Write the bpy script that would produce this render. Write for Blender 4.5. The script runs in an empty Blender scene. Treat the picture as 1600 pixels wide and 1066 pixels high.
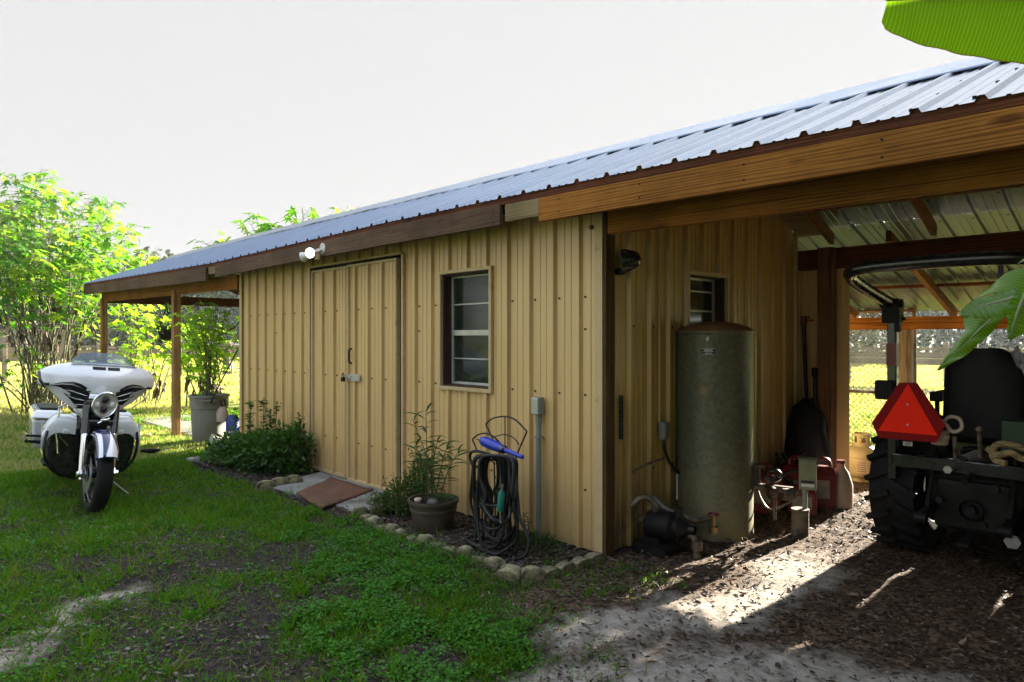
import bpy, bmesh, math, random
import numpy as np
from mathutils import Vector, Matrix
R = math.radians
scene = bpy.context.scene
# ------------------------------------------------------------------ camera
CAM = (2.734, -3.430, 1.393); YAW = 46.3
cam_d = bpy.data.cameras.new('camera'); cam_d.lens = 24.0; cam_d.sensor_width = 36.0
cam_d.shift_y = -5/1600; cam_d.clip_end = 2000; cam_d.clip_start = 0.05
cam_o = bpy.data.objects.new('camera', cam_d); scene.collection.objects.link(cam_o)
cam_o.location = CAM; cam_o.rotation_euler = (R(90), 0, R(YAW)); scene.camera = cam_o
# ------------------------------------------------------------------ sky, sun, exposure
SUN_EL, SUN_AZ = 15.5, -1.5          # low sun behind the shed, shining towards -Y
EXPO = 3.3
SKY_S = 0.15; ZEN = 3.2; BACK = .10; SKY_CAP = 0.96/2**EXPO
w = bpy.data.worlds.new('World'); scene.world = w; w.use_nodes = True
nt = w.node_tree; nt.nodes.clear()
sk = nt.nodes.new('ShaderNodeTexSky'); sk.sky_type = 'NISHITA'; sk.sun_disc = False
sk.sun_elevation = R(SUN_EL); sk.sun_rotation = R(-SUN_AZ); sk.air_density = 1.0; sk.dust_density = 4.0; sk.ozone_density = 1.0
sc_ = nt.nodes.new('ShaderNodeVectorMath'); sc_.operation = 'SCALE'; sc_.inputs[3].default_value = SKY_S
mn = nt.nodes.new('ShaderNodeVectorMath'); mn.operation = 'MINIMUM'; 
tcw = nt.nodes.new('ShaderNodeTexCoord'); sxyz = nt.nodes.new('ShaderNodeSeparateXYZ'); nt.links.new(tcw.outputs['Generated'], sxyz.inputs[0])
cap = nt.nodes.new('ShaderNodeMapRange'); cap.inputs[1].default_value = .46; cap.inputs[2].default_value = .66; cap.inputs[3].default_value = SKY_CAP*.825; cap.inputs[4].default_value = SKY_CAP*ZEN
cb = nt.nodes.new('ShaderNodeMapRange'); cb.inputs[1].default_value = -.12; cb.inputs[2].default_value = -.50; cb.inputs[3].default_value = 0; cb.inputs[4].default_value = BACK; nt.links.new(sxyz.outputs[1], cb.inputs[0])
mxc = nt.nodes.new('ShaderNodeMath'); mxc.operation = 'MAXIMUM'; nt.links.new(cap.outputs[0], mxc.inputs[0]); nt.links.new(cb.outputs[0], mxc.inputs[1])
nt.links.new(sxyz.outputs[2], cap.inputs[0]); nt.links.new(mxc.outputs[0], mn.inputs[1])      # hazy sky: even white low down, brighter overhead
bg = nt.nodes.new('ShaderNodeBackground'); bg.inputs[1].default_value = 1.0
ow = nt.nodes.new('ShaderNodeOutputWorld')
bw = nt.nodes.new('ShaderNodeRGBToBW'); wm = nt.nodes.new('ShaderNodeMixRGB'); wm.inputs[0].default_value = .38     # thin haze greys the blue
tnt = nt.nodes.new('ShaderNodeVectorMath'); tnt.operation = 'MULTIPLY'; tnt.inputs[1].default_value = (1.06, 1.0, .94)
nt.links.new(sk.outputs[0], bw.inputs[0]); nt.links.new(sk.outputs[0], wm.inputs[1]); nt.links.new(bw.outputs[0], wm.inputs[2]); nt.links.new(wm.outputs[0], tnt.inputs[0]); nt.links.new(tnt.outputs[0], sc_.inputs[0]); nt.links.new(sc_.outputs[0], mn.inputs[0])
nt.links.new(mn.outputs[0], bg.inputs[0]); nt.links.new(bg.outputs[0], ow.inputs[0])
sl = bpy.data.lights.new('sun', 'SUN'); sl.energy = 4.5; sl.angle = R(0.6); sl.color = (1.0, 0.90, 0.74)
so = bpy.data.objects.new('sun', sl); scene.collection.objects.link(so)
so.rotation_euler = (-R(90-SUN_EL), 0, R(SUN_AZ))
vs = scene.view_settings; vs.view_transform = 'Standard'; vs.look = 'None'; vs.exposure = EXPO; vs.gamma = 1.0; vs.use_curve_mapping = False
scene.cycles.max_bounces = 7; scene.cycles.diffuse_bounces = 4; scene.cycles.transparent_max_bounces = 12
# ------------------------------------------------------------------ helpers
rng = np.random.default_rng(7); random.seed(7)
_r = (0.691, 0.723); _d = (-0.723, 0.691)
def at(px, py, d):
    a = (px-800)/1067*d; b = (528-py)/1067*d
    return Vector((CAM[0]+_r[0]*a+_d[0]*d, CAM[1]+_r[1]*a+_d[1]*d, CAM[2]+b))
def on_y(px, py, y0):
    a = (px-800)/1067; vy = _r[1]*a+_d[1]; return at(px, py, (y0-CAM[1])/vy)
def on_x(px, py, x0):
    a = (px-800)/1067; vx = _r[0]*a+_d[0]; return at(px, py, (x0-CAM[0])/vx)
ORI = {}
def props(o, label=None, cat=None, group=None, kind=None):
    if label: o['label'] = label
    if cat: o['category'] = cat
    if group: o['group'] = group
    if kind: o['kind'] = kind
    return o
def thing(name, loc, label, cat, group=None, rot=None):
    o = bpy.data.objects.new(name, None); scene.collection.objects.link(o)
    o.empty_display_size = 0.1; o.location = loc
    if rot: o.rotation_euler = rot; ORI[o.name] = Vector((0, 0, 0))
    else: ORI[o.name] = Vector(loc)
    return props(o, label, cat, group)
def link_mesh(name, me, mats, parent=None, smooth=False):
    for m in (mats if isinstance(mats, (list, tuple)) else [mats]): me.materials.append(m)
    o = bpy.data.objects.new(name, me); scene.collection.objects.link(o)
    if parent is not None:
        o.parent = parent
    if smooth:
        me.polygons.foreach_set('use_smooth', [True]*len(me.polygons))
    return o
def root_ori(p):
    while p.parent is not None: p = p.parent
    return ORI.get(p.name, Vector((0, 0, 0)))
class MB:
    def __init__(s): s.v = []; s.f = []; s.m = []; s.mi = 0
    def add(s, vs_, fs):
        n = len(s.v); s.v += [Vector(v) for v in vs_]; s.f += [tuple(i+n for i in f) for f in fs]; s.m += [s.mi]*len(fs); return s
    def box(s, a, b):
        x0, y0, z0 = [min(a[i], b[i]) for i in range(3)]; x1, y1, z1 = [max(a[i], b[i]) for i in range(3)]
        return s.add([(x0,y0,z0),(x1,y0,z0),(x1,y1,z0),(x0,y1,z0),(x0,y0,z1),(x1,y0,z1),(x1,y1,z1),(x0,y1,z1)],
                     [(0,3,2,1),(4,5,6,7),(0,1,5,4),(1,2,6,5),(2,3,7,6),(3,0,4,7)])
    def obox(s, c, sz, rot=None):
        M = rot.to_matrix() if hasattr(rot, 'to_matrix') else (rot or Matrix.Identity(3)); c = Vector(c)
        h = [q/2 for q in sz]
        vs_ = [c + M @ Vector((sx*h[0], sy*h[1], sz_*h[2])) for sz_ in (-1,1) for sx, sy in ((-1,-1),(1,-1),(1,1),(-1,1))]
        return s.add(vs_, [(0,3,2,1),(4,5,6,7),(0,1,5,4),(1,2,6,5),(2,3,7,6),(3,0,4,7)])
    def beam(s, p, q, wd, ht, up=(0,0,1)):
        """rectangular bar from p to q, wd across, ht along up"""
        p = Vector(p); q = Vector(q); a = (q-p).normalized(); u = Vector(up); b = a.cross(u).normalized(); u = b.cross(a)
        vs_ = [c+b*sx*wd/2+u*sy*ht/2 for c in (p, q) for sx, sy in ((-1,-1),(1,-1),(1,1),(-1,1))]
        return s.add(vs_, [(0,3,2,1),(4,5,6,7),(0,1,5,4),(1,2,6,5),(2,3,7,6),(3,0,4,7)])
    def tube(s, pts, r, n=10, closed=False, caps=True):
        pts = [Vector(p) for p in pts]; N = len(pts)
        rs = r if isinstance(r, (list, tuple)) else [r]*N
        base = len(s.v); up = None
        for i, p in enumerate(pts):
            if closed: t = pts[(i+1) % N]-pts[i-1]
            else: t = (pts[min(i+1, N-1)]-pts[max(i-1, 0)])
            if t.length < 1e-9: t = Vector((0,0,1))
            t.normalize()
            if up is None:
                up = Vector((0,0,1)) if abs(t.z) < .9 else Vector((1,0,0))
            b = t.cross(up)
            if b.length < 1e-6: b = t.cross(Vector((1,0.3,0)))
            b.normalize(); up = b.cross(t).normalized()
            for k in range(n):
                an = 2*math.pi*k/n; s.v.append(p+(b*math.cos(an)+up*math.sin(an))*rs[i])
        M = N if closed else N-1
        for i in range(M):
            j = (i+1) % N
            for k in range(n):
                k2 = (k+1) % n
                s.f.append((base+i*n+k, base+i*n+k2, base+j*n+k2, base+j*n+k)); s.m.append(s.mi)
        if caps and not closed:
            s.f.append(tuple(base+k for k in range(n))[::-1]); s.m.append(s.mi)
            s.f.append(tuple(base+(N-1)*n+k for k in range(n))); s.m.append(s.mi)
        return s
    def cyl(s, p, q, r, n=16, r2=None): return s.tube([p, q], [r, r if r2 is None else r2], n)
    def lathe(s, prof, c=(0,0,0), axis=(0,0,1), n=24, a0=0, a1=360):
        """prof: (radius, height) along axis"""
        c = Vector(c); ax = Vector(axis).normalized(); t = Vector((1,0,0)) if abs(ax.x) < .9 else Vector((0,1,0))
        b = ax.cross(t).normalized(); u = b.cross(ax); base = len(s.v); full = abs(a1-a0-360) < 1e-6; m = n if full else n+1
        for r, h in prof:
            for k in range(m):
                an = R(a0+(a1-a0)*k/n); s.v.append(c+ax*h+(b*math.cos(an)+u*math.sin(an))*max(r, 1e-5))
        for i in range(len(prof)-1):
            for k in range(n):
                k2 = (k+1) % m
                s.f.append((base+i*m+k, base+i*m+k2, base+(i+1)*m+k2, base+(i+1)*m+k)); s.m.append(s.mi)
        return s
    def ball(s, c, rx, ry=None, rz=None, n=14, rot=None):
        ry = ry or rx; rz = rz or rx; M = rot.to_matrix() if rot else Matrix.Identity(3); c = Vector(c); base = len(s.v); h = max(6, n//2)
        for i in range(h+1):
            th = math.pi*i/h
            for k in range(n):
                ph = 2*math.pi*k/n; s.v.append(c+M @ Vector((rx*math.sin(th)*math.cos(ph), ry*math.sin(th)*math.sin(ph), rz*math.cos(th))))
        for i in range(h):
            for k in range(n):
                k2 = (k+1) % n; s.f.append((base+i*n+k, base+(i+1)*n+k, base+(i+1)*n+k2, base+i*n+k2)); s.m.append(s.mi)
        return s
    def prism(s, poly, off):
        """extrude a 3D polygon by vector off"""
        off = Vector(off); n = len(poly); a = [Vector(p) for p in poly]
        return s.add(a+[p+off for p in a], [tuple(range(n))[::-1], tuple(range(n, 2*n))]+[(i, (i+1) % n, n+(i+1) % n, n+i) for i in range(n)])
    def grid(s, P):
        """P: rows of points"""
        nr, nc = len(P), len(P[0]); base = len(s.v)
        for row in P: s.v += [Vector(p) for p in row]
        for i in range(nr-1):
            for j in range(nc-1):
                s.f.append((base+i*nc+j, base+i*nc+j+1, base+(i+1)*nc+j+1, base+(i+1)*nc+j)); s.m.append(s.mi)
        return s
    def build(s, name, mats, parent=None, smooth=False, bevel=0, solid=0, sub=0, label=None, seg=2, auto=None):
        o0 = root_ori(parent) if parent is not None else Vector((0,0,0))
        if parent is None and s.v:
            # origin at the base centre
            xs = [v.x for v in s.v]; ys = [v.y for v in s.v]; zs = [v.z for v in s.v]
            o0 = Vector(((min(xs)+max(xs))/2, (min(ys)+max(ys))/2, min(zs)))
        me = bpy.data.meshes.new(name); me.from_pydata([v-o0 for v in s.v], [], s.f); me.update()
        o = link_mesh(name, me, mats, parent)
        if parent is None: o.location = o0
        me.polygons.foreach_set('material_index', s.m)
        bm = bmesh.new(); bm.from_mesh(me); bmesh.ops.remove_doubles(bm, verts=bm.verts, dist=1e-5)
        bmesh.ops.recalc_face_normals(bm, faces=bm.faces); bm.to_mesh(me); bm.free()
        if smooth or auto:
            me.polygons.foreach_set('use_smooth', [True]*len(me.polygons))
            me.set_sharp_from_angle(angle=R(auto or 40))
        if solid:
            md = o.modifiers.new('solid', 'SOLIDIFY'); md.thickness = solid; md.offset = 0
        if bevel:
            md = o.modifiers.new('bevel', 'BEVEL'); md.width = bevel; md.segments = seg; md.limit_method = 'ANGLE'; md.angle_limit = R(40)
        if sub:
            md = o.modifiers.new('sub', 'SUBSURF'); md.levels = sub; md.render_levels = sub
        if label: o['label'] = label
        return o
def smoothpath(pts, n=6, closed=False):
    P = [Vector(p) for p in pts]; out = []; N = len(P)
    rngN = N if closed else N-1
    for i in range(rngN):
        p0 = P[(i-1) % N] if (closed or i > 0) else P[0]; p1 = P[i]; p2 = P[(i+1) % N]; p3 = P[(i+2) % N] if (closed or i+2 < N) else P[-1]
        for k in range(n):
            t = k/n; t2 = t*t; t3 = t2*t
            out.append(0.5*((2*p1)+(-p0+p2)*t+(2*p0-5*p1+4*p2-p3)*t2+(-p0+3*p1-3*p2+p3)*t3))
    if not closed: out.append(P[-1])
    return out
def interp(x, pts):
    return float(np.interp(x, [p[0] for p in pts], [p[1] for p in pts]))
# numpy noise
def vnoise(x, y, seed=0):
    xi = np.floor(x).astype(np.int64); yi = np.floor(y).astype(np.int64); xf = x-xi; yf = y-yi
    def h(a, b):
        n = (a*374761393+b*668265263+seed*974634777) & 0xffffffff
        n = ((n ^ (n >> 13))*1274126177) & 0xffffffff
        return ((n ^ (n >> 16)) & 0xffff)/65535.0
    u = xf*xf*(3-2*xf); v = yf*yf*(3-2*yf)
    return (h(xi,yi)*(1-u)+h(xi+1,yi)*u)*(1-v)+(h(xi,yi+1)*(1-u)+h(xi+1,yi+1)*u)*v
def fbm(x, y, f=1.0, o=4, seed=0):
    t = 0; a = 0.5; s_ = 0
    for k in range(o):
        t = t+a*vnoise(x*f, y*f, seed+k*13); s_ += a; a *= .5; f *= 2.03
    return t/s_
def sstep(a, b, x):
    t = np.clip((x-a)/(b-a), 0, 1); return t*t*(3-2*t)
# batch leaf engine ------------------------------------------------
TPL = {
 'blade': ([(0,-.5,0),(0,.5,0),(.45,-.42,.02),(.45,.42,.02),(.8,-.22,-.06),(.8,.22,-.06),(1,0,-.18)], [(0,2,3,1),(2,4,5,3),(4,6,5)]),
 'tri': ([(0,-.5,0),(0,.5,0),(.55,-.3,.03),(.55,.3,.03),(1,0,-.08)], [(0,2,3,1),(2,4,3)]),
 'oval': ([(0,0,0),(.3,-.42,.05),(.3,.42,.05),(.32,0,0),(.72,-.34,.02),(.72,.34,.02),(.7,0,-.03),(1,0,-.1)], [(0,1,3),(0,3,2),(1,4,6,3),(3,6,5,2),(4,7,6),(6,7,5)]),
 'lance': ([(0,0,0),(.3,-.5,.04),(.3,.5,.04),(.35,0,0),(.7,-.33,-.04),(.7,.33,-.04),(.7,0,-.08),(1,0,-.25)], [(0,1,3),(0,3,2),(1,4,6,3),(3,6,5,2),(4,7,6),(6,7,5)]),
 'litter': ([(0,0,0),(.35,-.5,.10),(.4,.5,.14),(.75,-.3,.04),(.7,.35,.1),(1,.05,.16),(.5,0,0)], [(0,1,6),(1,3,6),(3,5,6),(5,4,6),(4,2,6),(2,0,6)]),
 'strip': ([(0,-.5,0),(0,.5,0),(.5,-.45,.06),(.5,.45,.06),(1,-.2,0),(1,.3,0)], [(0,2,3,1),(2,4,5,3)]),
}
def _palm():
    v = [(0.12,0,0)]; tips = [(-.15,-.38),(.2,-.62),(.72,-.42),(1,0),(.72,.42),(.2,.62),(-.15,.38)]
    f = []
    for i, (x, y) in enumerate(tips):
        v.append((x, y, -.12)); 
        if i < 6:
            x2, y2 = tips[i+1]; v.append(((x+x2)/2*.45+.1, (y+y2)/2*.45, .03))
    for i in range(6):
        a = 1+2*i; f += [(0, a, a+1), (0, a+1, a+2)]
    return v, f
TPL['palm'] = _palm()
def _long():
    ts = np.linspace(0, 1, 10); v = []; f = []
    for t in ts:
        w_ = (math.sin(math.pi*min(1, t*.92+.08))**.55)*.5; dz = -.42*t*t; v += [(t, -w_, dz+.03+.02*math.sin(t*31)), (t, 0, dz), (t, w_, dz+.03+.02*math.sin(t*27+1))]
    for i in range(9): a = 3*i; f += [(a, a+3, a+4, a+1), (a+1, a+4, a+5, a+2)]
    return v, f
TPL['long'] = _long()
def nrm(a): return a/np.maximum(np.linalg.norm(a, axis=1, keepdims=True), 1e-9)
def leaves(name, P, A, N, L, W, tpl, mat, parent=None, origin=None):
    T, F = TPL[tpl]; T = np.array(T, float); P = np.asarray(P, float); A = nrm(np.asarray(A, float)); N = np.asarray(N, float)
    B = nrm(np.cross(N, A)); N = np.cross(A, B); n = len(P); L = np.broadcast_to(L, n); W = np.broadcast_to(W, n)
    V = (P[:,None,:]+A[:,None,:]*(T[None,:,0,None]*L[:,None,None])+B[:,None,:]*(T[None,:,1,None]*W[:,None,None])+N[:,None,:]*(T[None,:,2,None]*L[:,None,None]))
    nt_ = len(T); V = V.reshape(-1, 3)
    if parent is not None: V = V-np.array(root_ori(parent))
    loc = None
    if parent is None and origin is not None: loc = np.array(origin); V = V-loc
    fl = np.concatenate([np.array(f) for f in F]); tot = np.array([len(f) for f in F])
    idx = (fl[None,:]+(np.arange(n)*nt_)[:,None]).ravel(); tots = np.tile(tot, n)
    starts = np.concatenate([[0], np.cumsum(tots)[:-1]])
    me = bpy.data.meshes.new(name); me.vertices.add(len(V)); me.vertices.foreach_set('co', V.ravel().astype(np.float32))
    me.loops.add(len(idx)); me.loops.foreach_set('vertex_index', idx.astype(np.int32))
    me.polygons.add(len(tots)); me.polygons.foreach_set('loop_start', starts.astype(np.int32)); me.polygons.foreach_set('loop_total', tots.astype(np.int32))
    me.update(calc_edges=True); o = link_mesh(name, me, mat, parent)
    if loc is not None: o.location = Vector(loc)
    return o
# ------------------------------------------------------------------ materials
def new_mat(name):
    m = bpy.data.materials.new(name); m.use_nodes = True; n = m.node_tree; n.nodes.clear()
    out = n.nodes.new('ShaderNodeOutputMaterial'); return m, n, out
def nd(n, t, **kw):
    x = n.nodes.new(t)
    for k, v in kw.items():
        if isinstance(k, str) and hasattr(x, k): setattr(x, k, v)
    return x
def ramp(n, cols, fac):
    r = n.nodes.new('ShaderNodeValToRGB'); e = r.color_ramp.elements
    while len(e) > 1: e.remove(e[-1])
    e[0].position = cols[0][0]; e[0].color = (*cols[0][1], 1)
    for p, c in cols[1:]:
        k = e.new(p); k.color = (*c, 1)
    n.links.new(fac, r.inputs[0]); return r.outputs[0]
def coords(n, scale=(1,1,1), kind='Object'):
    tc = n.nodes.new('ShaderNodeTexCoord'); mp = n.nodes.new('ShaderNodeMapping'); mp.inputs['Scale'].default_value = scale
    n.links.new(tc.outputs[kind], mp.inputs[0]); return mp.outputs[0]
def noise(n, vec, sc, det=4, rough=.55, dist=0):
    x = n.nodes.new('ShaderNodeTexNoise'); x.inputs['Scale'].default_value = sc; x.inputs['Detail'].default_value = det
    x.inputs['Roughness'].default_value = rough; x.inputs['Distortion'].default_value = dist; n.links.new(vec, x.inputs['Vector']); return x.outputs['Fac']
def simple(name, col, rough=.5, metal=0, var=.25, nsc=8, bump=0, bsc=60, coat=0, rvar=.15, scale=(1,1,1), spec=None, dirt=None, dsc=3, dlo=.5, dhi=.75):
    """principled with noise-varied colour, roughness and optional bump/dirt"""
    m, n, out = new_mat(name); b = nd(n, 'ShaderNodeBsdfPrincipled'); v = coords(n, scale)
    f = noise(n, v, nsc, 5, .6)
    lo = tuple(c*(1-var) for c in col); hi = tuple(min(1, c*(1+var)) for c in col)
    c = ramp(n, [(.3, lo), (.7, hi)], f)
    if dirt:
        f2 = noise(n, v, dsc, 6, .65); mr = nd(n, 'ShaderNodeMapRange'); mr.inputs[1].default_value = dlo; mr.inputs[2].default_value = dhi
        n.links.new(f2, mr.inputs[0]); mx = nd(n, 'ShaderNodeMixRGB'); n.links.new(mr.outputs[0], mx.inputs[0]); n.links.new(c, mx.inputs[1]); mx.inputs[2].default_value = (*dirt, 1); c = mx.outputs[0]
    n.links.new(c, b.inputs['Base Color']); b.inputs['Metallic'].default_value = metal
    mr = nd(n, 'ShaderNodeMapRange'); mr.inputs[3].default_value = max(.02, rough-rvar); mr.inputs[4].default_value = min(1, rough+rvar)
    n.links.new(noise(n, v, nsc*1.7, 4), mr.inputs[0]); n.links.new(mr.outputs[0], b.inputs['Roughness'])
    if coat: b.inputs['Coat Weight'].default_value = coat; b.inputs['Coat Roughness'].default_value = .06
    if spec is not None: b.inputs['Specular IOR Level'].default_value = spec
    if bump:
        bp = nd(n, 'ShaderNodeBump'); bp.inputs['Strength'].default_value = bump; bp.inputs['Distance'].default_value = .01
        n.links.new(noise(n, v, bsc, 5, .6), bp.inputs['Height']); n.links.new(bp.outputs[0], b.inputs['Normal'])
    n.links.new(b.outputs[0], out.inputs[0]); return m
def wood(name, c1, c2, axis=0, rough=.75, knots=True, dark=None):
    m, n, out = new_mat(name); b = nd(n, 'ShaderNodeBsdfPrincipled')
    sc = [14, 14, 14]; sc[axis] = .7; v = coords(n, tuple(sc))
    g = noise(n, v, 1.6, 6, .6, 1.2)
    wv = nd(n, 'ShaderNodeTexWave'); wv.wave_type = 'RINGS'; wv.rings_direction = 'XYZ'[axis]; wv.inputs['Scale'].default_value = 1.3; wv.inputs['Distortion'].default_value = 7; wv.inputs['Detail'].default_value = 3
    n.links.new(v, wv.inputs['Vector'])
    mx = nd(n, 'ShaderNodeMath'); mx.operation = 'MULTIPLY_ADD'; n.links.new(wv.outputs['Fac'], mx.inputs[0]); mx.inputs[1].default_value = .35; n.links.new(g, mx.inputs[2])
    c = ramp(n, [(.35, c2), (.62, c1), (.85, tuple(x*.72 for x in c2))], mx.outputs[0])
    if knots:
        s2 = [5, 5, 5]; s2[axis] = 1.6; v2 = coords(n, tuple(s2)); vo = nd(n, 'ShaderNodeTexVoronoi'); vo.inputs['Scale'].default_value = 1.0; n.links.new(v2, vo.inputs['Vector'])
        kf = nd(n, 'ShaderNodeMapRange'); kf.inputs[1].default_value = .06; kf.inputs[2].default_value = .13; kf.inputs[3].default_value = .8; kf.inputs[4].default_value = 0
        n.links.new(vo.outputs['Distance'], kf.inputs[0]); k = nd(n, 'ShaderNodeMixRGB'); n.links.new(kf.outputs[0], k.inputs[0]); n.links.new(c, k.inputs[1]); k.inputs[2].default_value = (c2[0]*.25, c2[1]*.2, c2[2]*.2, 1); c = k.outputs[0]
    st = noise(n, coords(n), 2.2, 5, .6); mr = nd(n, 'ShaderNodeMapRange'); mr.inputs[1].default_value = .35; mr.inputs[2].default_value = .7; mr.inputs[3].default_value = .65; mr.inputs[4].default_value = 1.1
    n.links.new(st, mr.inputs[0]); mu = nd(n, 'ShaderNodeVectorMath'); mu.operation = 'SCALE'; n.links.new(c, mu.inputs[0]); n.links.new(mr.outputs[0], mu.inputs[3])
    n.links.new(mu.outputs[0], b.inputs['Base Color']); b.inputs['Roughness'].default_value = rough; b.inputs['Specular IOR Level'].default_value = .15
    bp = nd(n, 'ShaderNodeBump'); bp.inputs['Strength'].default_value = .35; bp.inputs['Distance'].default_value = .004; n.links.new(mx.outputs[0], bp.inputs['Height']); n.links.new(bp.outputs[0], b.inputs['Normal'])
    n.links.new(b.outputs[0], out.inputs[0]); return m
def leafmat(name, cols, trans=.45, rough=.45, tcol=1.25, nsc=0, spec=.35):
    """foliage: random colour per leaf, light passes through"""
    m, n, out = new_mat(name); g = nd(n, 'ShaderNodeNewGeometry')
    f = g.outputs['Random Per Island']
    if nsc:
        a = nd(n, 'ShaderNodeMath'); a.operation = 'MULTIPLY_ADD'; a.inputs[1].default_value = .5
        h = nd(n, 'ShaderNodeMath'); h.operation = 'MULTIPLY'; h.inputs[1].default_value = .5; n.links.new(f, h.inputs[0])
        n.links.new(noise(n, coords(n), nsc, 3), a.inputs[0]); n.links.new(h.outputs[0], a.inputs[2]); f = a.outputs[0]
    c = ramp(n, [(i/(len(cols)-1), x) for i, x in enumerate(cols)], f)
    b = nd(n, 'ShaderNodeBsdfPrincipled'); n.links.new(c, b.inputs['Base Color']); b.inputs['Roughness'].default_value = rough; b.inputs['Specular IOR Level'].default_value = spec
    t = nd(n, 'ShaderNodeBsdfTranslucent'); sc = nd(n, 'ShaderNodeVectorMath'); sc.operation = 'MULTIPLY'; n.links.new(c, sc.inputs[0]); sc.inputs[1].default_value = (tcol*1.15, tcol*1.1, tcol*.45)
    n.links.new(sc.outputs[0], t.inputs['Color']); mx = nd(n, 'ShaderNodeMixShader'); mx.inputs[0].default_value = trans
    n.links.new(b.outputs[0], mx.inputs[1]); n.links.new(t.outputs[0], mx.inputs[2]); n.links.new(mx.outputs[0], out.inputs[0]); return m
M = {}
M['pine'] = wood('pine_board', (.42,.175,.030), (.27,.10,.016), 0)
M['pine_y'] = wood('pine_rafter', (.34,.18,.07), (.21,.10,.038), 1)
M['pine_z'] = wood('pine_post', (.24,.12,.055), (.15,.072,.035), 2)
M['pine_zl'] = wood('golden_porch_post', (.46,.26,.11), (.32,.17,.07), 2)
M['redwood'] = wood('red_stained_board', (.17,.055,.025), (.10,.030,.014), 0)
M['fascia'] = wood('weathered_fascia', (.165,.098,.060), (.115,.068,.044), 0, knots=False)
M['fascia_z'] = wood('dark_corner_board', (.13,.075,.028), (.085,.046,.018), 2, knots=False)
M['raw'] = wood('pale_rotten_board', (.36,.27,.14), (.24,.18,.09), 0)
M['greywood'] = wood('grey_weathered_wood', (.30,.25,.19), (.20,.165,.125), 0)
M['greywood_z'] = wood('grey_post_wood', (.32,.27,.20), (.2,.165,.125), 2)
M['reveal'] = simple('dark_red_window_frame', (.045,.014,.010), .6, var=.3)
M['alu'] = simple('aluminium_frame', (.50,.50,.46), .4, .5, var=.15)
M['chrome'] = simple('chrome', (.78,.79,.80), .13, 1.0, var=.05, rvar=.06)
M['steel'] = simple('dull_steel', (.36,.36,.36), .38, .9, var=.2)
M['black'] = simple('black_paint', (.006,.006,.007), .28, var=.2, coat=.4)
M['blackmat'] = simple('matt_black', (.007,.007,.007), .6, var=.3, bump=.3, spec=.22)
M['rubber'] = simple('tyre_rubber', (.009,.009,.009), .75, var=.35, bump=.3, bsc=90, dirt=(.022,.018,.014), dsc=9, dlo=.55, dhi=.9, spec=.22)
M['iron'] = simple('dark_iron', (.02,.017,.015), .45, .6, var=.4)
M['hose'] = simple('black_rubber_hose', (.007,.0075,.008), .5, var=.3)
M['blue'] = simple('blue_plastic', (.012,.035,.42), .35, var=.12, coat=.2)
M['teal'] = simple('teal_plastic', (.01,.17,.13), .4, var=.12)
M['pvc'] = simple('grey_conduit', (.21,.25,.22), .45, .1, var=.12, dirt=(.12,.10,.06), dsc=6, dlo=.55, dhi=.8)
M['redcan'] = simple('red_plastic', (.14,.005,.006), .38, var=.2, dirt=(.10,.03,.02), dsc=5)
M['gwhite'] = simple('pearl_white_paint', (.74,.76,.80), .22, var=.03, coat=.8, rvar=.03)
M['navy'] = simple('navy_paint', (.010,.016,.075), .2, var=.1, coat=.8, rvar=.03)
M['purple'] = simple('dark_violet_paint', (.012,.008,.02), .22, var=.1, coat=.7, rvar=.03)
M['seat'] = simple('black_vinyl', (.008,.008,.009), .5, var=.3, bump=.3, bsc=120, spec=.22)
M['greenp'] = simple('tractor_green', (.004,.034,.007), .5, var=.2, dirt=(.02,.017,.012), dsc=6, dlo=.5, dhi=.75)
M['yellowp'] = simple('tractor_yellow', (.42,.24,.02), .45, var=.2, dirt=(.10,.07,.04), dsc=6, dlo=.45, dhi=.7)
M['darkmetal'] = simple('greasy_metal', (.012,.011,.010), .55, .3, var=.4, bump=.3, spec=.22)
M['whiteplas'] = simple('white_plastic', (.55,.54,.48), .45, var=.1)
M['brass'] = simple('brass', (.35,.24,.09), .4, .9, var=.25)
M['label_black'] = simple('black_label', (.012,.012,.014), .4, var=.1)
M['label_white'] = simple('white_print', (.62,.62,.58), .55, var=.08)
M['galvpipe'] = simple('galvanised_pipe', (.19,.175,.14), .5, .4, var=.25, dirt=(.07,.04,.02), dsc=11, dlo=.40, dhi=.62)
M['concrete'] = simple('concrete', (.24,.235,.215), .85, var=.22, nsc=4, bump=.5, bsc=50, dirt=(.09,.075,.055), dsc=3)
M['edging'] = simple('mossy_concrete', (.33,.285,.165), .9, var=.3, nsc=14, bump=.9, bsc=45, dirt=(.040,.036,.016), dsc=11, dlo=.36, dhi=.58)
M['rock'] = simple('dark_rock', (.13,.12,.12), .85, var=.4, nsc=10, bump=.8)
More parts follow.
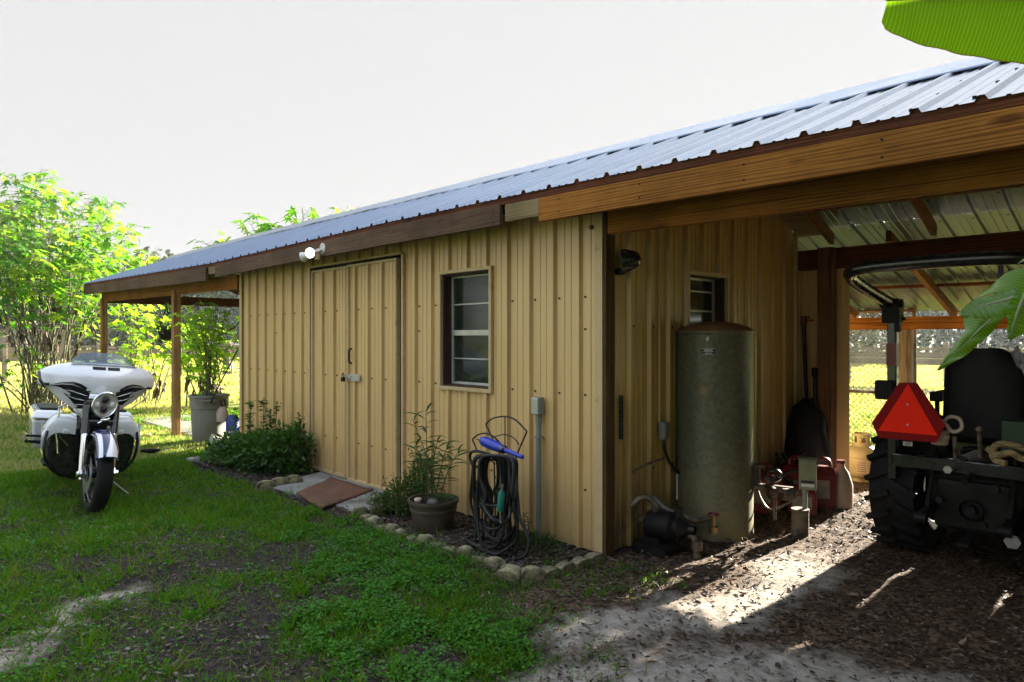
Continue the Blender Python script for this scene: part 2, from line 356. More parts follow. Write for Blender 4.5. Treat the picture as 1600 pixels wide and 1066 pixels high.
# painted tan wall metal (streaks + dirt at the foot; on the gable also painted-in shade)
def wallmat(name, col, rough=.30, axis=0, foot=.45, famt=.62):
    m, n, out = new_mat(name); b = nd(n, 'ShaderNodeBsdfPrincipled')
    v = coords(n, (5, 5, .5)); f = noise(n, v, 2.2, 5, .6)
    c = ramp(n, [(.28, tuple(x*.90 for x in col)), (.5, col), (.75, tuple(min(1, x*1.06) for x in col))], f)
    v2 = coords(n, (1, 1, 1)); sp = nd(n, 'ShaderNodeSeparateXYZ'); n.links.new(v2, sp.inputs[0])
    lo = nd(n, 'ShaderNodeMapRange'); lo.inputs[1].default_value = 0; lo.inputs[2].default_value = foot; lo.inputs[3].default_value = famt; lo.inputs[4].default_value = 0
    n.links.new(sp.outputs[2], lo.inputs[0]); g = noise(n, coords(n, (3, 3, 1.5)), 3, 6, .7)
    mu = nd(n, 'ShaderNodeMath'); mu.operation = 'MULTIPLY'; n.links.new(lo.outputs[0], mu.inputs[0]); n.links.new(g, mu.inputs[1])
    mx = nd(n, 'ShaderNodeMixRGB'); n.links.new(mu.outputs[0], mx.inputs[0]); n.links.new(c, mx.inputs[1]); mx.inputs[2].default_value = (.085, .055, .028, 1)
    # brown line at every rib: grime plus painted rib shading, broken up along its height
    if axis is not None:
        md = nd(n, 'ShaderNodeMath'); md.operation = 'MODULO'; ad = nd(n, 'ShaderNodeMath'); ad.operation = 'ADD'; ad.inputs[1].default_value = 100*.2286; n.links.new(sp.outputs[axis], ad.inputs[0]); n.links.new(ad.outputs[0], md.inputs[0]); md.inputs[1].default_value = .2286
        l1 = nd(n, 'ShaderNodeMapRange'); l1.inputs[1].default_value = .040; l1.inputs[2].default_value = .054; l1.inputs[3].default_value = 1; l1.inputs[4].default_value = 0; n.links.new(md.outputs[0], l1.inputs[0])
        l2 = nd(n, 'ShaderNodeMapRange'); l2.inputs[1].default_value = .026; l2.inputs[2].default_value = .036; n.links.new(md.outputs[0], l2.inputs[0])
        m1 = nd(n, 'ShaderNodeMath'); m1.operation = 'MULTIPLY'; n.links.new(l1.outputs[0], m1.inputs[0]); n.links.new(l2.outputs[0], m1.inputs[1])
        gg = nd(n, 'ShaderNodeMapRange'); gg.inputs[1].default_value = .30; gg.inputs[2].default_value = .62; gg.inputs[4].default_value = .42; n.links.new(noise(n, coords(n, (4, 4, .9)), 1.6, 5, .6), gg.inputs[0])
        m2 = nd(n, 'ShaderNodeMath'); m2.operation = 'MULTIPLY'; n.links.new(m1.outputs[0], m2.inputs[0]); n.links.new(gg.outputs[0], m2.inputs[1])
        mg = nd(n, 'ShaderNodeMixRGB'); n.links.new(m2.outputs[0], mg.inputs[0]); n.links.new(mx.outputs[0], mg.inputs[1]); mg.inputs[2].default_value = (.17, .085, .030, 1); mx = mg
    # rust runs
    g2 = noise(n, coords(n, (16, 16, .35)), 1.5, 4, .5); r2 = nd(n, 'ShaderNodeMapRange'); r2.inputs[1].default_value = .62; r2.inputs[2].default_value = .85; r2.inputs[4].default_value = .4
    n.links.new(g2, r2.inputs[0]); mx2 = nd(n, 'ShaderNodeMixRGB'); n.links.new(r2.outputs[0], mx2.inputs[0]); n.links.new(mx.outputs[0], mx2.inputs[1]); mx2.inputs[2].default_value = (.20, .10, .045, 1)
    n.links.new(mx2.outputs[0], b.inputs['Base Color']); b.inputs['Roughness'].default_value = rough; b.inputs['Specular IOR Level'].default_value = .65
    bp = nd(n, 'ShaderNodeBump'); bp.inputs['Strength'].default_value = .12; bp.inputs['Distance'].default_value = .01; n.links.new(noise(n, coords(n), 5, 3), bp.inputs['Height']); n.links.new(bp.outputs[0], b.inputs['Normal'])
    n.links.new(b.outputs[0], out.inputs[0]); return m
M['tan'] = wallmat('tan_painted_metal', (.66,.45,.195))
M['tan_gable_shaded'] = wallmat('tan_metal_gable_shaded', (.53,.355,.095), .34, 1, 1.15, 1.7)  # gable copy of the tan, darkened most low down to paint carport shade
M['tan_trim'] = simple('tan_trim', (.54,.40,.21), .42, var=.12, dirt=(.14,.075,.035), dsc=8, dlo=.55, dhi=.85)
def roofmat():
    m, n, out = new_mat('galvalume_roof'); b = nd(n, 'ShaderNodeBsdfPrincipled')
    f = noise(n, coords(n, (3, .5, 1)), 2.5, 6, .6); c = ramp(n, [(.25, (.15,.185,.245)), (.75, (.21,.25,.31))], f)
    n.links.new(c, b.inputs['Base Color']); b.inputs['Metallic'].default_value = .85
    mr = nd(n, 'ShaderNodeMapRange'); mr.inputs[3].default_value = .26; mr.inputs[4].default_value = .42; n.links.new(noise(n, coords(n, (1,1,1)), 30, 4), mr.inputs[0]); n.links.new(mr.outputs[0], b.inputs['Roughness'])
    n.links.new(b.outputs[0], out.inputs[0]); return m
M['roof'] = roofmat()
def tankmat():
    m, n, out = new_mat('galvanised_tank'); b = nd(n, 'ShaderNodeBsdfPrincipled')
    vo = nd(n, 'ShaderNodeTexVoronoi'); vo.inputs['Scale'].default_value = 55; n.links.new(coords(n), vo.inputs['Vector'])
    c = ramp(n, [(0, (.07,.078,.045)), (1, (.14,.15,.095))], vo.outputs['Color'])
    sp = nd(n, 'ShaderNodeSeparateXYZ'); n.links.new(coords(n), sp.inputs[0])
    f = noise(n, coords(n), 5, 6, .7)
    lo = nd(n, 'ShaderNodeMapRange'); lo.inputs[1].default_value = .0; lo.inputs[2].default_value = .7; lo.inputs[3].default_value = .9; lo.inputs[4].default_value = .1; n.links.new(sp.outputs[2], lo.inputs[0])
    mu = nd(n, 'ShaderNodeMath'); mu.operation = 'MULTIPLY'; n.links.new(lo.outputs[0], mu.inputs[0]); n.links.new(f, mu.inputs[1])
    mx = nd(n, 'ShaderNodeMixRGB'); n.links.new(mu.outputs[0], mx.inputs[0]); n.links.new(c, mx.inputs[1]); mx.inputs[2].default_value = (.26,.20,.09,1)
    hi = nd(n, 'ShaderNodeMapRange'); hi.inputs[1].default_value = 1.43; hi.inputs[2].default_value = 1.455; n.links.new(sp.outputs[2], hi.inputs[0])
    mx2 = nd(n, 'ShaderNodeMixRGB'); n.links.new(hi.outputs[0], mx2.inputs[0]); n.links.new(mx.outputs[0], mx2.inputs[1])
    n.links.new(ramp(n, [(.3, (.16,.07,.035)), (.7, (.30,.15,.07))], f), mx2.inputs[2])
    n.links.new(mx2.outputs[0], b.inputs['Base Color']); b.inputs['Metallic'].default_value = .25; b.inputs['Roughness'].default_value = .5
    n.links.new(b.outputs[0], out.inputs[0]); return m
M['tank'] = tankmat()
def glassmat():
    m, n, out = new_mat('dark_window_glass'); b = nd(n, 'ShaderNodeBsdfPrincipled')
    f = noise(n, coords(n), 4, 4); n.links.new(ramp(n, [(.3, (.010,.016,.012)), (.8, (.03,.038,.03))], f), b.inputs['Base Color'])
    b.inputs['Roughness'].default_value = .08; b.inputs['Specular IOR Level'].default_value = .6
    bp = nd(n, 'ShaderNodeBump'); bp.inputs['Strength'].default_value = .05; n.links.new(noise(n, coords(n), 6, 2), bp.inputs['Height']); n.links.new(bp.outputs[0], b.inputs['Normal'])
    n.links.new(b.outputs[0], out.inputs[0]); return m
M['glass'] = glassmat()
def clearmat(name, tint, fac=.25):
    m, n, out = new_mat(name); t = nd(n, 'ShaderNodeBsdfTransparent'); t.inputs[0].default_value = (*tint, 1)
    g = nd(n, 'ShaderNodeBsdfPrincipled'); g.inputs['Base Color'].default_value = (.03,.05,.09,1); g.inputs['Roughness'].default_value = .05
    mx = nd(n, 'ShaderNodeMixShader'); mx.inputs[0].default_value = fac; n.links.new(t.outputs[0], mx.inputs[1]); n.links.new(g.outputs[0], mx.inputs[2]); n.links.new(mx.outputs[0], out.inputs[0]); return m
M['screen'] = clearmat('tinted_windscreen', (.35,.50,.68), .5)
def emis(name, col, s):
    m, n, out = new_mat(name); e = nd(n, 'ShaderNodeEmission'); e.inputs[0].default_value = (*col, 1); e.inputs[1].default_value = s; n.links.new(e.outputs[0], out.inputs[0]); return m
# ------------------------------------------------------------------ ground
def gz(x, y):
    x = np.asarray(x, float); y = np.asarray(y, float)
    z = -.07*sstep(-5.2, -8.5, x)*1.0
    near = 1-sstep(8, 30, np.hypot(x-1, y+1))
    z = z+near*((fbm(x, y, .8, 3, 3)-.5)*.06)
    keep = sstep(-.02, .35, np.abs(y))*1.0
    z = z*np.where((x > -6) & (x < .3), .25+.75*keep, 1)
    return z
def seg_d(x, y, pts, w):
    """distance field mask (0..1) around a polyline"""
    best = np.full(np.shape(x), 1e9)
    for (ax, ay), (bx, by) in zip(pts[:-1], pts[1:]):
        dx, dy = bx-ax, by-ay; t = np.clip(((x-ax)*dx+(y-ay)*dy)/(dx*dx+dy*dy), 0, 1)
        best = np.minimum(best, np.hypot(x-ax-t*dx, y-ay-t*dy))
    return 1-sstep(w*.45, w, best)
def soft_d(x, y, pts, w): return seg_d(x, y, pts, w*1.15) if w <= 0 else 1-sstep(0, 1, 1-seg_lin(x, y, pts, w*1.35))
def seg_lin(x, y, pts, w):
    best = np.full(np.shape(x), 1e9)
    for (ax, ay), (bx, by) in zip(pts[:-1], pts[1:]):
        dx, dy = bx-ax, by-ay; t = np.clip(((x-ax)*dx+(y-ay)*dy)/(dx*dx+dy*dy), 0, 1)
        best = np.minimum(best, np.hypot(x-ax-t*dx, y-ay-t*dy))
    return np.clip(1-best/w, 0, 1)
SANDL = [(-.75,-3.25),(-1.15,-2.86),(-1.34,-2.6),(-1.45,-2.30)]
def sandmask(x, y):
    n_ = (fbm(x, y, 3.5, 4, 11)-.5)
    a = soft_d(x+n_*.35, y+n_*.35, SANDL, .15)*(.32+.85*fbm(x, y, 9, 3, 5))
    b = soft_d(x+n_*.5, y+n_*.5, [(.62,-.95),(.85,-.52),(1.0,.1),(.95,.8)], .27)
    c = soft_d(x+n_*.5, y+n_*.5, [(.9,-1.6),(1.15,-1.0),(1.35,-.75),(1.75,-.5),(2.2,-.35)], .33)*(.55+.6*fbm(x, y, 7, 3, 6))
    return np.clip(np.maximum(np.maximum(a, b), c*.95), 0, 1)
def grassmask(x, y):
    """lawn density 0..1"""
    n_ = fbm(x, y, 1.1, 4, 21); n2 = fbm(x, y, 3.2, 3, 22)
    d = sstep(.35, .65, n_*.45+n2*.35+fbm(x, y, 9, 3, 25)*.22+.10*sstep(-1.8, -3.6, x)+.30*sstep(-4.5, -6.5, x)); d = .09+.91*d
    rich = seg_d(x, y, [(.35,-1.55),(-.15,-1.65),(-.45,-1.35),(-.9,-1.35),(-1.8,-1.05),(-2.6,-1.2)], .55)
    d = np.maximum(d, rich*sstep(.3, .5, n2))
    bare = np.maximum(seg_d(x, y, [(-.9,-2.7),(-.35,-2.1)], .30)*.55, seg_d(x, y, [(-2.1,-2.9),(-2.9,-2.5),(-3.4,-2.2)], .3)*.4)
    d = d*(1-bare*sstep(.35, .6, n_+.1))
    d = d*(1-sandmask(x, y)*.97)
    d = d*(1-sstep(-.15, .12, x)*sstep(-1.15, -.75, y)*.85)
    # mulch bed, shed footprint, carport floor
    bed = (y > -.66) & (y < 0) & (x > -2.1) & (x < .05); d = np.where(bed, 0, d)
    bed2 = (y > -.75-.15*n_) & (y < 0) & (x > -5.2) & (x < -1.9); d = np.where(bed2, 0, d)
    d = np.where((y > -.03) & (y < 5.0) & (x > -6) & (x < 7), 0, d)
    d = d*(1-sstep(-.15, .75, x-.12+(n2-.5)*1.5-.56*sstep(-.7, -1.6, y)))
    d = np.where((x > -12.6) & (x < -5.7) & (y > .15), d*.8, d)
    return np.clip(d, 0, 1)
def axis_pts(lo, a, b, hi, step):
    mid = np.arange(a, b+1e-6, step); out_l = []; s = step; p = a
    while p > lo: s *= 1.22; p -= s; out_l.append(max(p, lo))
    out_r = []; s = step; p = mid[-1]
    while p < hi: s *= 1.22; p += s; out_r.append(min(p, hi))
    return np.array(out_l[::-1]+list(mid)+out_r)
gx = axis_pts(-450, -4.2, 3.2, 450, .028); gy = axis_pts(-300, -3.3, 2.4, 450, .028)
GX, GY = np.meshgrid(gx, gy); GZ = gz(GX, GY)
sm = sandmask(GX, GY); gm = grassmask(GX, GY)
nearm = 1-sstep(3, 14, np.hypot(GX-.5, GY+1.2))
bump = (fbm(GX, GY, 9, 4, 31)-.5)*.035*(1-sm*.55)+(fbm(GX, GY, 2.3, 3, 32)-.5)*.05
# tyre tread prints in the sand
ang = .55; ux = GX*math.cos(ang)+GY*math.sin(ang); tread = np.sin(ux*46)*.5+.5
tz = seg_d(GX, GY, [(.62,-1.25),(.88,-.78),(.98,-.35)], .22)
GZ = GZ+nearm*bump+tz*(tread**2)*.016*nearm
GZ = np.where((GY > -.02) & (GY < .1) & (GX < 0) & (GX > -5.8), GZ*.3, GZ)
litm = np.where((GX > .05) & (GY > -1.2) & (GY < 5), 1.0, 0.0)
mul = np.where((GY > -.66) & (GY < 0) & (GX > -5) & (GX < .05), 1.0, 0.0)
far = sstep(7, 13, np.hypot(GX-.5, GY+1.5))
nr, nc = GX.shape
me = bpy.data.meshes.new('ground'); V = np.stack([GX, GY, GZ], -1).reshape(-1, 3)
me.vertices.add(len(V)); me.vertices.foreach_set('co', V.ravel().astype(np.float32))
ii, jj = np.meshgrid(np.arange(nr-1), np.arange(nc-1), indexing='ij'); a0 = (ii*nc+jj).ravel()
idx = np.stack([a0, a0+1, a0+nc+1, a0+nc], 1).ravel()
me.loops.add(len(idx)); me.loops.foreach_set('vertex_index', idx.astype(np.int32))
me.polygons.add(len(a0)); me.polygons.foreach_set('loop_start', (np.arange(len(a0))*4).astype(np.int32)); me.polygons.foreach_set('loop_total', np.full(len(a0), 4, np.int32))
me.update(calc_edges=True); me.polygons.foreach_set('use_smooth', [True]*len(a0))
for nm, arr in (('sandy', sm), ('grassy', gm), ('litter', np.maximum(litm, mul)), ('field', far)):
    at_ = me.attributes.new(nm, 'FLOAT', 'POINT'); at_.data.foreach_set('value', arr.ravel().astype(np.float32))
def groundmat():
    m, n, out = new_mat('ground'); b = nd(n, 'ShaderNodeBsdfPrincipled'); v = coords(n)
    def attr(a): x = n.nodes.new('ShaderNodeAttribute'); x.attribute_name = a; return x.outputs['Fac']
    f1 = noise(n, v, 3.1, 8, .65); f2 = noise(n, v, 38, 6, .7); f3 = noise(n, v, 14, 6, .7)
    soil = ramp(n, [(.30, (.012,.009,.008)), (.52, (.038,.029,.025)), (.66, (.075,.060,.052)), (.80, (.18,.15,.13))], f2)
    vo = nd(n, 'ShaderNodeTexVoronoi'); vo.inputs['Scale'].default_value = 60; n.links.new(v, vo.inputs['Vector'])
    sand = ramp(n, [(.25, (.15,.125,.10)), (.5, (.31,.27,.225)), (.8, (.48,.435,.375))], f3)
    leaf = ramp(n, [(.2, (.030,.019,.012)), (.5, (.075,.046,.028)), (.85, (.15,.10,.065))], vo.outputs['Color'])
    grs = ramp(n, [(.3, (.020,.032,.010)), (.7, (.050,.062,.020))], f2)
    fld = ramp(n, [(.25, (.10,.155,.022)), (.55, (.18,.22,.045)), (.8, (.30,.29,.10))], noise(n, v, .35, 8, .65))
    def mix(fac, a, c):
        x = nd(n, 'ShaderNodeMixRGB'); n.links.new(fac, x.inputs[0]); n.links.new(a, x.inputs[1]); n.links.new(c, x.inputs[2]); return x.outputs[0]
    def edge(at_, lo, hi, amt=.45):
        a = nd(n, 'ShaderNodeMath'); a.operation = 'MULTIPLY_ADD'; n.links.new(f3, a.inputs[0]); a.inputs[1].default_value = amt; n.links.new(at_, a.inputs[2])
        r_ = nd(n, 'ShaderNodeMapRange'); r_.inputs[1].default_value = lo; r_.inputs[2].default_value = hi; n.links.new(a.outputs[0], r_.inputs[0]); return r_.outputs[0]
    c = mix(edge(attr('litter'), .6, 1.1), soil, leaf)
    c = mix(edge(attr('grassy'), .45, .9), c, grs)
    c = mix(edge(attr('sandy'), .50, 1.15, .75), c, sand)
    c = mix(attr('field'), c, fld)
    n.links.new(c, b.inputs['Base Color']); b.inputs['Roughness'].default_value = .95; b.inputs['Specular IOR Level'].default_value = .15
    bp = nd(n, 'ShaderNodeBump'); bp.inputs['Strength'].default_value = .8; bp.inputs['Distance'].default_value = .02; n.links.new(f2, bp.inputs['Height']); n.links.new(bp.outputs[0], b.inputs['Normal'])
    n.links.new(b.outputs[0], out.inputs[0]); return m
M['ground'] = groundmat()
ground = link_mesh('ground', me, M['ground']); ground['kind'] = 'structure'
# farm tracks as thin sheets
def sheet(name, pts, wd, m, z=.02):
    mb = MB(); P = smoothpath([(x, y, 0) for x, y in pts], 6); L = []; 
    for i, p in enumerate(P):
        t = (P[min(i+1, len(P)-1)]-P[max(i-1, 0)]).normalized(); b = Vector((-t.y, t.x, 0)); row = []
        for k in range(5):
            q = p+b*wd*(k/4-.5)*(1+.18*math.sin(i*2.1+k)); row.append((q.x, q.y, float(gz(q.x, q.y))+z))
        L.append(row)
    mb.grid(L); o = mb.build(name, m); o['kind'] = 'structure'; return o
M['gravel'] = simple('pale_gravel', (.42,.40,.37), .95, var=.3, nsc=3, bump=.6, bsc=20)
sheet('gravel_track', [(-60,3),(-28,9.0),(-15,14),(-4,15.5),(10,14),(40,8)], 2.4, M['gravel'], .03)
mb = MB(); mb.box((-10.6,.1,-.2),(-7.0,1.1,-.035)); o = mb.build('concrete_path', M['concrete'], bevel=.01); o['kind'] = 'structure'
# ------------------------------------------------------------------ shed
S = thing('metal_shed', (0,0,0), 'long tan ribbed metal shed with blue-grey roof, end porch and open carport', 'shed')
XL, XR = -12.55, 5.6; YE, YR, YB, YF = -.30, 1.30, 2.83, 5.15
ZE = [(-12.7,2.43),(-5.92,2.305),(-4.0,2.322),(-2.07,2.335),(-.19,2.328),(1.35,2.315),(2.3,2.30),(5.8,2.28)]
ZR = [(-12.7,3.04),(-8.3,3.04),(-1.3,3.0),(1.9,2.965),(5.8,2.95)]
def zroof(x, y):
    e, r = interp(x, ZE), interp(x, ZR)
    if y <= YR: return e+(r-e)*(y-YE)/(YR-YE)
    k = r-.61
    if y <= YB: return r+(k-r)*(y-YR)/(YB-YR)
    return k+(-.295)*(y-YB)
RIB = .2286
def prof(a, b, ht=.026, minor=.005):
    """breakpoints (s, offset) of the ribbed sheet between a and b"""
    out_ = []; k = math.floor(a/RIB)-1
    while k*RIB < b+RIB:
        s = k*RIB
        out_ += [(s, 0), (s+.012, ht), (s+.034, ht), (s+.046, 0), (s+.100, 0), (s+.104, minor), (s+.116, minor), (s+.120, 0), (s+.158, 0), (s+.162, minor), (s+.174, minor), (s+.178, 0)]
        k += 1
    pts = [p for p in out_ if a < p[0] < b]
    def val(x): return interp(x, out_)
    return [(a, val(a))]+pts+[(b, val(b))]
# roof sheets
def roofsheet(y0, y1, rows, name):
    mb = MB(); P = prof(XL, XR, .022, .005)
    ys = [y0+(y1-y0)*i/rows for i in range(rows+1)]
    mb.grid([[(x, y, zroof(x, y)+o_+.006) for x, o_ in P] for y in ys])
    mb.mi = 1
    for y in np.arange(y0+.10, y1, .40):
        k = math.floor(XL/RIB)+1
        while k*RIB < XR-.1:
            x = k*RIB-.02; k += 1
            mb.cyl((x, y, zroof(x, y)+.004), (x, y, zroof(x, y)+.016), .009, 6)
    ob = mb.build(name, [M['roof'], M['darkmetal']], S); return ob
roofsheet(YE, YR, 5, 'roof_sheet'); roofsheet(YR+.001, YB, 5, 'roof_sheet'); roofsheet(YB+.001, YF, 7, 'roof_sheet')
# ridge cap
mb = MB(); xs = np.linspace(XL-.03, XR, 40); rows = []
for dy, dz in ((-.155, -.012), (-.15, -.002), (-.01, .058), (.01, .058), (.15, .0)):
    rows.append([(x, YR+dy, zroof(x, YR)+dz-abs(dy)*.28+.014+.006*math.sin(x*5)*(abs(dy) > .1)) for x in xs])
mb.grid(rows); mb.build('ridge_cap', M['roof'], S, solid=.002)
# drip of rafters / purlins
def slope_beam(x, y0, y1, top_off, ht, wd, name, m, lab=None):
    mb = MB(); z0 = zroof(x, y0)-top_off; z1 = zroof(x, y1)-top_off
    mb.add([(x-wd/2,y0,z0-ht),(x+wd/2,y0,z0-ht),(x+wd/2,y0,z0),(x-wd/2,y0,z0),(x-wd/2,y1,z1-ht),(x+wd/2,y1,z1-ht),(x+wd/2,y1,z1),(x-wd/2,y1,z1)],
           [(0,1,2,3),(4,7,6,5),(0,4,5,1),(1,5,6,2),(2,6,7,3),(3,7,4,0)])
    mb.build(name, m, S, bevel=.003, label=lab)
for x in (.30, 1.1, 2.1, 3.1, 4.1, 5.1, -6.2, -7.2, -8.2, -9.2, -10.2, -11.2, -12.3):
    slope_beam(x, -.24, YR-.02, .045, .12, .04, 'rafter', M['pine_y'])
    slope_beam(x, YR+.02, YB+.02, .045, .095, .045, 'rafter', M['pine_y'])
for x in (-.25, .75, 1.75, 2.75, 3.75, 4.75, -6.2, -8.2, -10.2, -12.2):
    slope_beam(x, YB+.06, 5.0, .045, .095, .045, 'rafter', M['pine_y'])
def xbeam(name, x0, x1, y, wd, zt, ht, m, n=10, lab=None, bev=.004):
    """beam along X at depth y following the height function zt(x) of its top"""
    mb = MB(); xs = np.linspace(x0, x1, n)
    rows = [[(x, y-wd/2, zt(x)-ht), (x, y+wd/2, zt(x)-ht), (x, y+wd/2, zt(x)), (x, y-wd/2, zt(x)), (x, y-wd/2, zt(x)-ht)] for x in xs]
    mb.grid(rows); mb.add([rows[0][i] for i in range(4)], [(0,1,2,3)]); mb.add([rows[-1][i] for i in range(4)], [(3,2,1,0)])
    return mb.build(name, m, S, bevel=bev, label=lab)
for y in (.35, .95, 1.9, 2.45, 3.5, 4.25):
    for xa, xb in ((.03, XR-.05), (XL+.05, -5.72)):
        xbeam('purlin', xa, xb, y, .085, lambda x, y=y: zroof(x, y)-.024, .030, M['redwood'], 24)
# eave: strip + fascia boards
ze = lambda x: interp(x, ZE)
P = prof(XL, XR, .022, .005); yc_ = YE+.012; mb = MB(); mb.grid([[(x, yc_, zroof(x, yc_)+o_+.004) for x, o_ in P], [(x, yc_, zroof(x, yc_)-.01) for x, o_ in P]]); mb.build('light_stop_strip', M['redwood'], S)  # strip added so no light shows through the roof rib ends
xbeam('eave_strip', XL, XR, YE+.030, .038, lambda x: ze(x)-.002, .038, M['redwood'], 40)
xbeam('fascia_board', -.30, XR, YE+.022, .036, lambda x: ze(x)-.042, .150, M['pine'], 14)
xbeam('fascia_board', -.62, -.305, YE+.024, .030, lambda x: ze(x)-.040, .115, M['raw'], 3, 'short pale rotten piece of fascia')
xbeam('fascia_board', -5.78, -.66, YE+.016, .036, lambda x: ze(x)-.030, .145, M['fascia'], 24, 'dark brown weathered fascia board')
xbeam('fascia_board', -6.02, -5.80, YE+.024, .030, lambda x: ze(x)-.035, .09, M['raw'], 3, 'short pale rotten piece of fascia')
xbeam('fascia_board', XL, -6.10, YE+.020, .036, lambda x: ze(x)-.035, .165, M['fascia'], 12)
mb = MB()
for x in np.arange(-5.6, XR-.2, .61):
    for dz in (.075, .15):
        y_ = YE+.022-.018 if x > -.3 else YE+.016-.018
        if not (-.68 < x < -.28): mb.cyl((x+.02*math.sin(x*9), y_+.001, ze(x)-dz), (x+.02*math.sin(x*9), y_-.002, ze(x)-dz), .006, 6)
mb.build('nail_heads', M['darkmetal'], S)
# left end rake board
slope_beam(XL+.03, -.26, YR, .0, .14, .03, 'rake_board', M['fascia']); slope_beam(XL+.03, YR+.01, YB, .0, .14, .03, 'rake_board', M['fascia'])
# headers
xbeam('header_beam', .045, XR-.1, -.006, .05, lambda x: 2.215-.01*x, .17+.0, M['pine'], 12)
xbeam('header_beam', -12.30, -5.74, -.02, .06, lambda x: interp(x, [(-12.3,2.265),(-5.7,2.175)]), .175, M['pine'], 10)
xbeam('rear_header_beam', .0, XR-.1, YB-.02, .05, lambda x: 2.187, .184, M['redwood'], 8)
xbeam('rear_header_beam', -12.3, -5.74, YB, .05, lambda x: 2.25, .20, M['redwood'], 6)
xbeam('low_rear_beam', -.6, XR-.1, 4.92, .05, lambda x: 1.625, .14, M['pine'], 8)
xbeam('low_rear_beam', -12.3, -5.0, 4.92, .05, lambda x: 1.70, .14, M['pine'], 8)
mb = MB(); mb.beam((-12.28,.01,2.16),(-12.28,2.8,2.16),.05,.18); mb.build('end_header_beam', M['redwood'], S)
# posts
def post(x, y, z0, z1, w_=.115, d_=.1, m='pine_z', lab=None):
    mb = MB(); mb.box((x-w_/2,y-d_/2,z0),(x+w_/2,y+d_/2,z1)); return mb.build('post', M[m], S, bevel=.006, label=lab)
post(-8.05, -.03, -.2, 2.10, m='pine_zl'); post(-12.20, -.03, -.2, 2.14, m='pine_zl'); post(-12.2, 2.8, -.2, 2.05); post(-8.05, 2.8, -.2, 2.05)
post(.30, 2.735, -.1, 2.186, .125, .115)
mb = MB(); mb.add([(.03,1.9,zroof(0,1.9)-.075),(.275,1.9,zroof(0,1.9)-.075),(.275,2.79,zroof(0,2.79)-.075),(.03,2.79,zroof(0,2.79)-.075)],[(0,1,2,3)]); mb.build('soffit_panel', M['raw'], S, solid=.01)
P = prof(-.3, 5.2); mb = MB(); mb.grid([[(XR-.06-o_, y, 0) for y, o_ in P], [(XR-.06-o_, y, zroof(XR, max(YE, y))-.06) for y, o_ in P]]); mb.build('added_end_wall', M['tan'], S); post(4.6, 2.735, -.1, 2.2); post(4.6, -.0, -.1, 2.03)  # unseen end wall added to close the carport and keep it dark
for x in (.27, 3.4, -7, -12.2): post(x, 4.99, -.2, 1.62, .13, .08, 'greywood_z')
# walls
def wall_x(name, xa, xb, y, zt, holes, sgn=-1, m='tan', z0=.015):
    """ribbed wall along X; ribs point to sgn*Y; holes: (x0,x1,z0,z1)"""
    cuts = sorted(set([xa, xb]+[h[0] for h in holes]+[h[1] for h in holes])); mb = MB()
    for a, b in zip(cuts[:-1], cuts[1:]):
        mid = (a+b)/2; hs = sorted([(h[2], h[3]) for h in holes if h[0] < mid < h[1]]); P = prof(a, b)
        lo = z0; spans = []
        for h0, h1 in hs:
            if h0 > lo+.01: spans.append((lo, h0))
            lo = h1
        spans.append((lo, None))
        for s0, s1 in spans:
            mb.grid([[(x, y+sgn*o_, s0) for x, o_ in P], [(x, y+sgn*o_, (zt(x) if s1 is None else s1)) for x, o_ in P]])
    for z in (.40, 1.02, 1.45, 1.66):
        k = math.floor(xa/RIB)+1
        while k*RIB < xb-.05:
            x = k*RIB+.07; k += 1
            if any(h[0]-.02 < x < h[1]+.02 and h[2]-.02 < z < h[3]+.02 for h in holes): continue
            if z in (.40, 1.45) and k % 4: continue
            mb.mi = 1; mb.cyl((x, y+sgn*.001, z), (x, y+sgn*.009, z), .007, 6); mb.mi = 0
    return mb.build(name, [M[m], M['darkmetal']], S)
DL, DM, DR = -3.86, -3.095, -2.25; WX0, WX1, WZ0, WZ1 = -1.665, -1.08, 1.005, 1.905
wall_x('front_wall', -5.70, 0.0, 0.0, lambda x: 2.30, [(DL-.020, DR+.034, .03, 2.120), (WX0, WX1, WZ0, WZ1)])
# corner trims
for x in (-5.70, -.004):
    mb = MB(); mb.box((x-.055 if x > -1 else x-.012, -.030, .0),(x+.006 if x > -1 else x+.05, -.0215, 2.27)); mb.build('corner_trim', M['tan_trim'], S)
mb = MB()
for z in (2.199, 2.104): mb.cyl((-.089,-.02,z),(-.089,-.034,z),.017,6); mb.cyl((-.089,-.034,z),(-.089,-.042,z),.009,8)
mb.build('bolts', M['galvpipe'], S)
mb = MB(); mb.box((.004,-.022,.0),(.026,.070,2.30)); mb.build('corner_post', M['fascia_z'], S, bevel=.003)
# gable wall (along Y, ribs point +X)
GW = (.955, 1.50, 1.05, 1.865)
def zg(y): return zroof(0, y)-.05
mb = MB(); cuts = [.075, GW[0], GW[1], YB]
for a, b in zip(cuts[:-1], cuts[1:]):
    P = prof(a, b)
    if a == GW[0]:
        mb.grid([[(o_, y, .02) for y, o_ in P], [(o_, y, GW[2]) for y, o_ in P]]); mb.grid([[(o_, y, GW[3]) for y, o_ in P], [(o_, y, zg(y)) for y, o_ in P]])
    else: mb.grid([[(o_, y, .02) for y, o_ in P], [(o_, y, zg(y)) for y, o_ in P]])
mb.mi = 1
for z in (.5, 1.47):
    for k in range(1, 12):
        y = k*RIB+.07
        if not (GW[0] < y < GW[1] and z > 1.05): mb.cyl((.001,y,z),(.009,y,z),.007,6)
mb.mi = 0
mb.build('gable_wall', [M['tan_gable_shaded'], M['darkmetal']], S)
mb = MB(); P = prof(-.0, .46); mb.grid([[(x, YB-.004-o_, .0) for x, o_ in P], [(x, YB-.004-o_, 2.02) for x, o_ in P]]); mb.build('rear_wall_return', M['tan'], S)
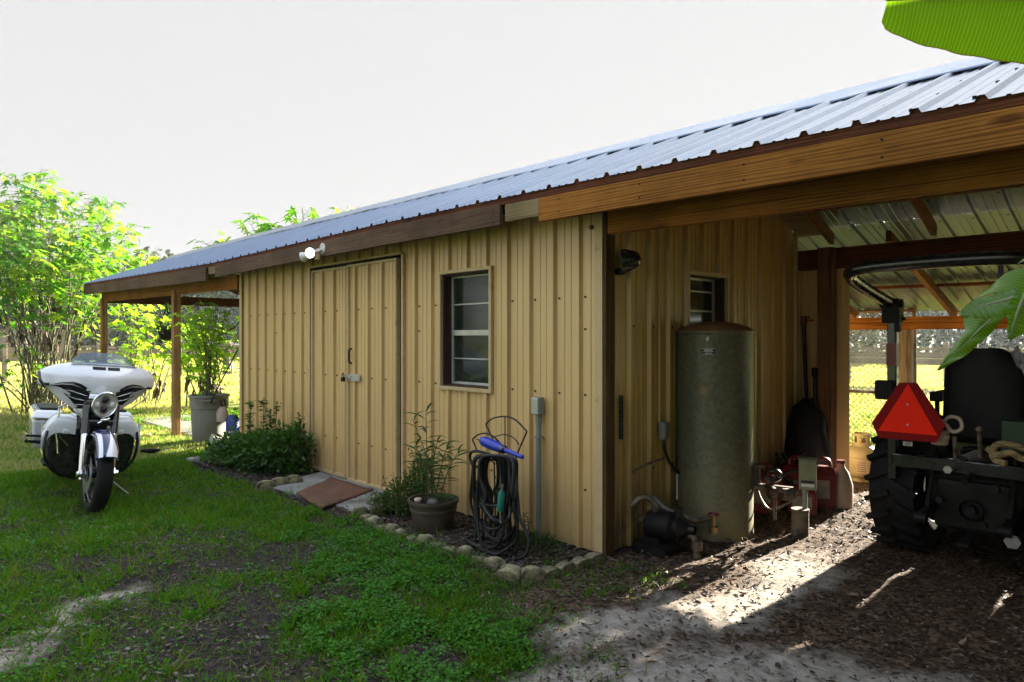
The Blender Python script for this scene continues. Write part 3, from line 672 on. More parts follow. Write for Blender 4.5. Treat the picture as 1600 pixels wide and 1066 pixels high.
# closed sides at the back and the left end, so the shed is a real box
mb = MB(); mb.grid([[(-5.70, 0, 0), (-5.70, YB, 0)], [(-5.70, 0, 2.3), (-5.70, YB, 2.3)]]); mb.add([(-5.70,0,2.3),(-5.70,YB,2.3),(-5.70,YR,2.93)], [(0,1,2)]); mb.build('end_wall', M['tan'], S)
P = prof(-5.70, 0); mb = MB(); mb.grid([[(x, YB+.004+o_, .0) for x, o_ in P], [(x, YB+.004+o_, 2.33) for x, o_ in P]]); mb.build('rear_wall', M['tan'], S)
mb = MB(); mb.box((-5.65,.05,.0),(-.05,YB-.05,.02)); mb.build('shed_floor', M['concrete'], S)
# doors
def door(xa, xb, yo, first):
    mb = MB(); P = prof(xa+.018, xb-.018); z0, z1 = .045, 2.075
    mb.grid([[(x, yo-o_, z0) for x, o_ in P], [(x, yo-o_, z1) for x, o_ in P]])
    mb.mi = 1
    for z in (.40, 1.02, 1.66):
        k = math.floor(xa/RIB)+1
        while k*RIB < xb-.06:
            x = k*RIB+.07; k += 1
            if x < xb-.03: mb.cyl((x, yo-.001, z), (x, yo-.009, z), .007, 6)
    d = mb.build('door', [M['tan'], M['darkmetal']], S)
    mb = MB(); t = .022
    mb.box((xa+.003,yo-.024,.03),(xa+.003+t,yo+.02,2.09)); mb.box((xb-.003-t,yo-.024,.03),(xb-.003,yo+.02,2.09))
    mb.box((xa+.026,yo-.0235,2.068),(xb-.026,yo+.02,2.09)); mb.box((xa+.026,yo-.0235,.03),(xb-.026,yo+.02,.056)); mb.build('door_frame', M['tan_trim'], d, bevel=.002)
    return d
d1 = door(DL, DM-.040, -.004, 1); d2 = door(DM+.010, DR, -.034, 2)
mb = MB(); mb.tube(smoothpath([(-3.0,-.055,1.29),(-2.995,-.085,1.27),(-2.99,-.09,1.22),(-2.995,-.085,1.17),(-3.0,-.055,1.15)],5),.009,8); mb.build('handle', M['darkmetal'], d2, smooth=True)
mb = MB(); mb.box((-3.03,-.062,.985),(-2.85,-.056,1.05)); mb.box((-3.12,-.068,1.005),(-3.0,-.063,1.035)); mb.build('hasp', M['alu'], d2, bevel=.002)
mb = MB(); mb.obox((-3.105,-.088,.995),(.045,.022,.04)); mb.tube(smoothpath([(-3.122,-.088,1.01),(-3.12,-.088,1.045),(-3.105,-.088,1.055),(-3.09,-.088,1.045),(-3.088,-.088,1.01)],4),.005,6); mb.build('padlock', M['darkmetal'], d2, bevel=.003)
mb = MB(); mb.box((DL-.05,-.045,2.118),(DR+.05,-.020,2.136)); mb.box((DL-.045,-.034,.02),(DL-.017,-.002,2.117)); mb.box((DR+.035,-.034,.02),(DR+.063,-.002,2.117)); mb.build('door_surround', M['tan_trim'], S, bevel=.002)
mb = MB(); mb.box((DL-.05,.03,.02),(DR+.06,.035,2.14)); mb.build('dark_gap_sheet', M['blackmat'], S)  # black sheet set behind the leaves so their gaps look dark
# windows
def window_x():
    f = MB(); a, b, c, d = WX0, WX1, WZ0, WZ1; t = .028; y0 = -.032
    f.box((a-t,y0,d),(b+t,.0,d+t)); f.box((a-t,y0,c-t),(b+t,.0,c)); f.box((a-t,y0+.001,c),(a,.0,d)); f.box((b,y0+.001,c),(b+t,.0,d))
    w_ = f.build('window', M['tan_trim'], S, bevel=.003)
    r_ = MB(); r_.box((a,.001,c),(a+.012,.11,d)); r_.box((b-.012,.001,c),(b,.11,d)); r_.box((a+.012,.001,d-.012),(b-.012,.11,d)); r_.box((a+.012,.001,c),(b-.012,.11,c+.012)); r_.build('reveal', M['reveal'], w_)
    q = MB(); ys0, ys1 = .075, .10; a2, b2 = a+.014, b-.014; c2, d2 = c+.014, d-.014; mid = c+(d-c)*.475
    q.box((a2,ys0,c2),(a2+.02,ys1,d2)); q.box((b2-.02,ys0,c2),(b2,ys1,d2)); q.box((a2+.021,ys0,d2-.016),(b2-.021,ys1,d2)); q.box((a2+.021,ys0,c2),(b2-.021,ys1,c2+.02))
    q.box((a2+.021,ys0-.014,mid-.022),(b2-.021,ys1,mid+.022)); q.box((a2+.021,ys0+.004,(mid+d2)/2-.006),(b2-.021,ys1,(mid+d2)/2+.006)); q.box((a2+.021,ys0+.004,(mid+c2)/2-.005),(b2-.021,ys1,(mid+c2)/2+.005))
    q.build('sash', M['alu'], w_, bevel=.002)
    g = MB(); g.box((a2,.092,c2),(b2,.097,d2)); g.build('pane', M['glass'], w_)
window_x()
def window_y():
    a, b, c, d = GW; t = .026; f = MB()
    f.box((0,a-t,d),(.032,b+t,d+t)); f.box((0,a-t,c-t),(.032,b+t,c)); f.box((0,a-t,c),(.031,a,d)); f.box((0,b,c),(.031,b+t,d)); w_ = f.build('window', M['tan_trim'], S, bevel=.003)
    r_ = MB(); r_.box((-.11,a,c),(-.001,a+.012,d)); r_.box((-.11,b-.012,c),(-.001,b,d)); r_.box((-.11,a+.012,d-.012),(-.001,b-.012,d)); r_.build('reveal', M['reveal'], w_)
    q = MB(); q.box((-.1,a+.013,c),(-.075,a+.035,d-.013)); q.box((-.1,b-.035,c),(-.075,b-.013,d-.013)); q.box((-.1,a+.036,d-.03),(-.075,b-.036,d-.013))
    for z in (1.75, 1.60, 1.46, 1.3): q.box((-.096,a+.036,z-.006),(-.078,b-.036,z+.006))
    q.build('sash', M['alu'], w_, bevel=.002)
    g = MB(); g.box((-.092,a+.014,c),(-.088,b-.014,d-.014)); g.build('pane', M['glass'], w_)
window_y()
# ------------------------------------------------------------------ doorstep and edging
mb = MB(); mb.prism([(-3.62,-.045,-.05),(-2.10,-.045,-.05),(-1.93,-.60,-.05),(-3.40,-.72,-.05)],(0,0,.085)); o = mb.build('concrete_step', M['concrete'], bevel=.01)
props(o, 'low grey concrete slab at the foot of the double metal doors', 'doorstep')
def doormat():
    M['coir'] = simple('brown_doormat', (.17,.075,.040), .95, var=.3, nsc=30, bump=1, bsc=200, dirt=(.10,.06,.04), dsc=4, dlo=.5, dhi=.7)
    mb = MB(); A, B, C, D = Vector((-2.84,-.69,0)), Vector((-2.20,-.80,0)), Vector((-2.50,-.13,0)), Vector((-3.17,-.18,0)); rows = []
    for i in range(13):
        u = i/12; row = []
        for j in range(11):
            v = j/10; p = (A*(1-u)+B*u)*(1-v)+(D*(1-u)+C*u)*v
            row.append((p.x, p.y, .046+.010*math.sin(u*9+v*4)*(.4+v*.3)+(.025*max(0, v-.8)*5*max(0, .35-u)*3)))
        rows.append(row)
    mb.grid(rows); o = mb.build('doormat', M['coir'], solid=.014, smooth=True)
    props(o, 'worn brown doormat lying askew on the concrete slab before the doors', 'doormat')
doormat()
def scallop(name, x, y, ang, w_=.135, h=.075, t=.055, tilt=0, labels=None, group=None, z=0):
    """one lobe of scalloped concrete edging, arched in the vertical plane"""
    mb = MB(); n = 9; poly = [(-w_/2, 0, -.05)]+[(-w_/2*math.cos(math.pi*i/n), 0, h*.55+h*.45*math.sin(math.pi*i/n)) for i in range(n+1)]+[(w_/2, 0, -.05)]
    rm = Matrix.Rotation(tilt, 3, 'X'); poly = [rm @ Vector((p[0], -t/2, p[2])) for p in poly]
    j = [1+random.uniform(-.07,.07) for _ in range(3)]
    poly = [Vector((p.x*j[0], p.y, p.z*j[1])) for p in poly]
    mb.prism(poly, rm @ Vector((0, t, 0))); o = mb.build(name, M['edging'], bevel=.006, seg=2)
    c = o.location.copy(); o.rotation_euler = (0, 0, ang); cz = c.z; r_ = Matrix.Rotation(ang, 3, 'Z') @ Vector((c.x, c.y, 0))
    o.location = (x+r_.x, y+r_.y, cz+z); return props(o, labels, 'edging stone', group)
G_ED = 'scalloped edging stones round the bed at the shed corner'
row = [(-1.93,-.61,.95,1),(-1.85,-.50,1.1,1)]
ords = ['westmost']
pts = []
x = -1.72
while x < -.20: pts.append((x, -.695-.03*math.sin(x*4), .03*math.sin(x*7))); x += .128
ROWL = ['edging stone before the ferny shrub, first of the straight row beside the slab', 'edging stone before the ferny shrub, second from the slab in the straight row', 'edging stone between the ferny shrub and the barrel pot, in the straight row', 'edging stone in line with the left rim of the barrel pot', 'edging stone right in front of the middle of the barrel pot', 'edging stone in line with the right rim of the barrel pot', 'edging stone just right of the barrel pot, before bare mulch', 'edging stone half way between the barrel pot and the black hose', 'edging stone before the left side of the coiled black hose', 'edging stone before the middle of the coiled black hose', 'edging stone before the right side of the coiled black hose', 'edging stone right of the hose, last before the big corner stones']
corner = [(-.10,-.73,.35),(-.005,-.655,1.2),(.012,-.53,1.5),(.020,-.40,1.6),(.026,-.27,1.55),(.032,-.14,1.5)]
for i, (x, y, a, k) in enumerate(row):
    scallop('edging_stone', x, y, a, .12, .085, .035, labels=['pale round-topped edging stone alone at the slab edge, nearer the lawn', 'pale round-topped edging stone leaning beside the shrub at the slab edge, nearer the shed'][i], group='two loose edging stones beside the slab')
for i, (x, y, a) in enumerate(pts):
    scallop('edging_stone', x, y, a, .132+.02*math.sin(i*3.1), .066+.024*math.sin(i*2.3), .058+.012*math.sin(i*1.3), tilt=.22*math.sin(i*1.7), labels=ROWL[min(i, len(ROWL)-1)], group=G_ED)
cl = ['large pale edging stone at the outer corner of the bed, end of the straight row', 'large pale edging stone turned right at the outer bed corner', 'dark mossy edging stone third from the bed corner, on its short side', 'edging stone half way along the short side of the bed', 'edging stone second from the shed corner on the short side', 'edging stone nearest the shed corner, half buried']
for i, (x, y, a) in enumerate(corner):
    scallop('edging_stone', x, y, a, .15 if i < 2 else .135, .085 if i < 2 else .06, .075 if i < 2 else .06, tilt=[.25,-.1,.1,-.05,.1,0][i], labels=cl[i], group=G_ED)
for i, (x, y) in enumerate([(-3.30,-.76),(-3.32,-.62),(-3.31,-.49)]):
    scallop('edging_stone', x, y, 1.45, .16, .10, .06, labels=['round-topped edging stone by the doormat, nearest the lawn of the three', 'round-topped edging stone by the doormat, middle of the three', 'round-topped edging stone by the doormat, nearest the shed of the three'][i], group='three edging stones before the leafy shrub')
def rock(x, y, r, lab, m='rock', z=0):
    mb = MB(); mb.ball((0,0,0), r, r*.8, r*.55, 12)
    for i, v in enumerate(mb.v):
        k = 1+.22*math.sin(v.x*60+v.y*45)+.1*math.sin(v.z*90+i*0); mb.v[i] = v*k
    o = mb.build('rock', M[m], smooth=True); o.location = (x, y, z-.02); props(o, lab, 'rock')
rock(-5.20,-.52,.10,'reddish dark rock on the ground beside the leafy shrub','rock', -.01); rock(-5.32,-.70,.09,'pale grey rock lying on the sunlit grass before the leafy shrub','concrete', -.03)
# ------------------------------------------------------------------ water tank
T = thing('water_tank', (.204,.987,0), 'tall galvanised water pressure tank with rusty domed top standing against the gable wall', 'water tank')
c = (.204,.987,0); mb = MB(); mb.lathe([(.02,.0),(.262,.0),(.270,.012),(.270,.03),(.266,.05),(.266,1.415),(.272,1.425),(.272,1.440),(.266,1.447),(.24,1.465),(.17,1.492),(.08,1.508),(.0,1.512)], c, n=48); tk = mb.build('tank_body', M['tank'], T, auto=30)
def tank_pt(ang, z, r=.2675): return Vector((c[0]+r*math.cos(ang), c[1]+r*math.sin(ang), z))
def tank_patch(name, a0, a1, z0, z1, m, r=.2675, par=None):
    mb = MB(); n = 10; mb.grid([[tank_pt(a0+(a1-a0)*i/n, z, r) for i in range(n+1)] for z in (z0, z1)]); return mb.build(name, M[m], par or T)
ac = math.atan2(CAM[1]-c[1], CAM[0]-c[0])          # the side facing the lawn corner
lb = tank_patch('label', ac-.30, ac+.02, 1.275, 1.325, 'label_black', .268)
for a0, a1, z0, z1 in ((ac-.295,ac+.015,1.319,1.322),(ac-.295,ac+.015,1.278,1.281),(ac-.24,ac-.04,1.306,1.313),(ac-.27,ac-.01,1.297,1.3005),(ac-.22,ac-.06,1.286,1.290)): tank_patch('label_print', a0, a1, z0, z1, 'label_white', .2688, lb)
tank_patch('sticker', ac-.36, ac-.16, 1.005, 1.055, 'raw', .268)
mb = MB(); mb.cyl(tank_pt(ac-.15,1.385,.265), tank_pt(ac-.15,1.385,.285), .012, 8); mb.cyl(tank_pt(ac-.15,1.365,.266), tank_pt(ac-.15,1.4,.266), .006, 6); mb.build('plug', M['whiteplas'], T)
# pipes at the tank foot
PW = thing('pipework', (.25,.45,0), 'dark pipes and red-handled valve at the foot of the water tank near the shed corner', 'pipes')
mb = MB(); mb.tube(smoothpath([(-.0,.52,.30),(.12,.50,.24),(.20,.56,.20),(.28,.62,.17),(.32,.73,.18)],4),.022,10); mb.tube([(.20,.56,.20),(.30,.42,.13),(.40,.40,.13),(.42,.40,.0)],.022,10); mb.lathe([(.032,0),(.032,.05)],(.30,.42,.105)); mb.lathe([(.034,0),(.034,.06)],(.42,.40,.05)); mb.build('pipe', M['galvpipe'], PW, auto=40)
mb = MB(); mb.cyl((.41,.62,.14),(.41,.62,.23),.012,8); mb.lathe([(.03,0),(.03,.045)],(.41,.62,.11)); mb.build('valve', M['brass'], PW)
mb = MB(); 
mb.tube([(.41+.032*math.cos(t*math.pi/6), .62+.032*math.sin(t*math.pi/6), .235) for t in range(12)],.007,6,closed=True); mb.beam((.38,.62,.235),(.44,.62,.235),.008,.006); mb.build('valve_handle', M['redcan'], PW)
mb = MB(); mb.tube([(.05,.22,.52),(.07,.42,.56),(.07,.55,.565)],.009,8); mb.tube(smoothpath([(.06,.2,.30),(.12,.25,.36),(.18,.3,.30),(.10,.35,.22),(.05,.3,.18)],4),.02,8); mb.build('bent_pipe', M['galvpipe'], PW)
# pump housing (dark) beside corner
PM = thing('water_pump', (.20,.33,0), 'black cast water pump in the deep shade at the shed corner', 'pump')
mb = MB(); mb.lathe([(.0,0),(.085,.0),(.095,.02),(.095,.16),(.07,.19),(.0,.19)],(.10,.33,.17),(1,.25,0),n=20); mb.box((.05,.22,.0),(.30,.40,.06)); mb.box((.10,.27,.06),(.22,.36,.10)); mb.build('motor', M['darkmetal'], PM, auto=35)
mb = MB(); mb.lathe([(.0,0),(.07,.0),(.08,.03),(.05,.07),(.03,.09),(.03,.13)],(.28,.37,.17),(1,.25,0),n=18); mb.cyl((.30,.38,.20),(.30,.38,.30),.025,12); mb.build('pump_head', M['iron'], PM, auto=35)
# outlet box and cable on gable wall
OB = thing('outlet_box', (.02,.60,.75), 'small grey electrical box on the gable wall with drooping black cable', 'electrical box')
mb = MB(); mb.box((.020,.565,.69),(.060,.645,.81)); mb.build('box', M['pvc'], OB, bevel=.006); mb = MB(); mb.box((.0605,.575,.70),(.066,.635,.80)); mb.build('cover', M['steel'], OB, bevel=.003)
mb = MB(); mb.tube(smoothpath([(.04,.60,.69),(.045,.605,.62),(.05,.66,.52),(.055,.76,.44),(.06,.90,.39)],6),.011,8); mb.build('cable', M['hose'], OB, smooth=True)
mb = MB(); mb.tube([(.012,.585,.81),(.012,.585,1.0),(.012,.585,2.35)],.009,8); mb.build('conduit', M['tan_trim'], OB)
mb = MB(); mb.box((.02,.78,.24),(.055,.85,.42)); mb.box((.056,.79,.26),(.062,.84,.40)); o = mb.build('junction_box', M['whiteplas'], bevel=.006); props(o, 'pale upright junction box low on the gable wall behind the water tank', 'junction box')
mb = MB(); P_ = [(.02, .145, 1.02-.015*i) for i in range(20)]
mb.tube(P_, [.012+.004*(i%2) for i in range(20)], 8); o = mb.build('hanging_chain', M['iron']); props(o, 'short dark chain hanging on the gable wall near the shed corner', 'chain')
# black cone lamp on gable wall
BL = thing('flood_lamp', (.0,.13,1.88), 'black cone-shaped outdoor lamp on the gable wall just inside the corner', 'lamp')
mb = MB(); ax = Vector((.85,.50,.12)).normalized(); mb.lathe([(.012,.115),(.035,.11),(.055,.085),(.075,.03),(.082,.0),(.075,.002),(.045,.08)],(.05,.12,1.885),ax,n=24); mb.build('shade', M['black'], BL, auto=40)
mb = MB(); mb.box((.005,.085,1.80),(.03,.15,1.84)); mb.tube([(.02,.115,1.82),(.05,.12,1.82),(.07,.13,1.87)],.012,8); mb.cyl((.05,.12,1.80),(.05,.12,1.84),.016,10); mb.build('bracket', M['blackmat'], BL)
# ------------------------------------------------------------------ well head + pressure switch
W = thing('well_head', (.605,1.56,-.02), 'stubby well casing with olive-grey switch box above it in the sunlit litter', 'well head')
wc = Vector((.605,1.56,0))
wc = onp = Vector((.66,1.36,0))
W.location = wc; ORI[W.name] = wc.copy()
mb = MB(); mb.lathe([(.0,-.05),(.056,-.05),(.058,.0),(.057,.165),(.060,.17),(.060,.19),(.0,.19)], wc, n=28)
M['casing'] = simple('rusty_well_casing', (.20,.16,.10), .8, var=.35, bump=.5, dirt=(.035,.028,.02), dsc=9, dlo=.4, dhi=.6)
mb.build('casing', M['casing'], W, auto=40)
mb = MB(); mb.cyl(wc+Vector((.02,.03,.18)), wc+Vector((.02,.03,.34)), .017, 12); mb.cyl(wc+Vector((.02,.03,.30)), wc+Vector((.02,.03,.325)), .024, 8); mb.build('riser_pipe', M['pvc'], W, auto=40)
Rz = Matrix.Rotation(R(46.3-22), 3, 'Z'); bc = wc+Vector((.03,.05,.43))
M['olive'] = simple('olive_grey_box', (.20,.215,.12), .5, var=.12, dirt=(.12,.11,.07), dsc=7)
mb = MB(); mb.obox(bc, (.115,.10,.205), Rz); bx_ = mb.build('switch_box', M['olive'], W, bevel=.006)
mb = MB(); mb.obox(bc+Rz @ Vector((.0,-.052,-.045)), (.085,.003,.016), Rz); mb.build('label_strip', M['label_black'], bx_)
mb = MB(); mb.obox(bc+Rz @ Vector((.0,-.052,-.07)), (.085,.003,.020), Rz); mb.build('label_strip', M['label_white'], bx_)
mb = MB(); mb.obox(bc+Rz @ Vector((.0,.0,.107)), (.125,.11,.008), Rz); mb.build('lid', M['olive'], bx_, bevel=.003)
mb = MB(); mb.tube(smoothpath([bc+Vector((-.03,-.02,-.10)), wc+Vector((-.05,-.05,.24)), wc+Vector((-.14,-.14,.18)), wc+Vector((-.22,-.14,.24)), wc+Vector((-.29,-.12,.40)), wc+Vector((-.33,-.1,.43))],6),.009,8); mb.build('flex_conduit', M['galvpipe'], W, smooth=True)
# manifold from tank to well
mb = MB(); p0 = Vector((.46,1.06,.40)); p1 = Vector((.60,1.38,.33)); mb.cyl(Vector((.40,1.05,.36)), wc+Vector((-.04,.0,.31)), .026, 12); mb.lathe([(.045,0),(.045,.03),(.03,.03)], (.53,1.17,.31), (.4,.6,-.1), n=14); mb.lathe([(.04,0),(.045,.04),(.04,.08)], (.58,1.24,.30), (.4,.5,-.1), n=12); mb.cyl((.55,1.2,.12),(.55,1.2,.33),.012,8); mb.build('supply_pipe', M['galvpipe'], W, auto=40)
mb = MB(); hc = Vector((.52,1.24,.42)); mb.tube([hc+Vector((.055*math.cos(t*math.pi/8)*.7, .055*math.cos(t*math.pi/8)*.7, .04*math.sin(t*math.pi/8))) for t in range(16)],.012,8,closed=True); mb.tube(smoothpath([hc+Vector((.03,.05,-.03)), hc+Vector((.07,.09,.02)), hc+Vector((.13,.14,.035))],4),.011,8); mb.cyl(hc+Vector((0,0,-.1)), hc, .013, 8); mb.build('valve_wheel', M['black'], W, smooth=True)
mb = MB(); mb.obox((.43,1.12,.44),(.10,.09,.13),Matrix.Rotation(R(30),3,'Z')); mb.build('pressure_switch', M['label_black'], W, bevel=.006)
mb = MB(); mb.obox((.445,1.10,.505),(.125,.11,.008),Matrix.Rotation(R(30),3,'Z')); mb.obox((.49,1.10,.44),(.006,.008,.13),Matrix.Rotation(R(30),3,'Z')); mb.build('switch_cover', M['galvpipe'], W, bevel=.003)
# ------------------------------------------------------------------ red cans
M['sticker'] = simple('worn_paper_sticker', (.24,.20,.17), .6, var=.3, nsc=20)
def gascan(x, y, rot, lab, h=.36, w_=.26, cap='blackmat'):
    g = thing('fuel_can', (x, y, 0), lab, 'fuel can', 'red fuel cans by the back wall', (0, 0, rot))
    mb = MB(); mb.box((-w_/2,-.085,.0),(w_/2,.085,h*.72)); mb.add([(-w_/2,-.085,h*.72),(w_/2,-.085,h*.72),(w_/2,.085,h*.72),(-w_/2,.085,h*.72),(-w_/2*.55,-.05,h*.92),(w_/2*.9,-.05,h*.86),(w_/2*.9,.05,h*.86),(-w_/2*.55,.05,h*.92)],[(0,1,5,4),(1,2,6,5),(2,3,7,6),(3,0,4,7),(4,5,6,7)])
    mb.build('body', M['redcan'], g, bevel=.02, seg=3)
    mb = MB(); mb.tube(smoothpath([(-.01,0,h*.88),(.0,0,h*1.02),(.08,0,h*1.0),(.10,0,h*.84)],4),.014,8); mb.build('handle', M['redcan'], g, smooth=True)
    mb = MB(); mb.cyl((-.08,0,h*.9),(-.085,0,h*1.0),.028,14); mb.cyl((-.085,0,h),(-.12,0,h*1.12),.012,10); mb.build('spout', M[cap], g)
    mb = MB(); mb.box((-.07,-.0865,h*.25),(.07,-.0855,h*.62)); mb.build('sticker', M['sticker'], g)
gascan(.16,1.75,R(38),'red fuel can nearest the water tank, partly behind it',.38,.30)
gascan(.27,2.08,R(50),'red fuel can with pale sticker, behind the valve wheel',.40)
gascan(.43,2.22,R(36),'red fuel can directly behind the olive switch box',.40)
gascan(.16,2.40,R(60),'red fuel can farthest back, under the dark bag',.36)
gascan(.42,1.93,R(28),'small red fuel can low on the litter before the others',.26,.22)
M['milky'] = simple('milky_plastic', (.42,.33,.27), .45, var=.1)
g = thing('plastic_jug', (.56,2.36,0), 'milky plastic jug standing right of the red fuel cans', 'jug')
mb = MB(); mb.lathe([(0,0),(.085,0),(.09,.02),(.09,.20),(.06,.30),(.03,.34),(.03,.37),(.0,.37)],(.56,2.36,0),n=20); mb.build('body', M['milky'], g, auto=40); mb = MB(); mb.cyl((.56,2.36,.37),(.56,2.36,.395),.034,12); mb.build('cap', M['redcan'], g)
# black bag heap
mb = MB(); mb.ball((.17,2.62,.42), .20, .14, .42, 28)
for i, v in enumerate(mb.v): mb.v[i] = Vector((.17,2.62,.42))+(v-Vector((.17,2.62,.42)))*(1+.10*math.sin(v.z*23+v.x*31)*math.sin(v.y*27+v.z*11)+.04*math.sin(v.x*90+v.z*60))
o = mb.build('bin_bag', M['seat'], smooth=True); props(o, 'tall black plastic bag slumped in the back corner behind the fuel cans', 'bag')
# leaning tools
def tool(name, p, q, r, lab, head=None, hm='iron', hl=.2, cat='garden tool', m='iron'):
    t = thing(name, (q[0], q[1], 0), lab, cat); mb = MB(); mb.cyl(q, p, r, 10); mb.build('handle', M[m], t)
    if head: head(t, Vector(p), Vector(q))
def grip(t, p, q): mb = MB(); mb.cyl(p, p+Vector((0,0,.09)), .022, 10); mb.cyl(p+Vector((.0,0,.05)), p+Vector((.10,-.02,.05)), .008, 6); mb.cyl(p+Vector((.0,0,.075)), p+Vector((.06,-.02,.08)), .008, 6); mb.build('grip', M['redcan'], t)
def dgrip(t, p, q): mb = MB(); mb.cyl(p-Vector((0,0,.05)), p+Vector((0,0,.03)), .026, 10); mb.build('grip', M['blackmat'], t)
def rakeh(t, p, q): mb = MB(); mb.beam(q+Vector((-.14,0,.0)), q+Vector((.14,0,.0)), .02, .03); [mb.cyl(q+Vector((-.13+.037*k,0,0)), q+Vector((-.13+.037*k,-.03,-.07)), .005, 5) for k in range(8)]; mb.build('head', M['iron'], t)
tool('pole_pruner', (.085,2.76,1.50), (.20,2.62,.02), .017, 'long black pole with an orange-red top leaning on the back wall return', grip)
tool('shovel', (.225,2.66,1.10), (.30,2.55,.05), .018, 'black-gripped shovel leaning against the wooden post', dgrip)
tool('rake', (.20,2.68,.86), (.12,2.45,.1), .014, 'short dark rake leaning behind the shovel', rakeh)
# ------------------------------------------------------------------ propane
def cylinder(name, x, y, s_, col, lab, z=0):
    M['p_'+name+lab[:3]] = m = simple('painted_cylinder', col, .5, var=.12, dirt=(.16,.09,.04), dsc=6, dlo=.5, dhi=.72)
    g = thing(name, (x, y, z), lab, 'gas cylinder'); c = (x, y, z); mb = MB()
    mb.lathe([(0,.03),(.10,.03),(.14,.05),(.154,.09),(.154,.22),(.152,.225),(.154,.23),(.154,.25),(.14,.30),(.10,.335),(.03,.35),(0,.35)], c, n=32); mb.build('body', m, g, auto=50)
    mb = MB(); mb.lathe([(.11,0),(.11,.04),(.105,.04),(.105,0)], c, n=28); mb.build('foot_ring', m, g)
    mb = MB(); r = .085
    for a0, a1 in ((20,160),(200,340)):
        n = 14; rows = []
        A = [R(a0+(a1-a0)*i/n) for i in range(n+1)]
        # collar with hand holes: lower band, upper band and uprights
        for z0, z1, aa in ((.335,.375,A),(.435,.46,A),(.375,.435,A[:3]),(.375,.435,A[6:9]),(.375,.435,A[-3:])):
            mb.grid([[(x+r*math.cos(a), y+r*math.sin(a), z+zz) for a in aa] for zz in (z0, z1)])
    mb.build('collar', m, g, solid=.004)
    mb = MB(); mb.cyl((x,y,z+.34),(x,y,z+.40),.018,12); mb.cyl((x,y,z+.385),(x+.04,y-.03,z+.385),.014,10); mb.cyl((x,y,z+.40),(x,y,z+.415),.028,12); mb.build('valve', M['brass'], g)
    ac_ = math.atan2(CAM[1]-y, CAM[0]-x); mb = MB(); n = 8; mb.grid([[(x+.1552*math.cos(ac_-.35+1.0*i/n), y+.1552*math.sin(ac_-.35+1.0*i/n), z+zz) for i in range(n+1)] for zz in (.09,.22)]); lb_ = mb.build('label', M['label_white'] if s_ else M['milky'], g)
    for zz in (.11,.13,.15,.17,.19):
        mb = MB(); mb.grid([[(x+.1560*math.cos(ac_-.28+.5*i/n), y+.1560*math.sin(ac_-.28+.5*i/n), z+zz+q) for i in range(n+1)] for q in (0,.005)]); mb.build('print_line', M['label_black'], lb_)
cylinder('propane_tank', .27, 3.66, 0, (.36,.31,.20), 'tan propane cylinder with collar and worn label beside the wooden post')
cylinder('propane_tank', .42, 4.35, 1, (.45,.25,.16), 'second paler propane cylinder just behind the tan one')
mb = MB(); mb.box((.50,4.05,.0),(.72,4.30,.20)); o = mb.build('plastic_crate', M['blue'], bevel=.02); props(o, 'blue plastic crate behind the propane cylinder beside the tractor tyre', 'crate')
# ------------------------------------------------------------------ grey conduit with box on front wall
CB = thing('conduit_riser', (-.546,-.05,0), 'grey conduit pipe rising up the front wall to a weatherproof box, right of the hose', 'conduit')
mb = MB(); mb.cyl((-.546,-.042,-.02),(-.546,-.042,.86),.019,14); mb.cyl((-.546,-.042,.70),(-.546,-.042,.715),.024,14); mb.cyl((-.546,-.042,.80),(-.546,-.042,.87),.023,14); mb.build('pipe', M['pvc'], CB, auto=40)
mb = MB(); mb.box((-.583,-.075,.865),(-.509,-.022,.985)); b_ = mb.build('box', M['pvc'], CB, bevel=.008); mb = MB(); mb.box((-.578,-.084,.868),(-.514,-.0755,.982)); mb.build('cover', M['alu'], b_, bevel=.005)
mb = MB(); mb.box((-.58,-.05,.70),(-.512,-.018,.712)); mb.build('strap', M['steel'], CB)
# floodlight under the eave
FL = thing('floodlight', (-3.2,-.33,2.2), 'white twin-head security floodlight on the fascia above the doors, one lamp lit', 'floodlight')
mb = MB(); mb.lathe([(.0,0),(.055,0),(.055,.022),(.03,.03),(0,.03)],(-3.10,-.285,2.225),(0,-1,0),n=20); mb.tube([(-3.10,-.30,2.22),(-3.12,-.34,2.20)],.014,8); mb.tube([(-3.12,-.32,2.22),(-3.24,-.34,2.20)],.014,8); mb.build('base', M['alu'], FL, auto=40)
M['lampwhite'] = simple('white_lamp_housing', (.62,.62,.58), .4, var=.06)
def lamph(c, ax, lit):
    mb = MB(); mb.lathe([(.016,-.10),(.026,-.09),(.030,-.05),(.047,-.012),(.050,.0),(.045,.001)], c, ax, n=20); h = mb.build('lamp_head', M['lampwhite'], FL, auto=40)
    mb = MB(); mb.lathe([(.0,.008),(.025,.006),(.045,-.002)], c, ax, n=20); mb.build('bulb', emis('lit_bulb', (1,.97,.85), 2.2) if lit else M['alu'], h, smooth=True)
lamph(Vector((-3.10,-.43,2.175)), (.62,-.78,-.12), True); lamph(Vector((-3.31,-.40,2.155)), (-.80,-.50,-.25), False)
mb = MB(); mb.cyl((-3.10,-.36,2.17),(-3.10,-.36,2.12),.026,12,.022); mb.build('sensor', M['tan_trim'], FL)
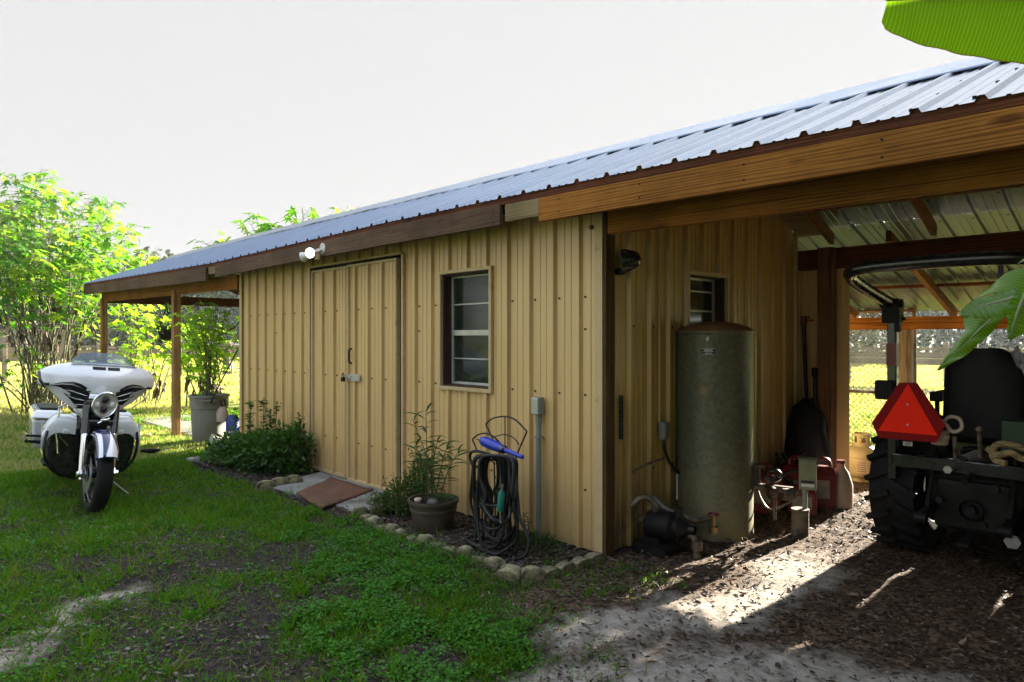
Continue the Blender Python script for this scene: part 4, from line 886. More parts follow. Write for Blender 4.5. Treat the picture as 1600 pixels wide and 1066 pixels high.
# ------------------------------------------------------------------ hose rack, hose, sprayers
HR = thing('hose_stand', (-.62,-.28,0), 'black wrought-iron hose stand with fan-shaped top leaning by the front wall', 'hose stand')
hy = -.24
def hp(px, py, y=hy): return on_y(px, py, y)
mb = MB(); r = .0055
top = smoothpath([hp(759,663),hp(770,654),hp(790,651),hp(806,657),hp(823,674)],5)
mb.tube([hp(767,680)]+[hp(759,663)]+top+[hp(823,675),hp(812,700),hp(806,716)],r,6)
mb.tube(smoothpath([hp(772,683),hp(788,679),hp(802,684),hp(811,695)],4),.004,6); mb.tube([hp(789,651),hp(789,700)],.004,6); mb.tube([hp(767,680),hp(776,700),hp(784,716)],r,6)
fy = -.46
top2 = smoothpath([on_y(738,687,fy),on_y(748,679,fy),on_y(762,678,fy),on_y(775,686,fy),on_y(790,704,fy+.05)],5)
mb.tube([on_y(745,704,fy)]+top2,r,6); mb.tube(smoothpath([on_y(745,687,fy),on_y(755,690,fy),on_y(766,700,fy)],4),.004,6)
a1, a2 = hp(757,716), hp(806,720); b1, b2 = on_y(742,716,fy), on_y(792,722,fy)
mb.tube([a1,a2,b2,b1,a1],r,6); mb.tube([hp(757,716),hp(752,840)],r,6); mb.tube([hp(772,722),hp(774,820),hp(774,862)],r,6); mb.tube([b1,on_y(744,860,fy)],r,6); mb.tube([b2,on_y(794,870,fy)],r,6); mb.tube([hp(772,722),hp(773,745),hp(785,757)],.004,6)
for k in range(5):
    u = k/4; p = b1.lerp(b2, u); q = a1.lerp(a2, u); m_ = p.lerp(q, .5)+Vector((0,0,-.03)); mb.tube(smoothpath([p, m_, q],4),.004,5)
mb.build('frame', M['iron'], HR, smooth=True)
mb = MB(); mb.obox(hp(781,743),(.055,.012,.03)); mb.build('name_plate', M['iron'], HR)
# hose: many hanging loops
HO = thing('garden_hose', (-.66,-.42,0), 'long black garden hose hung in drooping loops over the iron stand down to the ground', 'hose')
mb = MB(); rr = .0100; rg = random.Random(11)
def hosept(px, py, y): return on_y(px, py, y)
for k in range(17):
    xl = 738+rg.uniform(0,26); xr = 776+rg.uniform(0,32); bot = 790+rg.uniform(0,84); y0 = -.30-.016*k
    yy = lambda: y0+rg.uniform(-.02,.02); sw = rg.uniform(-9,9)
    lo = (xl+xr)/2+rg.uniform(-6,8)
    if bot > 850: 
        xl2, xr2 = xl-rg.uniform(0,5), xr+rg.uniform(2,18)
    else: xl2, xr2 = xl-rg.uniform(-2,3), xr+rg.uniform(-3,6)
    pts_ = [(xl+2,716),(xl-2,745),((xl+xl2)/2+sw,(745+bot)/2-8),(xl2+4,bot-26),(lo-12,bot-5),(lo,bot),(lo+12,bot-5),(xr2-2,bot-26),((xr+xr2)/2,(745+bot)/2-6),(xr+1,745),(xr-2,718),((xl+xr)/2,712)]
    mb.tube(smoothpath([hosept(a, b, yy()) for a, b in pts_],6,closed=True),rr,8,closed=True)
mb.tube(smoothpath([hosept(770,712,-.4),hosept(750,706,-.42),hosept(738,706,-.44),hosept(734,714,-.44),hosept(738,726,-.44),hosept(746,730,-.43)],6),rr,8)
mb.tube(smoothpath([hosept(800,720,-.4),hosept(808,770,-.4),hosept(812,810,-.42),hosept(822,830,-.44),hosept(826,850,-.45),hosept(820,868,-.47),hosept(800,874,-.5),hosept(770,872,-.52),hosept(748,862,-.52),hosept(742,850,-.5)],6),rr,8)
mb.tube(smoothpath([hosept(795,730,-.36),hosept(800,780,-.36),hosept(806,820,-.36),hosept(800,858,-.36),hosept(790,872,-.40)],6),rr,8)
for k in range(3):
    c = Vector((-.62+.05*math.sin(k*2),-.45,.012+.017*k)); a = .19-.012*k
    mb.tube([c+Vector((a*math.cos(t*math.pi/14)+.02*math.sin(k), .085*math.sin(t*math.pi/14), .004*math.sin(t+k))) for t in range(28)],rr,8,closed=True)
mb.build('coils', M['hose'], HO, smooth=True)
SP = thing('hose_sprayer', on_y(770,705,-.45), 'bright blue hose sprayer lying on top of the iron hose stand', 'sprayer')
p, q = on_y(752,688,-.47), on_y(786,702,-.47); mb = MB(); mb.tube([p, p.lerp(q,.15), p.lerp(q,.5), p.lerp(q,.85), q],[.022,.033,.036,.030,.026],14); mb.build('body', M['blue'], SP, smooth=True)
r_ = on_y(815,714,-.49); mb = MB(); mb.tube([q, q.lerp(r_,.3), r_],[.016,.015,.013],12); mb.cyl(r_, r_+(r_-q).normalized()*.01, .014, 10); mb.build('handle', M['blue'], SP, smooth=True)
mb = MB(); mb.ball(q+Vector((0,-.0,.0)), .034, .034, .03, 12); mb.build('collar', M['navy'], SP, smooth=True)
SP2 = thing('hose_nozzle', on_y(782,785,-.62), 'teal hose nozzle hanging straight down inside the black hose loops', 'nozzle')
p, q = on_y(784,766,-.62), on_y(781,798,-.62); mb = MB(); mb.tube([p, p.lerp(q,.2), q],[.012,.022,.020],12); mb.build('body', M['teal'], SP2, smooth=True); mb = MB(); mb.cyl(on_y(785,757,-.62), p, .008, 8); mb.cyl(q, on_y(782,818,-.62), .004, 6); mb.build('stem', M['steel'], SP2)
# ------------------------------------------------------------------ planter
PL = thing('potted_plant', (-1.24,-.42,0), 'round brown barrel pot with a tall thin narrow-leaved plant and two pale stones in it', 'potted plant')
M['pot'] = simple('dark_brown_pot', (.060,.046,.030), .6, var=.3, nsc=6, dirt=(.16,.14,.10), dsc=8, dlo=.62, dhi=.9)
pc = (-1.24,-.42,0); mb = MB(); mb.lathe([(0,.0),(.125,.0),(.138,.02),(.155,.10),(.166,.150),(.170,.152),(.170,.165),(.168,.167),(.176,.205),(.186,.207),(.186,.228),(.172,.228),(.165,.195),(0,.19)], pc, n=40); mb.build('pot', M['pot'], PL, auto=30)
mb = MB(); mb.lathe([(0,.200),(.08,.205),(.168,.197)], pc, n=24); mb.build('soil', M['blackmat'], PL)
for dx, dy, r0 in ((-.08,-.08,.035),(.04,-.03,.05)):
    mb = MB(); mb.ball((pc[0]+dx,pc[1]+dy,.215), r0, r0*.8, r0*.6, 12)
    for i, v in enumerate(mb.v): mb.v[i] = v+Vector((1,1,1))*.005*math.sin(v.x*90+v.z*130)
    mb.build('stone', M['milky'] if r0 < .04 else M['rock'], PL, smooth=True)
# ------------------------------------------------------------------ bin with plant, left porch
TB = thing('planted_bin', (-6.86,.02,-.07), 'big grey plastic dustbin used as a planter under the porch', 'dustbin')
M['binp'] = simple('grey_bin_plastic', (.21,.21,.18), .55, var=.12, dirt=(.13,.11,.07), dsc=4, dlo=.45, dhi=.7)
bc_ = (-6.86,.02,-.07); mb = MB(); n = 72; prof_ = [(.195,.0),(.205,.02),(.232,.50),(.232,.505),(.243,.51),(.248,.655),(.262,.66),(.262,.685),(.25,.69),(.238,.66)]
base = len(mb.v)
for r, h in prof_:
    for k in range(n):
        a = 2*math.pi*k/n; rr_ = r-(.007 if (h < .5 and (k % 6) in (0,)) else 0); mb.v.append(Vector((bc_[0]+rr_*math.cos(a), bc_[1]+rr_*math.sin(a), bc_[2]+h)))
for i in range(len(prof_)-1):
    for k in range(n): k2 = (k+1) % n; mb.f.append((i*n+k, i*n+k2, (i+1)*n+k2, (i+1)*n+k)); mb.m.append(0)
mb.build('bin_body', M['binp'], TB, auto=30)
mb = MB(); mb.lathe([(0,.62),(.238,.62)], bc_, n=24); mb.build('soil', M['blackmat'], TB)
for s_ in (R(-20), R(160)):
    h = Vector((math.cos(s_), math.sin(s_), 0)); t = Vector((-h.y, h.x, 0)); b_ = Vector(bc_); mb = MB(); mb.beam(b_+h*.262+t*.09+Vector((0,0,.62)), b_+h*.262-t*.09+Vector((0,0,.62)), .035, .03); mb.build('handle', M['binp'], TB, bevel=.006)
M['bagblue'] = simple('blue_print_bag', (.012,.035,.20), .5, var=.5, nsc=14)
# bags and bottle at left corner of the shed
def bag(x, y, w_, d_, h, rot, mats_, lab):
    g = thing('feed_bag', (x, y, -.06), lab, 'bag', None, (0,0,rot)); mb = MB()
    rows = []
    for i in range(9):
        u = i/8; sc_ = 1+.06*math.sin(u*7) if u < .85 else 1-.5*(u-.85)/.15; dd = 1 if u < .8 else 1-(u-.8)*4
        rows.append([((w_/2)*sc_*math.copysign(abs(math.cos(a))**.5, math.cos(a)), (d_/2)*max(.12,dd)*math.copysign(abs(math.sin(a))**.5, math.sin(a)), u*h) for a in [2*math.pi*k/20 for k in range(21)]])
    mb.grid(rows[:5]); mb.mi = 1; mb.grid(rows[4:]); mb.build('bag_body', [M[m] for m in mats_], g, smooth=True); return g
bag(-6.50,.20,.17,.14,.42,R(40),('milky','bagblue'),'blue and pale feed bag standing at the left corner of the shed')
g = thing('blue_jug', (-6.60,.12,.30), 'pale jug with black looped handle and blue label on top of the blue bag', 'jug'); mb = MB(); mb.lathe([(0,.05),(.075,.05),(.08,.15),(.06,.22),(.03,.25),(0,.25)],(-6.60,.10,.22),n=18); mb.build('body', M['milky'], g, smooth=True); mb = MB(); mb.tube([(-6.6,.10,.47),(-6.62,.08,.54),(-6.58,.12,.56),(-6.56,.13,.49)],.012,8,closed=True); mb.build('handle', M['blackmat'], g)
bag(-6.30,.24,.22,.2,.26,R(30),('milky','bagblue'),'low pink and blue feed bag behind the white pot at the shed corner')
g = thing('broken_pot', (-5.98,-.16,-.05), 'white broken-rimmed pot on the ground before the shed corner', 'pot'); mb = MB(); n = 24
rows = []
for r, h in ((.07,0),(.10,.12),(.125,.20)):
    rows.append([(-5.98+r*math.cos(2*math.pi*k/n), -.16+r*math.sin(2*math.pi*k/n), -.05+h+(0 if h < .2 else .035*math.sin(k*1.05)+.02*math.sin(k*2.7))) for k in range(n+1)])
mb.grid(rows); mb.build('pot_wall', M['whiteplas'], g, solid=.008)
# hanging baskets and guy lines under the porch
def hanger(x, y, z, s_, lab):
    g = thing('hanging_bracket', (x, y, z), lab, 'hanging basket'); mb = MB(); mb.lathe([(.02,-.16*s_),(.10*s_,-.13*s_),(.14*s_,0),(.125*s_,0),(.08*s_,-.11*s_)],(x,y,z),n=20); mb.build('basket', M['iron'], g)
    mb = MB(); [mb.cyl((x+.13*s_*math.cos(a), y+.13*s_*math.sin(a), z), (x, y, z+.42*s_), .006, 5) for a in (0,2.1,4.2)]; mb.cyl((x,y,z+.42*s_),(x,y,z+.6*s_),.006,5); mb.build('chains', M['iron'], g)
    P = np.array([[x,y,z]])+rng.normal(0,.07*s_,(60,3)); A = rng.normal(0,1,(60,3)); leaves('dry_plant', P, A, rng.normal(0,1,(60,3)), .09*s_, .04*s_, 'lance', M['deadleaf'], g)
# ------------------------------------------------------------------ motorcycle (x forward, y to its left, z up)
MC = thing('motorcycle', (-3.50,-2.10,.0), 'big white touring motorcycle with navy stripes parked on the lawn facing the camera', 'motorcycle', None, (R(-5.6), 0, R(-6.7))); MC.scale = (1, .88, 1)
STEER = R(6)
def st(v):
    v = Vector(v); p = Vector((-.12,0,0)); q = v-p; return p+Vector((q.x*math.cos(STEER)-q.y*math.sin(STEER), q.x*math.sin(STEER)+q.y*math.cos(STEER)+.075*max(0, q.z-.45), q.z))
def sbuild(mb, *a, **k): mb.v = [st(v) for v in mb.v]; return mb.build(*a, **k)
def wheel(name, cx, cz, rad, wd, rimr, steer, ns=9):
    B = sbuild if steer else (lambda mb, *a, **k: mb.build(*a, **k))
    prof_ = [(rimr,-wd*.42),(rimr+.02,-wd*.48),(rad-.045,-wd*.5),(rad-.018,-wd*.40),(rad-.004,-wd*.2),(rad,0),(rad-.004,wd*.2),(rad-.018,wd*.40),(rad-.045,wd*.5),(rimr+.02,wd*.48),(rimr,wd*.42)]
    mb = MB(); mb.lathe(prof_, (cx,0,cz), (0,1,0), 48); w_ = B(mb, 'wheel', M['rubber'], MC, auto=50)
    mb = MB(); mb.lathe([(rimr-.012,-wd*.40),(rimr+.003,-wd*.43),(rimr+.003,-wd*.36),(rimr-.02,-wd*.2),(rimr-.02,wd*.2),(rimr+.003,wd*.36),(rimr+.003,wd*.43),(rimr-.012,wd*.40)], (cx,0,cz), (0,1,0), 48)
    mb.lathe([(.03,-wd*.5),(.035,-wd*.45),(.035,wd*.45),(.03,wd*.5)], (cx,0,cz), (0,1,0), 16); B(mb, 'rim', M['black'], w_, auto=40)
    mb = MB()
    for k in range(ns):
        a = 2*math.pi*k/ns+.2; d = Vector((math.cos(a), 0, math.sin(a))); c_ = Vector((cx,0,cz)); mb.beam(c_+d*.03, c_+d*(rimr-.012), .03, .016, up=(0,1,0))
    B(mb, 'spokes', M['steel'], w_, bevel=.003)
    for s_ in (-1, 1):
        mb = MB(); mb.lathe([(.07,s_*wd*.56),(.15,s_*wd*.56),(.15,s_*wd*.59),(.07,s_*wd*.59),(.07,s_*wd*.56)], (cx,0,cz), (0,1,0), 36); B(mb, 'brake_disc', M['steel'], w_, auto=40)
    # tread grooves
    mb = MB()
    for k in range(0):
        a = 2*math.pi*k/26
        for s_ in (-1, 1):
            P_ = []
            for j in range(4):
                y = s_*(.008+.045*j/3); aa = a+.10*j/3; r = rad+.0006-.0035*(j/3)**2*4; P_.append((cx+r*math.cos(aa), y, cz+r*math.sin(aa)))
            mb.tube(P_, .0025, 4)
    return w_
fw = wheel('front', 0, .31, .31, .135, .235, True)
wheel('rear', -1.62, .31, .31, .17, .21, False)
# front fender
def fend(r, a0, a1, hw, mname, name, par=MC, o_=0, n=22, cut=None, steer=True, cx=0):
    mb = MB(); rows = []; hc_ = 40 if cut else 6
    for i in range(n+1):
        a = R(a0+(a1-a0)*i/n); row = []
        for j in range(-hc_, hc_+1):
            v = j/hc_; y = v*hw; rr_ = r-.045*abs(v)**2.6+o_; row.append((cx+rr_*math.cos(a), y, .31+rr_*math.sin(a)))
        rows.append(row)
    mb.grid(rows)
    if cut:
        keep = [(f, m_) for f, m_ in zip(mb.f, mb.m) if cut(sum((mb.v[q] for q in f), Vector((0,0,0)))/4)]; mb.f = [k[0] for k in keep]; mb.m = [k[1] for k in keep]
        used = sorted({q for f in mb.f for q in f}); mp = {q: i for i, q in enumerate(used)}; mb.v = [mb.v[q] for q in used]; mb.f = [tuple(mp[q] for q in f) for f in mb.f]
    return (sbuild if steer else (lambda m_, *a, **k: m_.build(*a, **k)))(mb, name, M[mname], par, smooth=True, solid=.004 if o_ == 0 else 0)
ff = fend(.352, 28, 150, .088, 'navy', 'front_fender')
fend(.352, 30, 100, .088, 'gwhite', 'fender_stripe', ff, .0035, 160, lambda c_: (-.02 < c_.y < .075 and abs(c_.y-.03) < (.66-c_.z)*.32) )
fend(.352, 30, 100, .088, 'gwhite', 'fender_stripe', ff, .0036, 120, lambda c_: -.072 < c_.y < -.045 and c_.z < .64)
# forks
for s_ in (-1, 1):
    mb = MB(); mb.tube([(0,s_*.118,.27),(-.015,s_*.118,.34),(-.135,s_*.118,.62)],[.026,.031,.030],16); mb.cyl((.0,s_*.10,.31),(.0,s_*.165,.31),.026,14); mb.beam((.0,s_*.118,.30),(.05,s_*.118,.34),.03,.05); sbuild(mb, 'fork_leg', M['chrome'], MC, auto=40)
    mb = MB(); mb.tube([(-.13,s_*.118,.61),(-.225,s_*.118,.83)],[.034,.036],16); sbuild(mb, 'fork_cover', M['black'], MC, auto=40)
    mb = MB(); mb.obox((.01,s_*.095,.44),(.07,.035,.10)); sbuild(mb, 'brake_caliper', M['darkmetal'], MC, bevel=.01)
mb = MB(); mb.obox((-.17,0,.70),(.05,.24,.05)); mb.obox((-.27,0,.80),(.08,.28,.16)); sbuild(mb, 'fork_yoke', M['black'], MC, bevel=.012)
mb = MB(); mb.ball((-.135,.02,.725),.028,.04,.018); mb.cyl((-.13,-.03,.70),(-.13,.06,.74),.009,8); sbuild(mb, 'horn_emblem', M['chrome'], MC, smooth=True)
# batwing fairing
def FS(y, z, o_=0):
    return Vector((-.235-.95*abs(y)**1.9-max(0, z-1.06)**1.5*2.4-max(0, 1.0-z)*.30+o_, y, z))
TOP = [(0,1.180),(.15,1.176),(.27,1.163),(.38,1.140),(.45,1.11),(.48,1.085),(.495,1.05)]
BOT = [(0,.935),(.10,.935),(.14,.945),(.19,.975),(.25,.993),(.33,.992),(.42,.975),(.47,.975),(.495,.995)]
LOW = [(.0,.84),(.1,.80),(.2,.795),(.30,.855),(.37,.91),(.43,.965),(.46,.985)]
def band(y0, y1, f0, f1, n, m_, o_=0):
    rows = []
    for j in range(m_+1):
        t = j/m_; rows.append([FS(y, f0(abs(y))*(1-t)+f1(abs(y))*t, o_) for y in np.linspace(y0, y1, n)])
    return rows
ft = lambda y: interp(y, TOP); fb = lambda y: interp(y, BOT); fl_ = lambda y: interp(y, LOW)
mb = MB(); rows = band(-.495, .495, ft, fb, 60, 10)
# rounded over the top edge, back towards the dash
lip = [[FS(y, ft(abs(y)), 0)+Vector((-.012*k*k, 0, .010*math.sin(k*.8))) for y in np.linspace(-.495,.495,60)] for k in (4,3,2,1)]
bl = [[FS(y, fb(abs(y)), 0)+Vector((-.02*k, 0, -.004*k)) for y in np.linspace(-.495,.495,60)] for k in (1,2,3)]
mb.grid(lip+rows+bl); 
for s_ in (-1, 1):
    mb.grid([[FS(s_*.495, 1.0+.03*t)+Vector((-.05*k, -s_*.012*k, .0)) for t in (0,.5,1)] for k in range(5)])
fair = sbuild(mb, 'batwing_fairing', M['gwhite'], MC, smooth=True)
for s_ in (-1, 1):
    mb = MB(); ys = np.linspace(.105, .46, 24); 
    mb.grid([[FS(s_*y, fb(y)*(1-t)+fl_(y)*t-.0, -.004-.02*t) for y in ys] for t in np.linspace(0,1,6)]); wing = sbuild(mb, 'fairing_skirt', M['gwhite'], fair, smooth=True)
    for y0, y1, ta, tb, th in ((.105,.45,.0,.0,.34),(.105,.38,.42,.10,.30),(.105,.30,.68,.50,.34)):
        mb = MB(); L = []
        for t in (0, .5, 1):
            row = []
            for y in np.linspace(y0, y1, 22):
                q = (y-y0)/(y1-y0); mid = ta*(1-q)+tb*q; w_ = th*(1-q)**.8+.015; tt = min(1, max(0, mid+w_*t)); row.append(FS(s_*y, fb(y)*(1-tt)+fl_(y)*tt, .001-.02*tt))
            L.append(row)
        mb.grid(L); sbuild(mb, 'flame_stripe', M['purple'], wing)
    mb = MB(); mb.grid([[FS(s_*(.105+(.10+.05*math.sin(t*6))*q), fb(.15)*(1-t)+fl_(.15)*t, .0015-.02*t) for q in (0,.33,.66,1)] for t in np.linspace(0,1,8)]); sbuild(mb, 'flame_stripe', M['purple'], wing)
    for t0, y1 in ((.22,.33),(.50,.27),(.76,.215)):
        mb = MB(); mb.tube([FS(s_*y, fb(y)*(1-t0-.12*(y-.12)/.2)+fl_(y)*(t0+.12*(y-.12)/.2), .004-.02*t0) for y in np.linspace(.12, y1, 9)],[.001,.003,.004,.004,.003,.003,.002,.002,.001],5); sbuild(mb, 'flame_line', M['gwhite'], wing)
    # thin stripe on the white shell
    mb = MB(); L = []
    for t in (0, 1):
        L.append([FS(s_*y, fb(y)-.002+.034*(1-(y-.14)/.27)*t+.010*math.sin((y-.14)*9), .0025) for y in np.linspace(.14,.41,24)])
    mb.grid(L); sbuild(mb, 'pinstripe', M['purple'], fair)
for y0, y1 in ((-.115,-.008), (.008,.115)):
    mb = MB(); mb.grid([[FS(y, z+.004*abs(y)*0, .003) for y in np.linspace(y0,y1,8)] for z in (1.128,1.14,1.152)]); sbuild(mb, 'vent', M['blackmat'], fair)
mb = MB(); L = []
for t in np.linspace(0,1,7):
    row = []
    for y in np.linspace(-.27,.27,26):
        h = (1.17 if abs(y) < .2 else 1.17-.1*(abs(y)-.2))+t*.098*(1-(abs(y)/.29)**3.5); row.append(FS(y, h, .012-.02*t)+Vector((-.05*t,0,0)))
    L.append(row)
mb.grid(L); sbuild(mb, 'windscreen', M['screen'], fair, smooth=True)
mb = MB(); mb.tube([FS(y, 1.172-.1*max(0,abs(y)-.2), .016) for y in np.linspace(-.28,.28,20)],.006,6); sbuild(mb, 'windscreen_trim', M['alu'], fair)
# headlight
hc = Vector((-.135,.0,.850)); mb = MB(); mb.lathe([(.06,-.10),(.095,-.06),(.106,-.01),(.108,.004),(.102,.012),(.094,.004)], hc, (1,0,-.05), 40); hl = sbuild(mb, 'headlight', M['chrome'], MC, auto=40)
mb = MB(); mb.lathe([(0,-.02),(.06,-.02),(.093,.0)], hc, (1,0,-.05), 30); sbuild(mb, 'reflector', M['lampwhite'], hl, smooth=True)
for y, z in ((0,.038),(0,-.040)):
    mb = MB(); mb.ball(hc+Vector((.0,y,z)),.018,.028,.028,16); sbuild(mb, 'lens', M['label_black'], hl, smooth=True)
    mb = MB(); mb.tube([hc+Vector((.008,y+.034*math.cos(t*math.pi/10),z+.034*math.sin(t*math.pi/10))) for t in range(20)],.004,6,closed=True); sbuild(mb, 'lens_ring', M['chrome'], hl, smooth=True)
for y in (-.06,.06):
    mb = MB(); mb.ball(hc+Vector((.0,y,.0)),.012,.022,.026,12); sbuild(mb, 'side_lens', M['lampwhite'], hl, smooth=True)
mb = MB(); mb.obox((-.27,0,.82),(.08,.26,.14)); sbuild(mb, 'headlight_nacelle', M['black'], MC, bevel=.03)
# mirrors, levers, bars
for s_ in (-1, 1):
    mb = MB(); mb.tube([(-.42,s_*.30,1.02),(-.50,s_*.46,1.0),(-.56,s_*.50,.99)],.012,8); mb.obox((-.44,s_*.44,.985),(.05,.05,.02)); sbuild(mb, 'handlebar', M['black'], MC, smooth=False)
mb = MB(); mb.tube([(-.38,.43,.945),(-.33,.40,.90),(-.30,.28,.815)],.005,6); sbuild(mb, 'clutch_lever', M['steel'], MC)
mb = MB(); mb.tube([(-.36,-.45,.96),(-.37,-.50,1.02),(-.42,-.51,1.08)],.012,8); sbuild(mb, 'mirror', M['black'], MC)
# lower fairings / leg shields
for s_ in (-1, 1):
    mb = MB(); rows = []
    for i in range(11):
        a = math.pi*i/10; z = .585+.135*math.sin(min(a, math.pi*.5)) if a < math.pi/2 else 0
    cy, hw = s_*.275, .125
    sec = []
    for k in range(13):
        t = k/12; y = .15+.26*t; zt = .735-.16*max(0, t-.55)**2*4.5-.05*max(0,.25-t); sec.append((y, zt))
    L = []
    for xo, dz, zz in ((-.02,-.0,0),(.05,-.012,0),(.075,-.04,0),(.08,-.09,0),(.07,-.15,0)):
        L.append([(-.48+xo-.10*(y-.15), s_*y, zt+dz) for y, zt in sec])
    L.insert(0, [(-.58-.1*(y-.15), s_*y, zt-.005) for y, zt in sec]); mb.grid(L)
    side = [(-.58,.41,.72)]; mb.grid([[(-.63+xx, s_*(.412-.004*q), zb) for xx in (0,.06,.14,.17)] for q, zb in ((0,.66),(1,.60),(2,.50),(3,.44))])
    ls = mb.build('leg_shield', M['gwhite'], MC, smooth=True)
    mb = MB(); mb.obox((-.44,s_*.22,.60),(.06,.075,.05)); mb.build('shield_pocket', M['gwhite'], ls, bevel=.015)
    mb = MB(); mb.prism([(-.60,s_*y,z) for y, z in ((.09,.22),(.22,.205),(.30,.26),(.35,.36),(.365,.48),(.36,.585),(.32,.63),(.09,.63))], (.165,0,0)); mb.build('lower_cowl', M['black'], MC, bevel=.03, seg=4)
    mb = MB(); mb.tube(smoothpath([(-.43,s_*.37,.60),(-.41,s_*.385,.50),(-.41,s_*.36,.36),(-.43,s_*.28,.26)],5),.013,8); mb.build('engine_guard', M['black'], MC, smooth=True)
    if s_ > 0: mb = MB(); mb.tube([(-.41,s_*.42,.44),(-.40,s_*.50,.435),(-.40,s_*.56,.44)],[.014,.02,.02],10); mb.obox((-.40,s_*.535,.445),(.05,.11,.025)); mb.build('foot_peg', M['blackmat'], MC, bevel=.004)
    mb = MB(); mb.box((-1.05,s_*.22,.27),(-.70,s_*.36,.29)); mb.build('floorboard', M['blackmat'], MC, bevel=.006)
mb = MB(); mb.tube([(-.40,-.20,.48),(-.42,-.30,.58),(-.40,-.27,.42)],[.018,.02,.018],10); mb.build('oil_cooler_pipe', M['chrome'], MC, smooth=True)
mb = MB(); mb.tube([(-.36,-.30,.72),(-.36,-.31,.80),(-.36,-.25,.83)],.008,8); mb.build('lamp_stay', M['chrome'], MC, auto=40)
# engine, tank, seat, bags
mb = MB(); mb.obox((-.78,0,.36),(.48,.30,.30)); mb.obox((-.66,0,.58),(.16,.22,.26),Matrix.Rotation(R(22),3,'Y')); mb.obox((-.90,0,.58),(.16,.22,.26),Matrix.Rotation(R(-22),3,'Y')); mb.build('engine', M['darkmetal'], MC, bevel=.03)
mb = MB(); mb.obox((-.40,0,.50),(.07,.20,.34)); mb.build('radiator', M['blackmat'], MC, bevel=.01)
mb = MB(); mb.ball((-.72,0,.80),.30,.17,.13,20); mb.build('fuel_tank', M['gwhite'], MC, smooth=True)
mb = MB(); mb.ball((-1.12,0,.76),.26,.17,.09,18); mb.ball((-1.45,0,.82),.22,.15,.08,18); mb.build('saddle', M['seat'], MC, smooth=True)
fend(.36, 20, 175, .11, 'gwhite', 'rear_fender', steer=False, cx=-1.62)
for s_ in (-1, 1):
    mb = MB(); mb.add([(-1.28,s_*.20,.33),(-1.95,s_*.20,.30),(-1.95,s_*.43,.32),(-1.30,s_*.43,.35),(-1.22,s_*.20,.62),(-2.0,s_*.20,.62),(-2.0,s_*.46,.62),(-1.22,s_*.46,.62)],[(0,1,2,3),(4,7,6,5),(0,4,5,1),(1,5,6,2),(2,6,7,3),(3,7,4,0)]); sb = mb.build('saddlebag', M['gwhite'], MC, bevel=.035, seg=4)
    mb = MB(); mb.add([(-1.20,s_*.19,.625),(-2.02,s_*.19,.625),(-2.02,s_*.475,.625),(-1.20,s_*.475,.625),(-1.25,s_*.21,.70),(-1.98,s_*.21,.70),(-1.98,s_*.44,.70),(-1.25,s_*.44,.70)],[(0,1,2,3),(4,7,6,5),(0,4,5,1),(1,5,6,2),(2,6,7,3),(3,7,4,0)]); mb.build('lid', M['gwhite'], sb, bevel=.02, seg=3)
    mb = MB(); mb.box((-1.90,s_*.23,.70),(-1.28,s_*.40,.722)); mb.build('lid_pad', M['seat'], sb, bevel=.008)
    mb = MB(); mb.tube([(-1.24,s_*.30,.40),(-1.24,s_*.49,.42),(-1.5,s_*.50,.42)],.016,8); mb.tube([(-1.24,s_*.30,.46),(-1.24,s_*.49,.47),(-1.5,s_*.50,.47)],.012,8); mb.build('bag_guard', M['black'], MC, smooth=True)
    mb = MB(); mb.tube([(-.75,s_*.17,.26),(-1.2,s_*.26,.22),(-2.1,s_*.27,.22)],[.03,.045,.045],14); mb.build('exhaust', M['chrome'], MC, smooth=True)
mb = MB(); mb.tube([(-.62,.16,.20),(-.56,.36,.05),(-.52,.42,.015)],.008,8); mb.build('side_stand', M['steel'], MC)
# ------------------------------------------------------------------ compact tractor, facing away (+Y)
TR = thing('tractor', (1.72,1.6,0), 'small green tractor with red triangle sign, seen from behind under the carport', 'tractor')
def twheel(cx, cy, rad, wd, rimr, par=TR):
    mb = MB(); hw = wd/2; mb.lathe([(rimr,-hw*.8),(rimr+.03,-hw),(rad-.09,-hw*1.02),(rad-.035,-hw*.86),(rad-.028,0),(rad-.035,hw*.86),(rad-.09,hw*1.02),(rimr+.03,hw),(rimr,hw*.8)],(cx,cy,rad),(1,0,0),44)
    for k in range(20):
        for s_ in (-1, 1):
            a = 2*math.pi*(k+(.5 if s_ > 0 else 0))/20; pts_ = []
            for j in range(4):
                t = j/3; aa = a+.16*t; r = rad-.012-.03*max(0,t-.7); pts_.append(Vector((cx+s_*(.01+hw*.92*t), cy+r*math.cos(aa), rad+r*math.sin(aa))))
            for p, q in zip(pts_[:-1], pts_[1:]): mb.beam(p, q, .030, .034, up=((p+q)/2-Vector((cx,cy,rad))))
    w_ = mb.build('wheel', M['rubber'], par, auto=40)
    mb = MB(); mb.lathe([(rimr+.004,-hw*.75),(rimr-.01,-hw*.6),(rimr-.03,-hw*.2),(.08,-hw*.1),(.0,-hw*.1)],(cx,cy,rad),(1,0,0),32); mb.lathe([(rimr+.004,hw*.75),(rimr-.01,hw*.6),(rimr-.03,hw*.2),(.08,hw*.1),(.0,hw*.1)],(cx,cy,rad),(1,0,0),32); mb.build('rim', M['yellowp'], w_, auto=40)
twheel(1.28,1.64,.43,.29,.20); twheel(2.16,1.64,.43,.29,.20); twheel(1.36,3.05,.26,.19,.13); twheel(2.08,3.05,.26,.19,.13)
for x, s_ in ((1.28,-1),(2.16,1)):
    mb = MB(); rows = []
    for k in range(15):
        a = R(58+110*k/14); rows.append([(x+xx, 1.64-.47*math.cos(a), .43+.46*math.sin(a)) for xx in (-.13,-.12,0,.14,.15)])
    mb.grid(rows); mb.build('fender', M['greenp'], TR, smooth=True, solid=.012)
